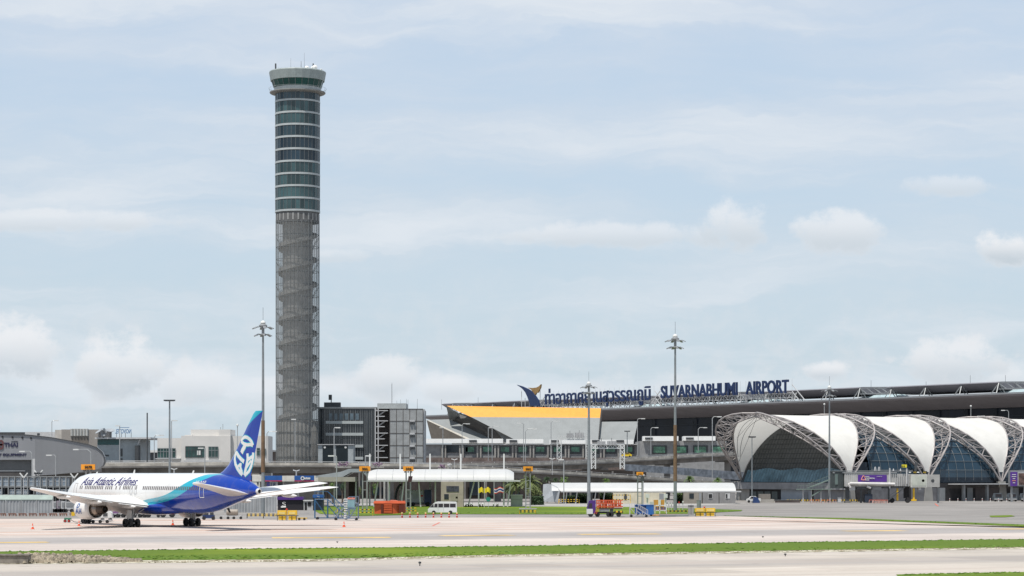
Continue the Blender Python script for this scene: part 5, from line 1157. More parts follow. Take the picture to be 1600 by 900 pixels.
MB().box(X(614, 542), X(690, 542), 546, 547, 0, Z(751, 546)).build('wall', mat('shaded_brown_wall', (.05, .04, .037), .9, var=.3), dk)
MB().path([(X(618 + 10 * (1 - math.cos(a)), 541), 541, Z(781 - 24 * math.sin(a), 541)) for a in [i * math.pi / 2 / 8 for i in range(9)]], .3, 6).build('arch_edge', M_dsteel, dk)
for px in (600.5, 607): MB().box(X(px - 1.4, 543), X(px + 1.4, 543), 543, 543.5, 0, Z(752, 543)).build('white_pillar', M_lgrey, dk)
hw = thing('gate_wall', 'pale green-grey low wall right of the flags', 'wall', (X(807, 527), 527, 0))
MB().box(X(798, 527), X(816.5, 527), 527, 529, 0, Z(774, 527)).build('wall', mat('pale_green_wall', (.30, .33, .29), .8), hw); MB().box(X(797.5, 526.9), X(817, 526.9), 526.9, 529.1, Z(774, 527), Z(773, 527)).build('coping', M_lgrey, hw); MB().box(X(798, 527), X(816.5, 527), 526.9, 526.997, Z(780.5, 527), Z(780, 527)).build('groove', M_mgrey, hw)
# second long canopy
c2 = 585.
lc = thing('long_canopy', 'long low white-roofed canopy with a curved grey left end, right of the palms', 'canopy', (X(1000, c2), c2 + 6, 0))
xa, xb = X(848, c2), X(1152, c2)
prof_ = lambda x, e: [(x, c2, Z(767, c2)), (x, c2 + .6, Z(763, c2)), (x, c2 + 4, Z(757, c2)), (x, c2 + 9, Z(754.5, c2)), (x, c2 + 14, Z(757, c2))]
MB().grid([prof_(x, 0) for x in (X(862, c2), (X(862, c2) + X(1150, c2)) / 2, X(1150, c2))]).build('roof', M_vroof, lc)
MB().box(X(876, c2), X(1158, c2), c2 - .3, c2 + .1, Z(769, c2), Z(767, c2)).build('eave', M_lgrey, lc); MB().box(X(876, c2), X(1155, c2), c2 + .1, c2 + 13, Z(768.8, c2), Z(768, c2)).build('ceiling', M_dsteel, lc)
pp = [P(849, 757, c2 + 5), P(856, 756, c2 + 4), P(864, 757.5, c2 + 3), P(871, 761, c2 + 1), P(875, 766.5, c2 - .4), P(872, 784, c2), P(848, 784, c2 + 4)]
MB().prism(pp, (0, 5, 0)).build('end_wall', mat('pale_grey_end_wall', (.33, .35, .37), .6), lc)
for px in (885, 901, 930, 944, 961, 985, 990, 1022, 1040, 1070): MB().bar((X(px - 1.5, c2), c2 + .5, 0), (X(px + 1, c2), c2 + .5, Z(768, c2)), .22).build('column', M_lgrey, lc)
kiosk('cream_house', 958, 1040, 769.8, 787, 584.2, mat('cream_house_wall', (.60, .55, .42), .8), 'cream wall building with narrow dark window under the long canopy', 'building', None, 0, 4, ((975, 979.5, 772, 781, M_dsteel), (1030, 1037, 771, 785, M_mgrey)))
kiosk('tan_cabin', 1068, 1097, 769.5, 787, 584.2, mat('tan_cabin_wall', (.26, .235, .20), .8), 'tan cabin with one window, left of the grey cabins under the long canopy', 'cabin', None, 0, 4, ((1077, 1084, 771, 779, M_glassd), (1092, 1096, 770, 785, M_mgrey)))
for a, lab, w_ in ((1098, 'grey cabin with a square dark window, middle of the row under the canopy end', 1106.5), (1124, 'grey cabin with a half-open brown window at the right end of the canopy row', 1133.5)):
    o = kiosk('grey_cabin', a, a + 25, 769.5, 787, 584.2, mat('grey_cabin_wall', (.23, .225, .225), .8), lab, 'cabin', None, 0, 4, ((w_, w_ + 7, 771, 779, M_lgrey),)); MB().box(X(w_ + .8, 584), X(w_ + (6.2 if a == 1098 else 3), 584), 584.02, 584.1, Z(778.2, 584), Z(772, 584)).build('window_opening', M_dark, o)

# ---------------------------------------------------------------- vegetation
M_leaf = mat('bright_leaf', (.10, .17, .035), .7, var=.45, sc=.8, trans=.15); M_leafd = mat('dark_leaf', (.03, .06, .02), .8, var=.4, sc=.6); M_bark = mat('bark', (.10, .08, .06), .9, var=.2)
M_leafy = mat('olive_leaf', (.13, .16, .05), .7, var=.4, sc=.7, trans=.1)
def leafcloud(mb, c, rx, ry, rz, n, s):
    for _ in range(n):
        while True:
            p = Vector((rnd.uniform(-1, 1), rnd.uniform(-1, 1), rnd.uniform(-1, 1)))
            if .25 < p.length < 1: break
        p *= (.75 + .25 * math.sin(p.x * 5 + p.z * 4 + c[0])); q = Vector(c) + Vector((p.x * rx, p.y * ry, p.z * rz))
        a = Vector((rnd.gauss(0, 1), rnd.gauss(0, 1), rnd.gauss(0, 1))).normalized(); b = a.orthogonal().normalized(); ss_ = s * rnd.uniform(.5, 1.2)
        mb.add([q + a * ss_, q + b * ss_ * .5, q - a * ss_, q - b * ss_ * .5], [(0, 1, 2, 3)])
def palm(px, pyc, w_, Y, lab, m=None, base=0):
    c = P(px, pyc, Y); r = w_ * Y / F / 2; o = thing('palm_tree', lab, 'palm', (c.x, Y, base))
    MB().tube((c.x, Y, base), (c.x, Y, c.z), .25, .16, 8).build('trunk', M_bark, o)
    mb = MB()
    for i in range(46):
        az, el = rnd.uniform(0, 6.28), rnd.uniform(-.5, 1.3); d = Vector((math.cos(az) * math.cos(el), math.sin(az) * math.cos(el), math.sin(el))); L = r * rnd.uniform(.8, 1.15); sd = d.cross(Vector((0, 0, 1))).normalized()
        for j in range(9):
            k0, k1 = j / 9, (j + 1) / 9; p0 = c + d * L * k0 - Vector((0, 0, L * .45 * k0 ** 2)); p1 = c + d * L * k1 - Vector((0, 0, L * .45 * k1 ** 2))
            for s in (-1, 1): mb.add([p0, p1, p1 + sd * s * L * .22 * (1 - k0 * .6) - Vector((0, 0, L * .08))], [(0, 1, 2)])
    mb.build('crown', m or M_leaf, o, fix=False); return o
def tree(px, py0, py1, w_, Y, lab, m, base=0, name='bushy_tree', cat='tree', n=700):
    zt, zl = Z(py0, Y), Z(py1, Y); x = X(px, Y); r = w_ * Y / F / 2; o = thing(name, lab, cat, (x, Y, base))
    t_ = MB().tube((x, Y, base), (x, Y, (zt + zl) / 2), .22, .12, 8)
    for a in range(4): t_.tube((x, Y, zl), (x + r * .5 * math.cos(a * 1.6), Y + r * .5 * math.sin(a * 1.6), (zt + zl) / 2), .1, .04, 5)
    t_.build('trunk', M_bark, o); mb = MB()
    for k in range(7):
        a = rnd.uniform(0, 6.28); q = rnd.uniform(0, .55); leafcloud(mb, (x + r * q * math.cos(a), Y + r * q * math.sin(a), zl + (zt - zl) * rnd.uniform(.3, .7)), r * .55, r * .55, (zt - zl) * .36, n // 7, max(.12, r * .10))
    mb.build('crown', m, o, fix=False); return o
palm(806, 757, 34, 560, 'large palm with drooping olive fronds directly right of the white canopy end', M_leafy); palm(829, 752, 38, 556, 'large bright palm behind the amber stand sign right of the flags', M_leafy)
tree(800, 748, 776, 36, 566, 'dense dark bushy tree filling the gap between the two canopies', M_leafd); tree(835, 753, 778, 36, 566, 'broad olive-green tree beside the curved end of the long canopy', M_leafy)
palm(882, 749, 18, 612, 'small round bright palm above the left part of the long canopy roof'); palm(855, 748, 14, 612, 'small dark palm at the left above the long canopy roof', M_leafd); palm(947, 751, 15, 612, 'small round bright palm just right of the thick light mast', M_leaf)
palm(1077, 748, 20, 612, 'bright green palm standing right of the brown-footed light mast above the canopy roof'); palm(1121, 750, 17, 612, 'bright green palm near the concourse foot above the canopy roof'); palm(868, 749, 12, 612, 'tiny dark palm between two small palms above the canopy roof', M_leafd)
for i, (px, y0, y1, w_) in enumerate(((505, 751, 772, 16), (520, 752, 770, 20), (535, 753, 772, 16), (561, 752, 775, 14), (586, 753, 776, 12), (473, 751, 775, 16), (487, 752, 778, 14))):
    tree(px, y0, y1, w_, 575, ('olive tree between the first posts of the grey canopy', 'wide olive tree in the middle under the grey canopy', 'olive tree just left of the dark wall under the grey canopy', 'olive tree right of the dark wall behind the lattice sign post', 'slim olive tree behind the raking columns', 'olive tree behind the end of the aeroplane wing', 'olive tree behind the blue booth')[i], (M_leafy, M_leaf, M_leafd)[i % 3], n=420)
def hedge(a, b, py0, py1, Y, lab, m=M_leafd):
    o = thing('hedge', lab, 'hedge', (X((a + b) / 2, Y), Y, 0)); mb = MB(); h = Z(py0, Y); x0, x1 = X(a, Y), X(b, Y)
    MB().box(x0 + .15, x1 - .15, Y + .15, Y + 1.4, 0, h - .15).build('core', M_leafd, o)
    for _ in range(int(420 * (x1 - x0) / 5)):
        q = Vector((rnd.uniform(x0, x1), Y + rnd.uniform(-.05, .3), rnd.uniform(0, h))) if rnd.random() < .7 else Vector((rnd.uniform(x0, x1), rnd.uniform(Y, Y + 1.5), h + rnd.uniform(-.1, .08)))
        a_ = Vector((rnd.gauss(0, 1), rnd.gauss(0, 1), rnd.gauss(0, 1))).normalized(); b_ = a_.orthogonal(); s = .16; mb.add([q + a_ * s, q + b_ * s, q - a_ * s, q - b_ * s], [(0, 1, 2, 3)])
    mb.build('leaves', m, o, fix=False)
hedge(829, 850, 776, 787, 560, 'dark clipped hedge left of the curved canopy end'); hedge(900, 922, 772, 786, 600, 'dark hedge under the left part of the long canopy'); hedge(937, 958, 771, 786, 600, 'green hedge under the long canopy right of the thick mast'); hedge(1052, 1068, 771, 786, 600, 'green hedge under the long canopy right of the brown-footed mast', M_leaf)
hedge(878, 899, 775, 785, 600, 'low clipped hedge at the curved end of the long canopy')

# ---------------------------------------------------------------- light masts
M_mast = mat('mast_steel', (.27, .29, .30), .5, .4, var=.12); M_brownm = mat('brown_mast_coating', (.17, .105, .06), .7, var=.3, sc=.6)
def mast(px, pyt, pyb, Y, lab, arms=6, r=.34, rr=1.5, brown=None, base=0):
    x = X(px, Y); zt = Z(pyt, Y); o = thing('light_mast', lab, 'light mast', (x, Y, base))
    MB().tube((x, Y, base), (x, Y, zt - 1.0), r, r * .5, 12).build('pole', M_mast, o)
    if brown: MB().tube((x, Y, Z(brown[1], Y)), (x, Y, Z(brown[0], Y)), r * 1.08, r * .95, 12).build('brown_sleeve', M_brownm, o)
    hd = MB().lathe([(.25, zt - 2.5), (.7, zt - 2.35), (.7, zt - 2.2), (.25, zt - 2.1), (.25, zt - .9), (.75, zt - .8), (.75, zt - .6), (.4, zt - .3)], (x, Y, 0), 12).build('head_frame', M_mgrey, o)
    for k in range(arms):
        a = 2 * math.pi * k / arms + .3 + px; zz = zt - 1.2 if k % 2 else zt - 1.9
        for ring, zz in ((1, zt - 1.0), (.78, zt - 2.3)):
            e = Vector((x + rr * ring * math.cos(a), Y + rr * ring * math.sin(a), zz)); s = Vector((x, Y, zz + .2))
            fl = MB().bar(s, e, .09); v = (e - s).normalized(); sd = Vector((-v.y, v.x, 0))
            fl.hexa([e + v * aa + sd * bb + Vector((0, 0, cc_ - aa * .3)) for cc_ in (-.07, .07) for aa, bb in ((-.2, -.26), (.5, -.26), (.5, .26), (-.2, .26))]); fl.build('floodlight', M_steel if k % 2 else M_mgrey, o)
    MB().lathe([(.5, zt - .25), (.45, zt), (.2, zt + .2), (0, zt + .3)], (x, Y, 0), 12).build('dome', M_white, o)
    MB().tube((x, Y, zt + .2), (x, Y, zt + 2.6), .03, n=5).build('lightning_rod', M_dsteel, o)
mast(411, 503, 800, 432, 'tallest light mast, behind the aeroplane tail beside the control tower, its lower half brown', brown=(657, 738))
mast(1055, 524, 799, 458, 'tall light mast with a brown lower pole, in front of the long canopy', brown=(664, 752))
mast(920, 598, 786, 556, 'light mast that crosses the yellow band and the Thai lettering', r=.42, rr=1.5)
mast(1296, 604, 784, 612, 'light mast standing in front of the first white vault by the boarding bridge', r=.32, rr=1.6)
def mast2(px, pyt, pyb, Y, lab, w_=9, r=.2, mb_dark=True):
    x = X(px, Y); zt = Z(pyt, Y); zb = max(0, Z(pyb, Y)); o = thing('light_mast', lab, 'light mast', (x, Y, zb)); MB().tube((x, Y, zb), (x, Y, zt), r, r * .6, 10).build('pole', M_mast, o)
    s = w_ * Y / F / 2
    MB().box(x - s * .8, x + s * .8, Y - .1, Y + .1, zt - .15, zt).build('crossbar', M_dsteel, o)
    for k in (-1, -.35, .35, 1): MB().obox((x + k * s * .8, Y - .3, zt + .05), (s * .45, .9, .32)).build('floodlight', M_dsteel, o)
mast2(265, 626, 760, 560, 'slim light mast with a flat dark head above the white fuselage', 17, .28)
mast2(1175, 683, 785, 605, 'slim light mast standing in the mouth of the first vault', 11, .16)
mast2(980, 674, 712, 800, 'short mast with a dark bowl-like head on the far road near the taxi', 9, .2)
mast2(60, 740, 775, 430, 'white pole with paired tilted lamps behind the left corrugated fence', 11, .09)
mast2(71, 735, 746, 590, 'small white paired lamp in front of the grey shed, half hidden by the aeroplane nose', 6, .1) if False else None
# street lamps with curved arms
M_lamp = mat('lamp_pole_grey', (.42, .43, .43), .5, .3)
LAMPS = [(81, 657, 682, 790, 1, 6, 'thin street lamp on the skyline above the grey shed'), (87, 711, 745, 560, -1, 9, 'curved street lamp in front of the grey shed wall'), (50, 705, 745, 560, -1, 14, 'long-armed street lamp near the wall lettering of the grey shed'),
 (142, 702, 725, 560, -1, 22, 'long-armed street lamp at the rounded end of the grey shed'), (187, 665, 722, 640, -1, 2, 'straight thin pole in front of the grey hotel building'), (241, 680, 722, 640, 1, 10, 'curved street lamp left of the white building'),
 (268, 657, 722, 650, 1, 4, 'thin street lamp directly right of the flat-headed mast'), (320, 700, 760, 585, -1, 5, 'grey street lamp in front of the green ribbon windows'), (371, 665, 722, 650, 0, 2, 'thin post with small head on the white building skyline'),
 (417, 674, 722, 650, 1, 11, 'curved street lamp between the brown mast and the tower'), (461, 655, 722, 655, -1, 1, 'tall thin lamp post in front of the tower foot'), (522, 668, 722, 655, 1, 5, 'street lamp with short arm before the dark glass office block'),
 (526, 712, 790, 510, -1, 7, 'curved street lamp standing beside the grey canopy'), (571, 712, 735, 560, 1, 3, 'stubby bright post behind the first amber sign'), (722, 662, 720, 760, 1, 8, 'street lamp in front of the left folded roof slope'),
 (763, 668, 720, 760, 1, 3, 'first of two neighbouring thin lamps before the folded roof'), (769, 666, 720, 752, 1, 6, 'second of two neighbouring thin lamps before the folded roof'), (692, 668, 722, 745, -1, 1, 'plain thin pole left of the folded roof lamps'),
 (818, 661, 722, 740, -1, 6, 'tall street lamp left of the white gantry with its arm pointing left'), (821, 670, 722, 730, 1, 14, 'street lamp with a long arm pointing right beside its taller twin'), (861, 658, 722, 790, 1, 9, 'thin street lamp in front of the grey sloping face'),
 (996, 654, 712, 800, 1, 8, 'street lamp before the right grey side face'), (1017, 668, 710, 860, 1, 8, 'street lamp against the dark terminal glass'), (1113, 651, 752, 690, 1, 10, 'street lamp left of the concourse mouth'), (1091, 668, 705, 840, 1, 10, 'small street lamp between terminal and concourse'),
 (1288, 632, 690, 870, 0, 1, 'pole with ball top behind the first vault'), (1517, 635, 690, 870, 0, 1, 'pole with ball top behind the third vault'), (1576, 641, 690, 860, -1, 8, 'curved street lamp above the last vault'), (1525, 650, 690, 850, 1, 10, 'half-hidden street lamp beyond the third vault'),
 (881, 718, 785, 575, -1, 3, 'slim dark lamp post left of the thick mast'), (1005, 742, 790, 560, -1, 1, 'short post behind the cream building'), (230, 645, 722, 630, 0, 0, 'tall plain dark flagless pole left of the white building'), (428, 745, 757, 540, 0, 3, 'small white double lamp above the blue fascia') if False else (612.2, 600, 640, 745, 0, 0, 'very thin tall aerial pole on top of the panelled block')]
for px, pyt, pyb, Y, dr, L, lab in LAMPS:
    x = X(px, Y); zt = Z(pyt, Y); zb = max(0, Z(pyb, Y)) if pyb < 742 else 0; o = thing('street_lamp' if L else 'plain_pole', lab, 'street lamp' if L else 'pole', (x, Y, zb), group='street lamps')
    th = .11 if L else .17
    if px == 612.2: th = .05
    e = L * Y / F
    pts = [(x, Y, zb), (x, Y, zt - min(.8, e * .3))] + ([(x + dr * e * .25, Y, zt)] if dr else [(x, Y, zt)])
    MB().path(pts, th, 6).build('pole', M_lamp if L else M_dsteel, o)
    if dr: MB().tube((x + dr * e * .25, Y, zt), (x + dr * e, Y, zt - .05), th * .7, n=5).build('arm', M_lamp, o); MB().obox((x + dr * (e + .2), Y, zt - .05), (1.3, .5, .28)).build('lamp_head', M_white, o)
    elif L: MB().lathe([(0, zt - .3), (.35, zt), (.3, zt + .35), (0, zt + .5)], (x, Y, 0), 10).build('lamp_head', M_white, o)
# paired T-shaped lamps under the elevated road
for px, py, Y, lab in ((272, 732.5, 580, 'white T-shaped double lamp above the fuselage roof'), (463, 735, 560, 'white T-shaped double lamp above the blue fascia'), (710, 717.5, 600, 'small white double lamp on the road edge left of the gantry'), (1193 - 330, 716.5, 615, 'small white double lamp on the road edge below the gantry'), (60, 741.5, 432, 'white V-shaped double lamp above the left fence'), (37, 745.5, 470, 'small white V-shaped lamp among the cargo containers'), (116, 746, 480, 'small white V-shaped lamp at the aeroplane nose')):
    x, z = X(px, Y), Z(py, Y); o = thing('double_lamp', lab, 'lamp', (x, Y, 0), group='white double-headed lamps'); MB().tube((x, Y, 0 if Y < 590 else 7), (x, Y, z - .1), .14 if px in (272, 463) else .07, n=8).build('pole', M_lgrey, o)
    up = .7 if 'V-' in lab else 0
    for s in (-1, 1): MB().bar((x, Y, z - .15), (x + s * .75, Y, z + .1 + up), .35, .2).build('lamp_head', M_white, o)

# ---------------------------------------------------------------- stand number signs
def stand(px0, px1, py0, py1, pyb, body, lab, legs=True, Y=None, barrier_=True):
    Y = Y or YG(pyb); o = thing('stand_sign', lab, 'stand sign', (X((px0 + px1) / 2, Y), Y, 0))
    b = MB().box(X(px0, Y), X(px1, Y), Y - .25, Y + .25, Z(py1, Y), Z(py0, Y)).build('sign_box', M_sign, o)
    w_ = px1 - px0; wtext(body, M_dark, b, px0 + w_ * .25, px0 + w_ * .82, py0 + 2.2, py1 - 2.0, Y - .26, name='number', split=False, bold=.02)
    if legs:
        c = (px0 + px1) / 2
        for s in (-1, 1): MB().box(X(c + s * 3.4, Y) - .12, X(c + s * 3.4, Y) + .12, Y - .12, Y + .12, 0, Z(py1, Y)).build('leg', M_steel, o)
        mb = MB(); z = 1.
        while z < Z(py1, Y) - .5: mb.box(X(c - 3.4, Y) + .12, X(c + 3.4, Y) - .12, Y - .08, Y + .08, z, z + .12); z += 1.6
        mb.build('rungs', M_steel, o)
        for s in (-.6, 0, .6): MB().obox((X(c, Y) + s, Y - .4, Z(py1 + 1.4, Y)), (.3, .4, .25)).build('sign_lamp', M_dsteel, o)
    return o, Y
stand(127, 148.5, 725.5, 734, 813, '507R', 'amber sign 507R above the nose of the aeroplane')
stand(561.5, 578.5, 728.5, 736.3, 801, '506L', 'amber sign 506L on a lattice post left of the rust-red container')
o, Y_ = stand(630, 646, 728.5, 736, 801, '506', 'amber sign 506 with a dark display panel on its post')
MB().hexa([(X(637.5, Y_), Y_ - .9, Z(753, Y_)), (X(643.5, Y_), Y_ - .9, Z(753, Y_)), (X(643.5, Y_), Y_ - .5, Z(753, Y_)), (X(637.5, Y_), Y_ - .5, Z(753, Y_)), (X(638.5, Y_), Y_ - .9, Z(744, Y_)), (X(645, Y_), Y_ - .9, Z(744, Y_)), (X(645, Y_), Y_ - .5, Z(744, Y_)), (X(638.5, Y_), Y_ - .5, Z(744, Y_))]).build('display_panel', mat('dark_display', (.05, .02, .02), .3), o)
stand(817.5, 832.5, 728.8, 736.3, 796, '506R', 'amber sign 506R on a lattice post in front of the palms')
o, Y_ = stand(994.5, 1005, 737.5, 742.5, 796, '505', 'small amber sign 505 in front of the long canopy', Y=495)
MB().obox((X(1003.5, Y_), Y_ - .5, Z(748.5, Y_)), (.7, .5, .9)).build('guidance_unit', M_dsteel, o)
# black-and-yellow guard rails round the sign feet
M_hz = {0: M_yel, 1: M_dark}
def guard(px0, px1, pyt, pyb, lab, Y=None, post=M_yel):
    Y = Y or YG(pyb); o = thing('striped_guard_rail', lab, 'guard rail', (X((px0 + px1) / 2, Y), Y, 0), group='black and yellow guard rails'); h = Z(pyt, Y)
    n = max(3, int((X(px1, Y) - X(px0, Y)) / .35)); x0 = X(px0, Y); dx = (X(px1, Y) - x0) / n
    for zz in (h - .16, h * .45):
        MB().box(x0, x0 + n * dx, Y - .05, Y + .05, zz, zz + .16).build('striped_rail', M_hzd, o)
    for k in range(max(2, n // 4)): x = x0 + (X(px1, Y) - x0) * k / (max(2, n // 4) - 1); MB().box(x - .06, x + .06, Y + .05, Y + .15, 0, h).build('post', post, o)
    return o
guard(560, 582.5, 795.5, 806, 'black and yellow rail left of the rust-red container'); guard(625, 650, 793, 803.5, 'black and yellow rail round the foot of sign 506'); guard(812, 837, 797, 803.5, 'black and yellow rail on a pale slab at the foot of sign 506R')
guard(386, 437, 802.5, 810, 'long black and yellow rail left of the yellow tanks behind the tail', post=M_dark); guard(525, 545, 796, 803, 'black and yellow rail behind the blue passenger stairs', 445); guard(1040, 1076, 797.5, 804, 'black and yellow rail round the foot of the brown-footed mast', 450)
guard(1230, 1340, 780.5, 785, 'long low black and yellow rail before the concourse end', 615); guard(873, 905, 780, 785, 'black and yellow rail under the left part of the long canopy', 583)
guard(958, 985, 773, 784.5, 'yellow rail before the cream building', 580)

# ---------------------------------------------------------------- vehicles and ground equipment
def wheel(o, x, y, r, w_=.24, z=None): return MB().lathe([(0, -w_ / 2), (r * .55, -w_ / 2), (r * .95, -w_ / 2), (r, 0), (r * .95, w_ / 2), (r * .55, w_ / 2), (0, w_ / 2)], (x, y, z or r), 18, axis=(0, 1, 0)).build('wheel', M_black, o, smooth=False)
vy = YG(803.5); vx0, vx1 = X(669, vy), X(714, vy); L = vx1 - vx0
vn = thing('minivan', 'white passenger minibus facing left on the far grass verge', 'van', ((vx0 + vx1) / 2, vy, 0))
pr = [(0, .35), (0, .95), (.04, 1.15), (.19, 1.95), (.26, 2.2), (.34, 2.28), (.96, 2.26), (.99, 2.1), (1, 1.1), (1, .35)]
MB().prism([(vx0 + u * L, vy - .85, z) for u, z in pr], (0, 1.7, 0)).build('body', mat('van_white', (.75, .75, .73), .25, var=.05), vn)
MB().prism([(vx0 + u * L, vy - .87, z) for u, z in ((.065, 1.25), (.19, 1.9), (.2, 1.25))], (0, .018, 0)).build('side_window', M_win, vn)
for a, b in ((.21, .33), (.36, .52), (.55, .74), (.76, .96)): MB().prism([(vx0 + u * L, vy - .87, z) for u, z in ((a, 1.25), (a + (.02 if a < .3 else 0), 1.92), (b, 1.92), (b, 1.25))], (0, .018, 0)).build('side_window', M_win, vn)
MB().hexa([(vx0 + .03 * L - .02, vy - .7, 1.2), (vx0 + .03 * L - .02, vy + .7, 1.2), (vx0 + .05 * L, vy + .7, 1.2), (vx0 + .05 * L, vy - .7, 1.2), (vx0 + .17 * L - .02, vy - .65, 1.92), (vx0 + .17 * L - .02, vy + .65, 1.92), (vx0 + .2 * L, vy + .65, 1.92), (vx0 + .2 * L, vy - .65, 1.92)]).build('windscreen', M_win, vn)
for u in (.2, .78): wheel(vn, vx0 + u * L, vy - .78, .35)
for s in (-.6, .6): MB().obox((vx0 - .01, vy + s, .85), (.08, .3, .2)).build('headlight', M_lgrey, vn)
MB().box(vx0 - .05, vx0 + .05, vy - .8, vy + .8, .3, .5).build('bumper', M_lgrey, vn); MB().box(vx0 + .35 * L, vx0 + .353 * L, vy - .87, vy - .853, .5, 2.0).box(vx0 + .54 * L, vx0 + .543 * L, vy - .87, vy - .853, .5, 2.0).build('door_seam', M_dsteel, vn)
# bollards
b0 = None
bl = ['leftmost', 'second from left', 'third from left', 'fourth from left', 'fifth from left', 'sixth from left', 'seventh from left', 'rightmost']
for i in range(8):
    px = 628.3 + i * 12.25; Y = YG(809); loc = (X(px, Y), Y, 0)
    if b0 is None:
        b0 = thing('bollard', '', 'bollard', (0, 0, 0), group='red and white bollards in front of the minibus'); MB().tube((0, 0, 0), (0, 0, .68), .14, n=12).build('red_post', M_red, b0)
        MB().tube((0, 0, .35), (0, 0, .45), .145, n=12).build('white_band', M_white, b0); MB().tube((0, 0, .681), (0, 0, .9), .145, n=12).build('yellow_cap', mat('pale_yellow_cap', (.75, .62, .25), .5), b0); o = b0
    else: o = dup(b0, loc)
    o.location = loc; o['label'] = 'red bollard with pale top, %s of the eight in front of the minibus' % bl[i]
# traffic cones
c0_ = None
for px, pyb, lab in ((51, 827, 'orange traffic cone under the left wing tip'), (123.5, 822, 'orange traffic cone left below the engine'), (270, 820.5, 'orange traffic cone between the two main wheel groups'), (537.5, 823.5, 'orange traffic cone in front of the passenger stairs')):
    Y = YG(pyb); loc = (X(px, Y), Y, .02)
    if c0_ is None:
        c0_ = thing('traffic_cone', lab, 'traffic cone', (0, 0, 0), group='orange traffic cones'); MB().lathe([(.17, .05), (.025, .78), (0, .78)], n=14).build('cone', mat('cone_orange', (.75, .09, .02), .5, var=.05), c0_); MB().box(-.26, .26, -.26, .26, 0, .05).build('base', mat('cone_orange', (.75, .09, .02)), c0_); MB().lathe([(.125, .3), (.09, .45)], n=14).build('white_collar', M_white, c0_); o = c0_
    else: o = dup(c0_, loc, label=lab)
    o.location = loc
# rust-red container: open-slatted stack
ry = YG(804); rc = thing('waste_container', 'large rust-red open container with ribbed sides and a covered heap on top', 'container', (X(609, ry), ry, 0))
xa, xb, h = X(585, ry), X(633, ry), Z(783.5, ry)
MB().hexa([(xa, ry, .15), (X(613, ry), ry - .4, .15), (X(613, ry), ry + 2, .15), (xa, ry + 2, .15), (xa - .05, ry, h), (X(613, ry), ry - .4, h), (X(613, ry), ry + 2, h), (xa - .05, ry + 2, h)]).build('container_body', M_org, rc)
MB().hexa([(X(613.3, ry), ry - .3, .15), (xb, ry + .5, .3), (xb, ry + 2.2, .3), (X(613.3, ry), ry + 2, .15), (X(613.3, ry), ry - .3, h - .1), (xb, ry + .5, h), (xb, ry + 2.2, h), (X(613.3, ry), ry + 2, h - .1)]).build('container_body', M_org, rc)
for a, b in ((595.5, 599), (623.5, 632)): MB().box(X(a, ry), X(b, ry), ry - .42, ry - .2, .25, h - .6).build('dark_opening', mat('deep_rust_shadow', (.12, .02, .012), .8), rc)
for k in range(4): MB().box(X(600, ry), X(612.5, ry), ry - .5, ry - .35, .35 + k * .42, .62 + k * .42).build('slat', M_org, rc)
MB().hexa([(xa - .2, ry - .5, h - .35), (xb + .1, ry - .5, h - .35), (xb + .1, ry + 2.1, h - .35), (xa - .2, ry + 2.1, h - .35), (xa, ry - .4, h + .08), (xb, ry - .4, h + .08), (xb, ry + 2, h + .08), (xa, ry + 2, h + .08)]).build('lid', M_org, rc)
MB().prism([P(606, 783.5, ry), P(611, 781.2, ry), P(617, 781.5, ry), P(625, 783.5, ry)], (0, 1.4, 0)).build('cover', mat('pale_orange_cover', (.60, .22, .14), .7), rc)
# yellow tank units
def yunit(px0, px1, pyt, pyb, lab, bars=True):
    Y = YG(pyb); x0, x1, h = X(px0, Y), X(px1, Y), Z(pyt, Y); o = thing('yellow_equipment', lab, 'equipment', ((x0 + x1) / 2, Y, 0))
    xm = (x0 + x1) / 2; 
    for a, b in ((x0, xm - .08), (xm + .08, x1)):
        MB().box(a, b, Y - .6, Y + .6, h * .52, h * .97).build('upper_tank', M_yel, o); MB().box(a + .15, b - .15, Y - .6, Y + .6, .12, h * .42).build('lower_tank', M_yel, o)
        MB().box(a + .2, b - .2, Y - .66, Y - .603, h * .6, h * .85).build('panel', mat('pale_yellow_panel', (.72, .55, .18), .5), o)
    mb = MB()
    for k in range(5): x = x0 + (x1 - x0) * k / 4; mb.box(x - .04, x + .04, Y - .72, Y - .66, 0, h * .5)
    mb.box(x0 - .3, x1 + .3, Y - .72, Y - .67, h * .44, h * .5); mb.build('guard_frame', M_dark if bars else M_steel, o)
    MB().lathe([(0, h * .97), (.16, h), (.16, h * 1.12), (0, h * 1.16)], (xm - .1, Y, 0), 10).build('red_valve', M_red, o); return o
yunit(434, 464, 797, 813.5, 'pair of yellow tanks with a red valve beside the white corrugated fence'); yunit(1086, 1117, 793.5, 807, 'pair of yellow tanks with a red valve right of the brown-footed mast')
Y = YG(813); MB_ = thing('yellow_trailer_deck', 'low yellow flat trailer right of the yellow tanks', 'trailer', (X(473, Y), Y, 0)); MB().box(X(465, Y), X(480, Y), Y - .5, Y + .5, .28, .42).build('deck', M_yel, MB_); [wheel(MB_, X(q, Y), Y - .5, .2) for q in (468, 476)]
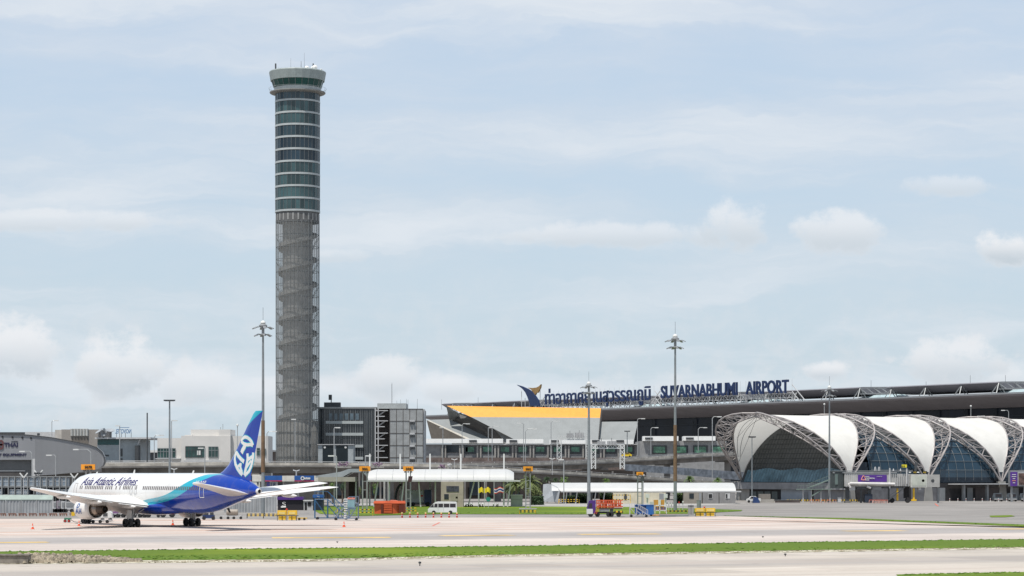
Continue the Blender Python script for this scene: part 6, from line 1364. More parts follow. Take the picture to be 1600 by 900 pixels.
# passenger stairs (blue and silver)
def stairs(px0, px1, pyt, pyb, m, lab, flip=False, steps=9):
    Y = YG(pyb); x0, x1, h = X(px0, Y), X(px1, Y), Z(pyt, Y); o = thing('passenger_stairs', lab, 'mobile stairs', ((x0 + x1) / 2, Y, 0)); w_ = x1 - x0
    f = (lambda u: x1 - u * w_) if flip else (lambda u: x0 + u * w_)
    mb = MB()
    for y in (Y - .7, Y + .7):
        mb.bar((f(0), y, .35), (f(.62), y, h * .72), .08).bar((f(0), y, .3), (f(1), y, .3), .1).bar((f(.62), y, .3), (f(.62), y, h * .72), .1).bar((f(1), y, .3), (f(1), y, h * .72), .1).bar((f(.62), y, h * .72), (f(1), y, h * .72), .08).bar((f(.62), y, .3), (f(1), y, h * .72), .07).bar((f(.3), y, .3), (f(.3), y, h * .4), .07).bar((f(.3), y, .3), (f(.62), y, h * .5), .07)
        mb.bar((f(0), y, 1.2), (f(.62), y, h), .06).bar((f(.62), y, h), (f(1), y, h), .06)
        for k in range(7): u = .62 * k / 6; mb.bar((f(u), y, .35 + (h * .72 - .35) * k / 6), (f(u), y, 1.2 + (h - 1.2) * k / 6), .04)
        for k in range(4): u = .62 + .38 * k / 3; mb.bar((f(u), y, h * .72), (f(u), y, h), .04)
    mb.build('frame', m, o)
    for k in range(steps): u = .62 * (k + .5) / steps; z = .35 + (h * .72 - .35) * (k + .5) / steps; MB().box(min(f(u - .03), f(u + .03)), max(f(u - .03), f(u + .03)), Y - .62, Y + .62, z, z + .06).build('tread', M_lgrey, o)
    MB().box(min(f(.62), f(1)), max(f(.62), f(1)), Y - .65, Y + .65, h * .72, h * .72 + .07).build('platform', M_lgrey, o)
    for u in (.08, .92): wheel(o, f(u), Y - .7, .22, .15); wheel(o, f(u), Y + .7, .22, .15)
    return o
M_bst = mat('stair_blue', (.02, .10, .22), .5); M_sst = mat('stair_blue_grey', (.16, .21, .30), .5)
stairs(492, 545, 768, 812, M_bst, 'tall dark blue passenger stairs rising to the left, behind the cone', True); stairs(522, 560, 776, 813, M_sst, 'blue-grey passenger stairs with pale treads beside the black and yellow rail', False, 11)
Y = YG(813.5); st_ = thing('white_step_unit', 'white stepped ladder unit with pale blue glass side, right end of the stairs', 'mobile stairs', (X(546, Y), Y, 0))
for k in range(9): MB().box(X(538, Y), X(543.5, Y), Y - 1.2 + k * .1, Y - 1.0 + k * .1, .4 + k * .36, .55 + k * .36).build('tread', M_white, st_)
MB().box(X(543.8, Y), X(555, Y), Y - 1.2, Y - 1.1, 1.8, Z(780, Y)).build('side_screen', mat('pale_blue_screen', (.20, .34, .38), .3), st_); MB().box(X(543.8, Y), X(555, Y), Y - 1.25, Y - .2, Z(780, Y), Z(777.5, Y)).build('salmon_cover', mat('salmon_cover', (.60, .22, .17), .6), st_)
for k in range(7): MB().box(X(541, Y), X(557, Y), Y - 1.3, Y - 1.22, .35 + k * .28, .42 + k * .28).build('rail', M_sst, st_)
stairs(984, 1012, 787, 808, M_lgrey, 'small silver maintenance stairs leaning at the blue container', True, 7)
Y = YG(806.5); bc = thing('blue_container', 'deep blue box container behind the silver stairs', 'container', (X(1006, Y), Y + 1.5, 0)); MB().box(X(993, Y), X(1010, Y), Y + .9, Y + 3, .3, Z(790, Y)).build('container_body', M_blue, bc); MB().box(X(1010.1, Y), X(1022, Y), Y + .6, Y + 3, .25, Z(789, Y)).build('container_body', mat('lighter_blue_paint', (.02, .12, .38), .45), bc)
for q in (996, 1004, 1018): wheel(bc, X(q, Y), Y + 1, .25)
MB().box(X(993, Y), X(1022, Y), Y + .55, Y + 3.1, Z(790, Y), Z(788.8, Y)).build('lid', M_blue, bc)
# truck with orange rack
ty = YG(807.5); x0, x1 = X(917, ty), X(973, ty)
tr = thing('rack_truck', 'flat truck with purple-topped cab and an orange railed platform, facing left', 'truck', ((x0 + x1) / 2, ty, 0)); tl = x1 - x0
cb = MB().prism([(x0 + .02 * tl, ty - 1.1, .55), (x0, ty - 1.1, 1.3), (x0 + .02 * tl, ty - 1.1, 2.0), (x0 + .06 * tl, ty - 1.1, 2.75), (x0 + .24 * tl, ty - 1.1, 2.8), (x0 + .24 * tl, ty - 1.1, .55)], (0, 2.2, 0)).build('cab', M_purple, tr)
MB().box(x0 - .03, x0 + .16 * tl, ty - 1.13, ty + 1.13, .5, 1.35).build('white_front', M_white, cb); MB().prism([(x0 + .03 * tl, ty - 1.12, 1.5), (x0 + .06 * tl, ty - 1.12, 2.3), (x0 + .14 * tl, ty - 1.12, 2.3), (x0 + .14 * tl, ty - 1.12, 1.5)], (0, .018, 0)).build('side_window', M_win, cb)
MB().hexa([(x0 - .03, ty - .95, 1.5), (x0 - .03, ty + .95, 1.5), (x0 + .1, ty + .95, 1.5), (x0 + .1, ty - .95, 1.5), (x0 + .05 * tl - .05, ty - .9, 2.45), (x0 + .05 * tl - .05, ty + .9, 2.45), (x0 + .06 * tl, ty + .9, 2.45), (x0 + .06 * tl, ty - .9, 2.45)]).build('windscreen', M_win, cb)
MB().box(x0 + .2 * tl, x1, ty - .95, ty + .95, .6, .85).build('chassis', M_dark, tr); MB().box(x0 + .3 * tl, x1 - .02 * tl, ty - 1.1, ty + 1.1, 1.35, 1.5).build('platform', mat('platform_brown', (.10, .07, .05), .7), tr)
MB().box(x0 + .75 * tl, x1, ty - 1.15, ty + 1.15, 1.52, 1.75).build('white_sill', M_lgrey, tr)
MB().box(x0 + .35 * tl, x0 + .62 * tl, ty - 1.05, ty - .5, .9, 1.34).build('tool_box', M_mgrey, tr); MB().box(x0 + .64 * tl, x0 + .73 * tl, ty - 1.0, ty - .3, .7, 1.34).build('tank', M_dsteel, tr)
for i in range(13): x = x0 + (.28 + .055 * i) * tl; MB().bar((x, ty - 1.1, 1.5), (x, ty - 1.1, 2.75 + .12 * (i % 2)), .12).bar((x, ty + 1.1, 1.5), (x, ty + 1.1, 2.8), .12).build('rack_post', M_org, tr)
for z in (1.7, 2.2, 2.72):
    for y in (-1.13, 1.13): MB().box(x0 + .27 * tl, x1, ty + y - .04, ty + y + .04, z, z + .12).build('rack_rail', M_org, tr)
for i in range(7): x = x0 + (.33 + .09 * i) * tl; MB().box(x, x + .32, ty - .9, ty + .4, 1.5, 2.1 + .3 * ((i * 7) % 3)).build('load_crate', (M_org, mat('straw_crate', (.5, .28, .08), .7), M_red, M_lgrey)[i % 4], tr)
MB().bar((x0 + .2 * tl, ty - 1.3, .5), (x0 + .34 * tl, ty - 1.15, 2.3), .08).bar((x0 + .25 * tl, ty - 1.3, .5), (x0 + .39 * tl, ty - 1.15, 2.3), .08).build('ladder', M_org, tr)
for q in (.1, .29, .6, .68, .88): wheel(tr, x0 + q * tl, ty - .95, .42, .3)
MB().box(x0 + .76 * tl, x0 + tl, ty - 1.2, ty - 1.15, .75, 1.05).build('hazard_board', M_hzd, tr)
# things on the stand right of the truck
Y = YG(803); fr2 = thing('white_steel_table', 'white steel frame rack with lilac boxes right of the blue container', 'rack', (X(1031, Y), Y, 0))
MB().box(X(1022, Y), X(1041, Y), Y - .5, Y + .5, 1.45, 1.6).box(X(1022, Y), X(1041, Y), Y - .5, Y + .5, .55, .68).build('shelf', M_white, fr2)
for q in (1022.5, 1030, 1040.5): MB().box(X(q, Y), X(q, Y) + .14, Y - .5, Y - .36, 0, 1.6).build('leg', M_white, fr2)
for q in (1024, 1028, 1033, 1037): MB().box(X(q, Y), X(q, Y) + .36, Y - .3, Y + .3, .69, 1.25).build('box', mat('lilac_box', (.26, .18, .26), .6), fr2)
od = thing('orange_pallet_deck', 'thin orange deck lying between the blue container and the grey cabinet', 'pallet', (X(1040, 412), 412, 0)); MB().box(X(1020, 412), X(1056, 412), 411, 414, .12, .26).build('deck', mat('ochre_deck', (.55, .26, .07), .7), od); MB().box(X(1030, 411), X(1076, 411), 410.4, 411, .05, .3).build('metal_edge', M_steel, od)
ob2 = thing('orange_cabinet', 'orange cabinet bearing a white panel behind the white frame rack', 'cabinet', (X(1030, 470), 470, 0)); MB().box(X(1022, 470), X(1038, 470), 470, 471.5, 0, Z(781, 470)).build('cabinet_body', mat('ochre_paint', (.55, .27, .05), .6), ob2); MB().box(X(1028.5, 470), X(1032.5, 470), 469.85, 469.997, Z(791, 470), Z(780.5, 470)).build('white_panel', M_white, ob2); MB().box(X(1016, 470), X(1027, 470), 470.2, 471.4, 0, Z(784, 470)).build('white_machine', M_lgrey, ob2)
for q, lab in ((1011.5, 'white post with square lamp directly behind the blue container'), (1040, 'white post with square lamp right of the orange cabinet')):
    Y = 452; o = thing('floodlight_post', lab, 'floodlight', (X(q, Y), Y, 0), group='white floodlight posts'); MB().tube((X(q, Y), Y, 0), (X(q, Y), Y, Z(778, Y)), .16, n=10).build('post', M_white, o); MB().obox((X(q, Y), Y - .2, Z(774.8, Y)), (.65, .4, .75), .2).build('lamp_head', M_white, o)
cab = thing('grey_cabinet', 'pale grey upright utility cabinet left of the right-hand yellow tanks', 'cabinet', (X(1080, 420), 420, 0)); MB().box(X(1075.5, 420), X(1084, 420), 420, 421, .1, Z(789.5, 420)).build('cabinet_body', mat('cabinet_grey', (.32, .31, .29), .6), cab); MB().box(X(1075, 420), X(1084.5, 420), 419.9, 421.1, Z(789.5, 420), Z(788.7, 420)).build('lid', M_lgrey, cab); MB().box(X(1079.6, 420), X(1079.9, 420), 419.95, 419.997, .2, 2.0).build('door_seam', M_dsteel, cab)
Y = 470; dr = thing('steel_drum', 'grey metal drum standing behind the right-hand yellow tanks', 'drum', (X(1092, Y), Y, 0)); MB().lathe([(0, 0), (.42, 0), (.42, 2.0), (.45, 2.02), (.45, 2.1), (0, 2.1)], (X(1092, Y), Y, Z(795, Y) - 1.1 if False else 0), 16).build('drum_body', M_steel, dr)
for q, t_ in ((1045, 786), (1049, 787), (1061, 785), (1067, 784)):
    o = thing('white_stand_post', 'slim white pole at the foot of the brown-footed mast, %s' % {1045: 'leftmost', 1049: 'left of the mast', 1061: 'with a red head', 1067: 'rightmost'}[q], 'post', (X(q, 455), 455, 0), group='white poles at the mast foot'); MB().tube((X(q, 455), 455, 0), (X(q, 455), 455, Z(t_, 455)), .06, n=6).build('post', M_lgrey, o); MB().obox((X(q, 455), 454.9, Z(t_, 455)), (.25, .15, .3)).build('head', M_white if q != 1061 else M_red, o)
# behind and below the aeroplane
def dolly(px0, px1, pyt, pyb, col, lab, load=None):
    Y = YG(pyb); x0, x1 = X(px0, Y), X(px1, Y); o = thing('baggage_dolly', lab, 'dolly', ((x0 + x1) / 2, Y, 0)); MB().box(x0, x1, Y - .7, Y + .7, .5, .66).build('deck', col, o)
    for q in (.2, .8): wheel(o, x0 + q * (x1 - x0), Y - .65, .32); wheel(o, x0 + q * (x1 - x0), Y + .65, .32)
    mb = MB(); mb.bar((x0, Y - .68, .66), (x0, Y - .68, 1.1), .06).bar((x1, Y - .68, .66), (x1, Y - .68, 1.1), .06).bar((x0, Y, .5), (x0 - .9, Y, .3), .07); mb.build('frame', M_lgrey, o)
    if load: MB().box(x0 + .2, x1 - .2, Y - .5, Y + .5, .67, 1.2).build('load', load, o)
M_mauve = mat('mauve_load', (.20, .10, .22), .6)
for i, (a, b) in enumerate(((175, 187), (190, 204), (207, 222), (224, 234))): dolly(a, b, 799, 808.5, M_lgrey, ('low dolly with mauve load right behind the engine exhaust', 'low dolly with mauve load left of the near wheel group', 'low dolly directly behind the near wheel group', 'short dolly right of the near wheel group')[i], M_mauve if i < 2 else M_lgrey)
Y = YG(808.5); tg = thing('white_tow_tractor', 'white tow tractor with large dark wheels seen below the fuselage', 'tractor', (X(259, Y), Y, 0)); MB().box(X(247, Y), X(274, Y), Y - .9, Y + .9, .4, 1.35).build('tractor_body', M_white, tg); MB().box(X(252, Y), X(259, Y), Y - .7, Y + .7, 1.36, 2.1).build('cab', M_lgrey, tg); [wheel(tg, X(q, Y), Y - .9, .5) for q in (256, 270)]; wheel(tg, X(248.5, Y), Y - .8, .3)
Y = YG(812.5); gt = thing('dark_tug', 'small dark blue luggage tug behind the far wheel group', 'tug', (X(326, Y), Y, 0)); MB().box(X(317, Y), X(335, Y), Y - .6, Y + .6, .3, .8).build('tug_body', M_navy, gt); MB().box(X(319, Y), X(325, Y), Y - .6, Y + .6, .81, 1.3).build('bonnet', M_dsteel, gt); MB().obox((X(331, Y), Y, 1.1), (.5, .8, .6)).build('seat', M_dsteel, gt); [wheel(gt, X(q, Y), Y - .6, .3) for q in (319.5, 334)]; MB().bar((X(327, Y), Y - .3, .8), (X(326, Y), Y - .3, 1.4), .06).build('steering_column', M_lgrey, gt)
Y = YG(811.5); tn = thing('tank_trailer', 'trailer with a tan cylindrical tank under the tail', 'trailer', (X(362, Y), Y, 0)); MB().box(X(344, Y), X(378, Y), Y - .6, Y + .6, .45, .6).build('deck', M_lgrey, tn); MB().lathe([(0, -.95), (.45, -.9), (.5, -.7), (.5, .7), (.45, .9), (0, .95)], (X(363, Y), Y, 1.12), 18, axis=(1, 0, 0)).build('tank', mat('tan_tank', (.30, .26, .22), .5, var=.2), tn); [wheel(tn, X(q, Y), Y - .6, .24) for q in (346, 357, 366, 377)]; MB().bar((X(352, Y), Y - .5, .6), (X(352, Y), Y - .5, 1.4), .07).build('frame', M_lgrey, tn)
Y = YG(817.5); tbt = thing('pushback_unit', 'low dark and silver tow unit under the near engine', 'tow vehicle', (X(150, Y), Y, 0)); MB().box(X(128, Y), X(142, Y), Y - 1, Y + 1, .15, .62).build('chassis', M_dsteel, tbt); MB().box(X(142, Y), X(175, Y), Y - .8, Y + .8, .35, .5).build('deck', M_lgrey, tbt); [wheel(tbt, X(q, Y), Y - .8, .26) for q in (131, 138, 147, 158, 169)]
MB().bar((X(143, Y), Y - .8, .75), (X(174, Y), Y - .8, .75), .06).build('rail', M_lgrey, tbt)
Y = YG(815); ld = thing('white_ground_unit', 'white ground power unit behind the engine exhaust', 'ground unit', (X(166, Y), Y, 0)); MB().prism([(X(157, Y), Y, .6), (X(175, Y), Y, .6), (X(174, Y), Y, 1.3), (X(169, Y), Y, 1.75), (X(163, Y), Y, 1.5), (X(160, Y), Y, 1.1)], (0, 1.4, 0)).build('housing', M_white, ld); MB().box(X(161, Y), X(168, Y), Y - .06, Y - .003, .8, 1.3).build('grille', M_dsteel, ld); [wheel(ld, X(q, Y), Y + .1, .3) for q in (160, 172)]
Y = YG(816.5); rg = thing('small_green_tug', 'tiny green machine with red-rimmed wheels left of the engine', 'tug', (X(105, Y), Y, 0)); MB().box(X(101, Y), X(111, Y), Y - .4, Y + .4, .45, .72).build('tug_body', mat('green_paint', (.06, .20, .13), .5), rg); [wheel(rg, X(q, Y), Y - .4, .24) for q in (102.5, 108.5)]; [MB().lathe([(0, -.02), (.12, -.02), (.12, 0)], (X(q, Y), Y - .54, .24), 10, axis=(0, 1, 0)).build('red_rim', M_red, rg) for q in (102.5, 108.5)]; MB().path([(X(111, Y), Y, .4), (X(116, Y), Y, .12), (X(121, Y), Y, .06), (X(128, Y), Y, .1)], .04, 5).build('hose', M_black, rg)
Y = YG(807); yb = thing('yellow_bollard_box', 'small yellow box hanging low at the left of the near engine', 'equipment', (X(114, Y), Y, 0)); MB().box(X(111.5, Y), X(116.5, Y), Y, Y + .5, .1, .75).build('box_body', M_yel, yb); MB().box(X(112, Y), X(116, Y), Y + .05, Y + .45, .76, .95).build('handle', M_dsteel, yb)
# flags
for q, c, w_, lab in ((747.5, 0, 8, 'yellow flag on the left pole under the vaulted canopy end'), (757, 0, 9, 'wider yellow flag on the second pole'), (772, 1, 15, 'red white and blue striped flag right of the two yellow flags')):
    Y = 515; o = thing('flag', lab, 'flag', (X(q, Y), Y, 0), group='flags on poles'); MB().tube((X(q, Y), Y, 0), (X(q, Y), Y, Z(753, Y)), .06, n=6).build('pole', M_lgrey, o)
    bands = [(762, 769.5, mat('flag_yellow', (.80, .62, .03), .7))] if c == 0 else [(762.5, 763.9, M_red), (763.9, 765.3, M_white), (765.3, 768.1, mat('flag_blue', (.03, .04, .20), .7)), (768.1, 769.5, M_white), (769.5, 770.9, M_red)]
    for y0_, y1_, m in bands:
        rows = [[(X(q + w_ * j / 10, Y), Y - .12 * math.sin(j * 1.1), Z(yy + (1.2 * math.sin(j * .8) + j * -.05 * (c and 3)), Y)) for j in range(11)] for yy in (y0_, y1_)]
        MB().grid(rows).build('flag_cloth', m, o, fix=False)
Y = 505; o = thing('green_round_sign', 'round green sign on a post between the flags', 'sign', (X(763, Y), Y, 0)); MB().lathe([(0, .05), (.5, .05), (.5, 0)], (X(763, Y), Y, Z(780, Y)), 18, axis=(0, -1, 0)).build('sign_disc', mat('sea_green', (.02, .22, .17), .5), o); MB().tube((X(763, Y), Y + .05, 0), (X(763, Y), Y + .05, Z(780, Y)), .05).build('post', M_lgrey, o)
mot = ['first', 'second', 'third', 'fourth', 'fifth', 'sixth']
m0 = None
for i, q in enumerate((730, 736.5, 749.5, 754, 771, 777)):
    Y = 522
    if m0 is None:
        m0 = thing('motorbike', '', 'motorbike', (0, 0, 0), group='parked motorbikes under the canopy'); [wheel(m0, x, 0, .28, .1) for x in (-.45, .45)]; MB().prism([(-.5, -.12, .55), (.1, -.12, .5), (.35, -.12, .95), (.2, -.12, .98), (0, -.12, .75), (-.55, -.12, .8)], (0, .24, 0)).build('motorbike_body', M_lgrey, m0); MB().bar((.3, -.3, 1.0), (.3, .3, 1.0), .04).build('handlebar', M_dsteel, m0); o = m0
    else: o = dup(m0, (0, 0, 0))
    o.location = (X(q, Y), Y, 0); o.rotation_euler = (0, 0, .9 + i * .2); o['label'] = 'small parked motorbike beneath the vaulted canopy, %s from the left' % mot[i]

# ---------------------------------------------------------------- gantries, taxi
M_gan = mat('gantry_white', (.62, .63, .62), .5)
def gantry(px0, px1, pyt, pyb, Y, panels, lab):
    o = thing('sign_gantry', lab, 'road gantry', (X((px0 + px1) / 2, Y), Y, Z(pyb, Y))); s = Y / F; zt, zb = Z(pyt, Y), Z(pyb, Y)
    for q in (px0, px1):
        x = X(q, Y); w_ = 6.5 * s * (1 if q == px0 else -1); mb = MB().bar((x, Y, zb), (x, Y, zt), .28).bar((x + w_, Y, zb), (x + w_, Y, zt), .28); n = 5
        for k in range(n): a, b = zb + (zt - zb) * k / n, zb + (zt - zb) * (k + 1) / n; mb.bar((x, Y, a), (x + w_, Y, b), .16).bar((x + w_, Y, a), (x, Y, b), .12)
        mb.build('leg', M_gan, o)
    mb = MB(); h = 5.5 * s; mb.bar((X(px0, Y), Y, zt), (X(px1, Y), Y, zt), .26).bar((X(px0, Y), Y, zt - h), (X(px1, Y), Y, zt - h), .26); n = 14
    for k in range(n): a, b = X(px0 + (px1 - px0) * k / n, Y), X(px0 + (px1 - px0) * (k + 1) / n, Y); mb.bar((a, Y, zt - (h if k % 2 else 0)), (b, Y, zt - (0 if k % 2 else h)), .15)
    mb.build('crossbeam', M_gan, o)
    for a, b, t_, bt in panels:
        p = MB().box(X(a, Y), X(b, Y), Y - .5, Y - .35, Z(bt, Y), Z(t_, Y)).build('sign_panel', M_lgrey, o); mb = MB()
        for k in range(6): x = X(a + (b - a) * (k + .5) / 6, Y); mb.box(x - .06, x + .06, Y - .58, Y - .503, Z(bt, Y), Z(t_, Y))
        mb.build('panel_ribs', M_mgrey, p)
    for a, b, t_, bt in panels: MB().bar((X((a + b) / 2, Y), Y, zt), (X((a + b) / 2, Y), Y, Z(t_, Y) + .8), .12).build('lamp_bracket', M_dsteel, o)
gantry(870.5, 922, 681.5, 718, 800, ((885, 896, 677, 684), (898, 912, 676, 684)), 'left white lattice road gantry with two panels raised above its beam')
MB_ = None
gantry(924, 975.5, 695, 733, 640, ((933.5, 946, 689.5, 695.5), (948.5, 963, 689, 695.5)), 'right and nearer white lattice road gantry beside the thick light mast')
Y = 789; zr = Z(714.3, Y); tx = thing('taxi', 'bright yellow taxi on the far elevated road', 'taxi', (X(979, Y), Y, zr)); x0, x1 = X(971, Y), X(987, Y); tl = x1 - x0
MB().prism([(x0 + u * tl, Y - .8, zr + z) for u, z in ((0, .3), (0, .75), (.2, .92), (.35, 1.35), (.72, 1.38), (.9, .95), (1, .85), (1, .3))], (0, 1.6, 0)).build('body', mat('taxi_yellow', (.80, .55, .02), .3, var=.05), tx)
MB().prism([(x0 + u * tl, Y - .83, zr + z) for u, z in ((.27, .95), (.37, 1.28), (.7, 1.3), (.82, .95))], (0, .02, 0)).build('side_window', M_win, tx); [wheel(tx, x0 + u * tl, Y - .75, .3, .2, zr + .3) for u in (.2, .8)]

# ---------------------------------------------------------------- boarding bridges
JY = 600.
jb = thing('boarding_bridge', 'grey ribbed boarding bridge with a purple advert and a white air pipe along its side', 'boarding bridge', (X(1390, JY), JY, 0))
jx = lambda q: X(q, JY); jz = lambda q: Z(q, JY)
M_jet = mat('bridge_panel_grey', (.40, .395, .38), .6, var=.12, sc=.6)
MB().lathe([(0, jz(763)), (1.9, jz(763)), (1.9, jz(737)), (2.1, jz(736.5)), (0, jz(735.5))], (jx(1309), JY, 0), 20).build('rotunda', mat('dark_green_grey', (.045, .055, .055), .4), jb)
MB().box(jx(1303), jx(1307.5), JY - 2.0, JY - 1.9, jz(757), jz(741)).build('rotunda_window', mat('grey_green_window', (.12, .16, .15), .2), jb)
MB().box(jx(1318), jx(1391), JY - 1.5, JY + 1.5, jz(760), jz(739.5)).build('outer_tunnel', M_jet, jb); MB().box(jx(1391.2), jx(1421), JY - 1.3, JY + 1.3, jz(759.5), jz(740.5)).build('inner_tunnel', M_jet, jb)
MB().box(jx(1421.2), jx(1447), JY - 1.8, JY + 1.8, jz(761.5), jz(741)).build('cab', mat('cab_pale_grey', (.50, .50, .46), .6), jb); MB().box(jx(1447.2), jx(1466.5), JY - 1.7, JY + 1.7, jz(761), jz(741.5)).build('cab_hood', mat('hood_grey', (.36, .355, .34), .6), jb)
MB().box(jx(1300), jx(1400), JY - 1.65, JY + 1.65, jz(739.4), jz(737.6)).build('roof_rail', M_steel, jb); MB().box(jx(1300), jx(1425), JY - 1.2, JY + 1.2, jz(736.5), jz(735.4)).build('cable_tray', M_mgrey, jb)
for k in range(30): 
    q = 1319 + k * 3.4
    if 1336 < q < 1386: continue
    if q > 1420: break
    MB().box(jx(q), jx(q + .7), JY - 1.6, JY - 1.503, jz(759.5), jz(740.2)).build('wall_rib', M_lgrey, jb)
for q in (1440.5, 1455.5): MB().lathe([(0, .06), (.35, .06), (.42, .0)], (jx(q), JY - (1.8 if q < 1447 else 1.72), jz(751)), 14, axis=(0, -1, 0)).build('oval_window', M_dsteel, jb)
MB().box(jx(1423), jx(1445), JY - 1.86, JY - 1.803, jz(759), jz(744)).build('cab_panel', mat('cab_panel_green_grey', (.46, .48, .42), .6), jb)
ad = MB().box(jx(1339), jx(1384), JY - 1.66, JY - 1.505, jz(752.8), jz(742.2)).build('advert_board', mat('advert_purple', (.085, .025, .24), .4, var=.05), jb)
MB().path([(jx(q), JY - 1.7, jz(w)) for q, w in ((1344.3, 749.5), (1345.5, 746.5), (1346.3, 744.4), (1347.6, 743.4), (1348.9, 744.4), (1349.8, 746.5), (1350.8, 749.5), (1347.6, 750), (1344.3, 749.5))], .1, 5).build('advert_emblem', mat('advert_salmon', (.75, .30, .22), .5), ad)
wtext('SIAM', M_white, ad, 1352, 1358, 743.8, 745.5, JY - 1.68, name='advert_text', split=False, bold=.03); wtext('COMMERCIAL', M_white, ad, 1352, 1367, 746.3, 748.3, JY - 1.68, name='advert_text', split=False, bold=.03); wtext('BANK', M_white, ad, 1352, 1358.5, 749, 750.6, JY - 1.68, name='advert_text', split=False, bold=.03); wtext('scb.co.th', M_white, ad, 1370, 1378, 743.8, 745, JY - 1.68, name='advert_text', split=False)
MB().path([(jx(1326), JY - 2.0, jz(755.3)), (jx(1396), JY - 2.0, jz(756.4))], .36, 12).path([(jx(1326), JY - 2.0, jz(755.3)), (jx(1324.5), JY - 2.0, jz(757.5)), (jx(1327), JY - 2.0, jz(762))], .3, 10).path([(jx(1353), JY - 1.8, jz(760)), (jx(1359), JY - 1.8, jz(762.5))], .3, 10).build('air_pipe', mat('white_pipe', (.62, .60, .58), .5), jb)
for a, b, c, d, m in ((1326, 1335, 760, 766, M_lgrey), (1338, 1362, 761, 764, M_dsteel), (1362, 1376, 761, 765, M_mgrey), (1378, 1412, 761, 763, M_dsteel), (1434, 1438, 762, 765.5, M_lgrey)): MB().box(jx(a), jx(b), JY - 1.2, JY + 1.2, jz(d), jz(c)).build('underfloor_box', m, jb)
for a, b in ((1321, 1327), (1356, 1361), (1387.5, 1389.5), (1344, 1346.5)): MB().box(jx(a), jx(b), JY - .5, JY + .5, 0, jz(761)).build('support_column', M_dsteel, jb)
MB().box(jx(1320), jx(1328), JY - 1.2, JY + 1.2, 0, .5).build('base_block', M_concd, jb); MB().box(jx(1350), jx(1362), JY - 1.4, JY + 1.4, .1, 2.2).build('equipment_box', mat('dark_navy_box', (.02, .03, .05), .6), jb)
for q in (1388.5, 1415): MB().box(jx(q) - .16, jx(q) + .16, JY - 1.75, JY - 1.55, jz(763) if q == 1388.5 else jz(756), jz(731.5)).build('lift_mast', M_lgrey, jb)
for q in (1396, 1407): MB().lathe([(.2, jz(739.5)), (.25, jz(736)), (.05, jz(732))], (jx(q), JY, 0), 8).build('vent_cowl', M_lgrey, jb)
for q in (1367.5, 1373.5): MB().path([(jx(q - 1.5), JY, jz(739)), (jx(q - .6), JY, jz(730)), (jx(q + .6), JY, jz(730)), (jx(q + 1.5), JY, jz(739))], .12, 6).build('roof_hoop', M_lgrey, jb)
MB().bar((jx(1386), JY - 1.6, .6), (jx(1412), JY - 1.6, jz(761)), .9, .2).bar((jx(1386), JY - 1.7, 1.5), (jx(1412), JY - 1.7, jz(756)), .06).build('service_stair', M_dsteel, jb)
for q in (1401.5, 1427): MB().box(jx(q) - .25, jx(q) + .2, JY - 1.0, JY - .6, .6, jz(763)).build('yellow_leg', M_yel, jb)
MB().box(jx(1423), jx(1431), JY - 1.1, JY - .5, .5, .9).build('yellow_bogie_guard', M_yel, jb)
for q in (1393, 1417.5): MB().lathe([(0, -.5), (.62, -.5), (.66, 0), (.62, .5), (0, .5)], (jx(q), JY - .6, .66), 18, axis=(0, 1, 0)).build('wheel', M_black, jb)
MB().box(jx(1412), jx(1420), JY - .4, JY + .4, 1.2, jz(761)).build('drive_column', M_dark, jb)
MB().box(jx(1464.5), jx(1467), JY - .3, JY + .2, 0, jz(761)).build('end_post', M_mgrey, jb)
MB().box(jx(1407), jx(1415), JY - 1.9, JY - 1.75, jz(730.5), jz(726)).build('stand_number_board', mat('bright_yellow_board', (.80, .70, .03), .5), jb); wtext('G5', M_dark, jb, 1408, 1414, 727, 729.6, JY - 1.93, name='number', split=False)
for a in (1426.5, 1441.5): MB().box(jx(a), jx(a + 6), JY - 1.0, JY - .9, jz(740), jz(736)).build('black_number_board', M_dark, jb); wtext('G5', mat('number_yellow', (.7, .5, .05), .5, var=0), jb, a + .8, a + 5.2, 736.9, 739.1, JY - 1.03, name='number', split=False)
for a in (1420.5, 1433.5): MB().lathe([(0, .25), (.3, .15), (.35, 0)], (jx(a), JY - 1, jz(738.5)), 10).build('beacon', M_white, jb)
MB().hexa([(jx(1430), JY + 1, jz(737)), (jx(1433), JY + 1, jz(737)), (jx(1433), JY + 1.4, jz(737)), (jx(1430), JY + 1.4, jz(737)), (jx(1431), JY + 1, jz(722.5)), (jx(1435), JY + 1, jz(722.5)), (jx(1435), JY + 1.4, jz(722.5)), (jx(1431), JY + 1.4, jz(722.5))]).build('display_screen', M_dsteel, jb)
jz2 = thing('boarding_bridge', 'boarding bridge at the right edge with a purple advert and a picture panel', 'boarding bridge', (X(1600, 622), 622, 0))
x2 = lambda q: X(q, 618); z2 = lambda q: Z(q, 618)
MB().box(x2(1579), x2(1680), 618, 621, z2(760), z2(735)).build('tunnel', M_mgrey, jz2); a2 = MB().box(x2(1578.5), x2(1589.5), 617.8, 617.997, z2(759.5), z2(737.5)).build('advert_board', MATS['advert_purple'], jz2)
for i, (w_, m) in enumerate(((6, M_white), (7, M_white), (4, M_white), (5.5, MATS['advert_salmon']), (3.5, M_white))): MB().box(x2(1584 - w_ / 2), x2(1584 + w_ / 2), 617.7, 617.797, z2(742 + i * 3.2), z2(741 + i * 3.2)).build('advert_line', m, a2)
f = MB().box(x2(1590), x2(1640), 617.8, 617.997, z2(758.5), z2(738.5)).build('picture_frame', M_lgrey, jz2); MB().box(x2(1591), x2(1639), 617.7, 617.797, z2(757.7), z2(739.3)).build('picture', mat('dark_colourful_picture', (.10, .06, .05), .5, var=.8, sc=.9), f)
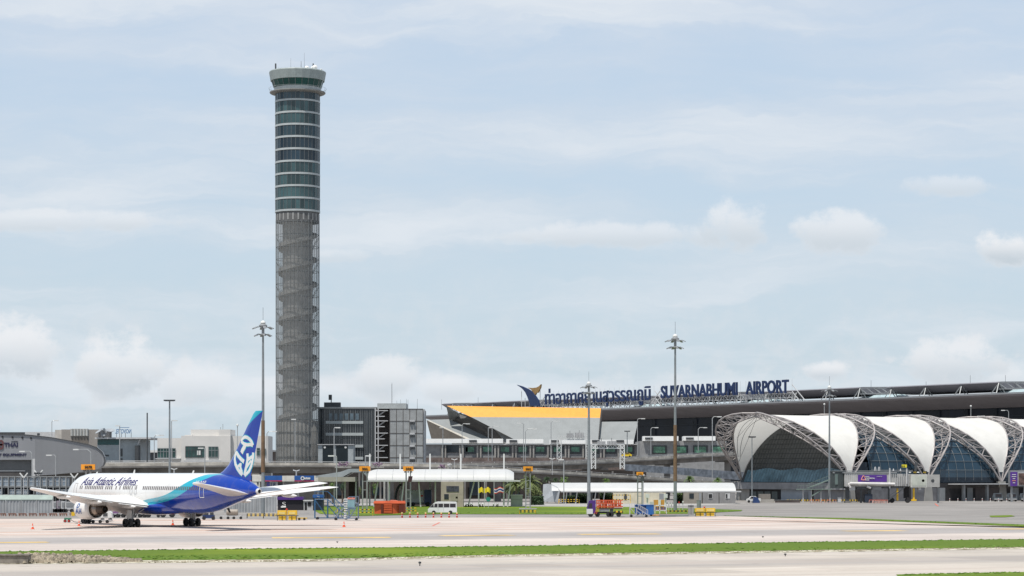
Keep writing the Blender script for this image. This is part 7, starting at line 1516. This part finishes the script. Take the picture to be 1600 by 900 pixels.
for q in (1580, 1600, 1640): MB().box(x2(q), x2(q) + .5, 618.5, 619, 0, z2(760)).build('support_column', M_mgrey, jz2)
# external stair at the concourse end, low walls, parked cars and crates
SY = 610; sx = lambda q: X(q, SY); sz = lambda q: Z(q, SY)
es = thing('external_stair', 'pale green steel stair and landing at the right of the concourse end wall', 'staircase', (sx(1275), SY, 0)); M_gst = mat('pale_green_steel', (.20, .26, .23), .6)
MB().bar((sx(1262), SY, sz(763)), (sx(1300), SY, sz(748)), 1.2, .25).bar((sx(1268), SY, sz(775)), (sx(1286), SY, sz(764)), 1.2, .25).box(sx(1244), sx(1300), SY - .8, SY + .8, sz(765), sz(764)).build('flight', M_gst, es)
mb = MB()
for k in range(14): u = k / 13; q = 1262 + 38 * u; zz = sz(763 - 15 * u); mb.bar((sx(q), SY - .6, zz), (sx(q), SY - .6, zz + 1.1), .05)
mb.bar((sx(1262), SY - .6, sz(763) + 1.1), (sx(1300), SY - .6, sz(748) + 1.1), .07)
for k in range(12): q = 1246 + k * 4.7; mb.bar((sx(q), SY - .8, sz(764)), (sx(q), SY - .8, sz(758)), .05)
mb.bar((sx(1246), SY - .8, sz(758)), (sx(1298), SY - .8, sz(758)), .07); mb.build('railing', M_gst, es)
for q in (1254, 1267, 1282, 1296): MB().box(sx(q), sx(q) + .25, SY - .1, SY + .15, 0, sz(765)).build('post', M_lgrey, es)
cr = thing('crate_stack', 'grey-brown stacked crates in front of the concourse end', 'crates', (X(1196, 606), 606, 0)); MB().box(X(1187, 606), X(1204, 606), 606, 609, .9, Z(772, 606)).build('crate', mat('crate_grey', (.20, .18, .16), .8), cr); MB().box(X(1182, 605), X(1210, 605), 605, 608, 0, .85).build('base_crate', mat('crate_pale', (.34, .32, .29), .8), cr)
pc = thing('parked_car', 'white pick-up partly behind the slim mast at the concourse end', 'car', (X(1177, 603), 603, 0)); MB().prism([(X(q, 603), 602, z) for q, z in ((1166, .4), (1166.5, .9), (1170, 1.1), (1173, 1.6), (1180, 1.65), (1183, 1.15), (1188, 1.1), (1188, .4))], (0, 1.8, 0)).build('body', M_white, pc); MB().prism([(X(q, 603), 601.95, z) for q, z in ((1171, 1.1), (1173.5, 1.5), (1179.5, 1.52), (1181.5, 1.12))], (0, .04, 0)).build('side_window', M_win, pc); [wheel(pc, X(q, 603), 602.05, .35) for q in (1169.5, 1184.5)]
bx = thing('navy_box', 'dark navy covered heap beside the white pick-up', 'cargo', (X(1181, 599), 599, 0)); MB().hexa([(X(1176, 599), 598, 0), (X(1187, 599), 598, 0), (X(1187, 599), 600, 0), (X(1176, 599), 600, 0), (X(1177.5, 599), 598.2, 1.6), (X(1184, 599), 598.2, 1.3), (X(1184, 599), 599.6, 1.3), (X(1177.5, 599), 599.6, 1.6)]).build('cover', M_navy, bx)
lwl = thing('brown_low_wall', 'low dark brown slatted wall along the foot of the concourse end', 'wall', (X(1230, 604), 604, 0)); MB().box(X(1211, 604), X(1250, 604), 604, 604.3, 0, Z(781.5, 604)).build('wall', mat('dark_brown_slats', (.10, .08, .075), .8, var=.3), lwl); MB().box(X(1211, 604), X(1250, 604), 603.9, 604.4, Z(781.5, 604), Z(781, 604)).build('coping', M_mgrey, lwl)
t0 = None
for i in range(14):      # jumble of orange-red hose stands under the bridge
    q = 1362 + i * 2.8 + rnd.uniform(-.6, .6) if i < 9 else 1268 + (i - 9) * 9; Y = 592 + rnd.uniform(-2, 2)
    if t0 is None:
        t0 = thing('trestle', '', 'trestle', (0, 0, 0), group='orange-red trestles before the concourse'); MB().bar((-.5, 0, .8), (.5, 0, .8), .12).build('beam', M_org, t0)
        for x in (-.45, .45): MB().bar((x - .2, -.25, 0), (x, 0, .8), .08).bar((x + .2, .25, 0), (x, 0, .8), .08).build('leg', mat('pale_pink_leg', (.5, .3, .26), .6), t0); o = t0
    else: o = dup(t0, (0, 0, 0))
    o.location = (X(q, Y), Y, 0); o.rotation_euler = (0, 0, rnd.uniform(-.7, .7)); o['label'] = ('orange-red trestle under the boarding bridge, %s from the left' % ORD[i]) if i < 9 else ('orange-red trestle by the external stair, %s from the left' % ORD[i - 9])
for i in range(8):
    q = 1484 + i * 12.7; Y = 618
    o = thing('white_bollard', 'slim white bollard under the concourse edge, %s from the left' % ORD[i], 'bollard', (X(q, Y), Y, 0), group='white bollards along the concourse'); MB().tube((X(q, Y), Y, 0), (X(q, Y), Y, 1.0), .09, n=8).build('post', M_white, o); MB().tube((X(q, Y), Y, .55), (X(q, Y), Y, .7), .095, n=8).build('red_band', M_red, o)
for q, lab in ((1550, 'dark vehicle with pale bumper parked under the concourse, left one'), (1572, 'dark vehicle under the concourse beside the pillar'), (1592, 'dark vehicle under the concourse below the picture panel')):
    Y = 634; o = thing('service_vehicle', lab, 'van', (X(q + 5, Y), Y - 2, 0)); x0 = X(q, Y); MB().prism([(x0 + a, Y - 3, z) for a, z in ((0, .4), (0, 1.2), (.25, 2.1), (2.0, 2.15), (2.2, 1.2), (2.2, .4))], (0, 2.5, 0)).build('body', mat('dull_blue_grey', (.10, .12, .14), .4), o); MB().box(x0 + .3, x0 + 1.9, Y - 3.1, Y - 3.003, 1.25, 1.95).build('windscreen', M_win, o); MB().box(x0, x0 + 2.2, Y - 3.15, Y - 3.01, .5, .7).build('bumper', M_lgrey, o); [wheel(o, x0 + a, Y - 2.9, .36) for a in (.3, 1.9)]
Y = 598
o = thing('traffic_cabinet', 'small white cabinet at the left foot of the boarding bridge', 'cabinet', (X(1312, Y), Y, 0)); MB().box(X(1309.5, Y), X(1314.5, Y), Y, Y + .8, .1, Z(777.5, Y)).build('cabinet_body', M_lgrey, o); MB().box(X(1309, Y), X(1315, Y), Y - .1, Y + .9, Z(777.5, Y), Z(777, Y)).build('lid', M_mgrey, o)
# pale slab at the foot of sign 506R
tag(MB().box(X(811, 497), X(838, 497), 488, 494, .051, .2).build('concrete_slab', M_conc), 'pale concrete slab under the 506R sign', 'slab')

# flowering shrubs in planters along the nearest road edge
M_flw = mat('mauve_blossom', (.22, .12, .22), .8, var=.5, sc=2)
for px, py, w_, m, lab in ((536, 725.5, 26, M_flw, 'mauve flowering shrub on the road edge left of sign 506L'), (590, 725.5, 20, M_flw, 'mauve flowering shrub on the road edge right of sign 506L'), (691, 728.5, 14, M_flw, 'mauve shrub on the road edge above the vaulted canopy'), (702.5, 727.5, 8, M_lgrey, 'round pale bush on the road edge above the vaulted canopy')):
    Y = 598; c = P(px, py, Y); o = thing('flowering_shrub', lab, 'shrub', (c.x, Y, c.z - .5)); r = w_ * Y / F / 2
    MB().box(c.x - r, c.x + r, Y - .2, Y + .3, c.z - .9, c.z - .45).build('planter', M_conc, o); mb = MB(); leafcloud(mb, (c.x, Y, c.z), r, .5, .7, int(40 * r) + 60, .22); mb.build('blossom', m, o, fix=False)
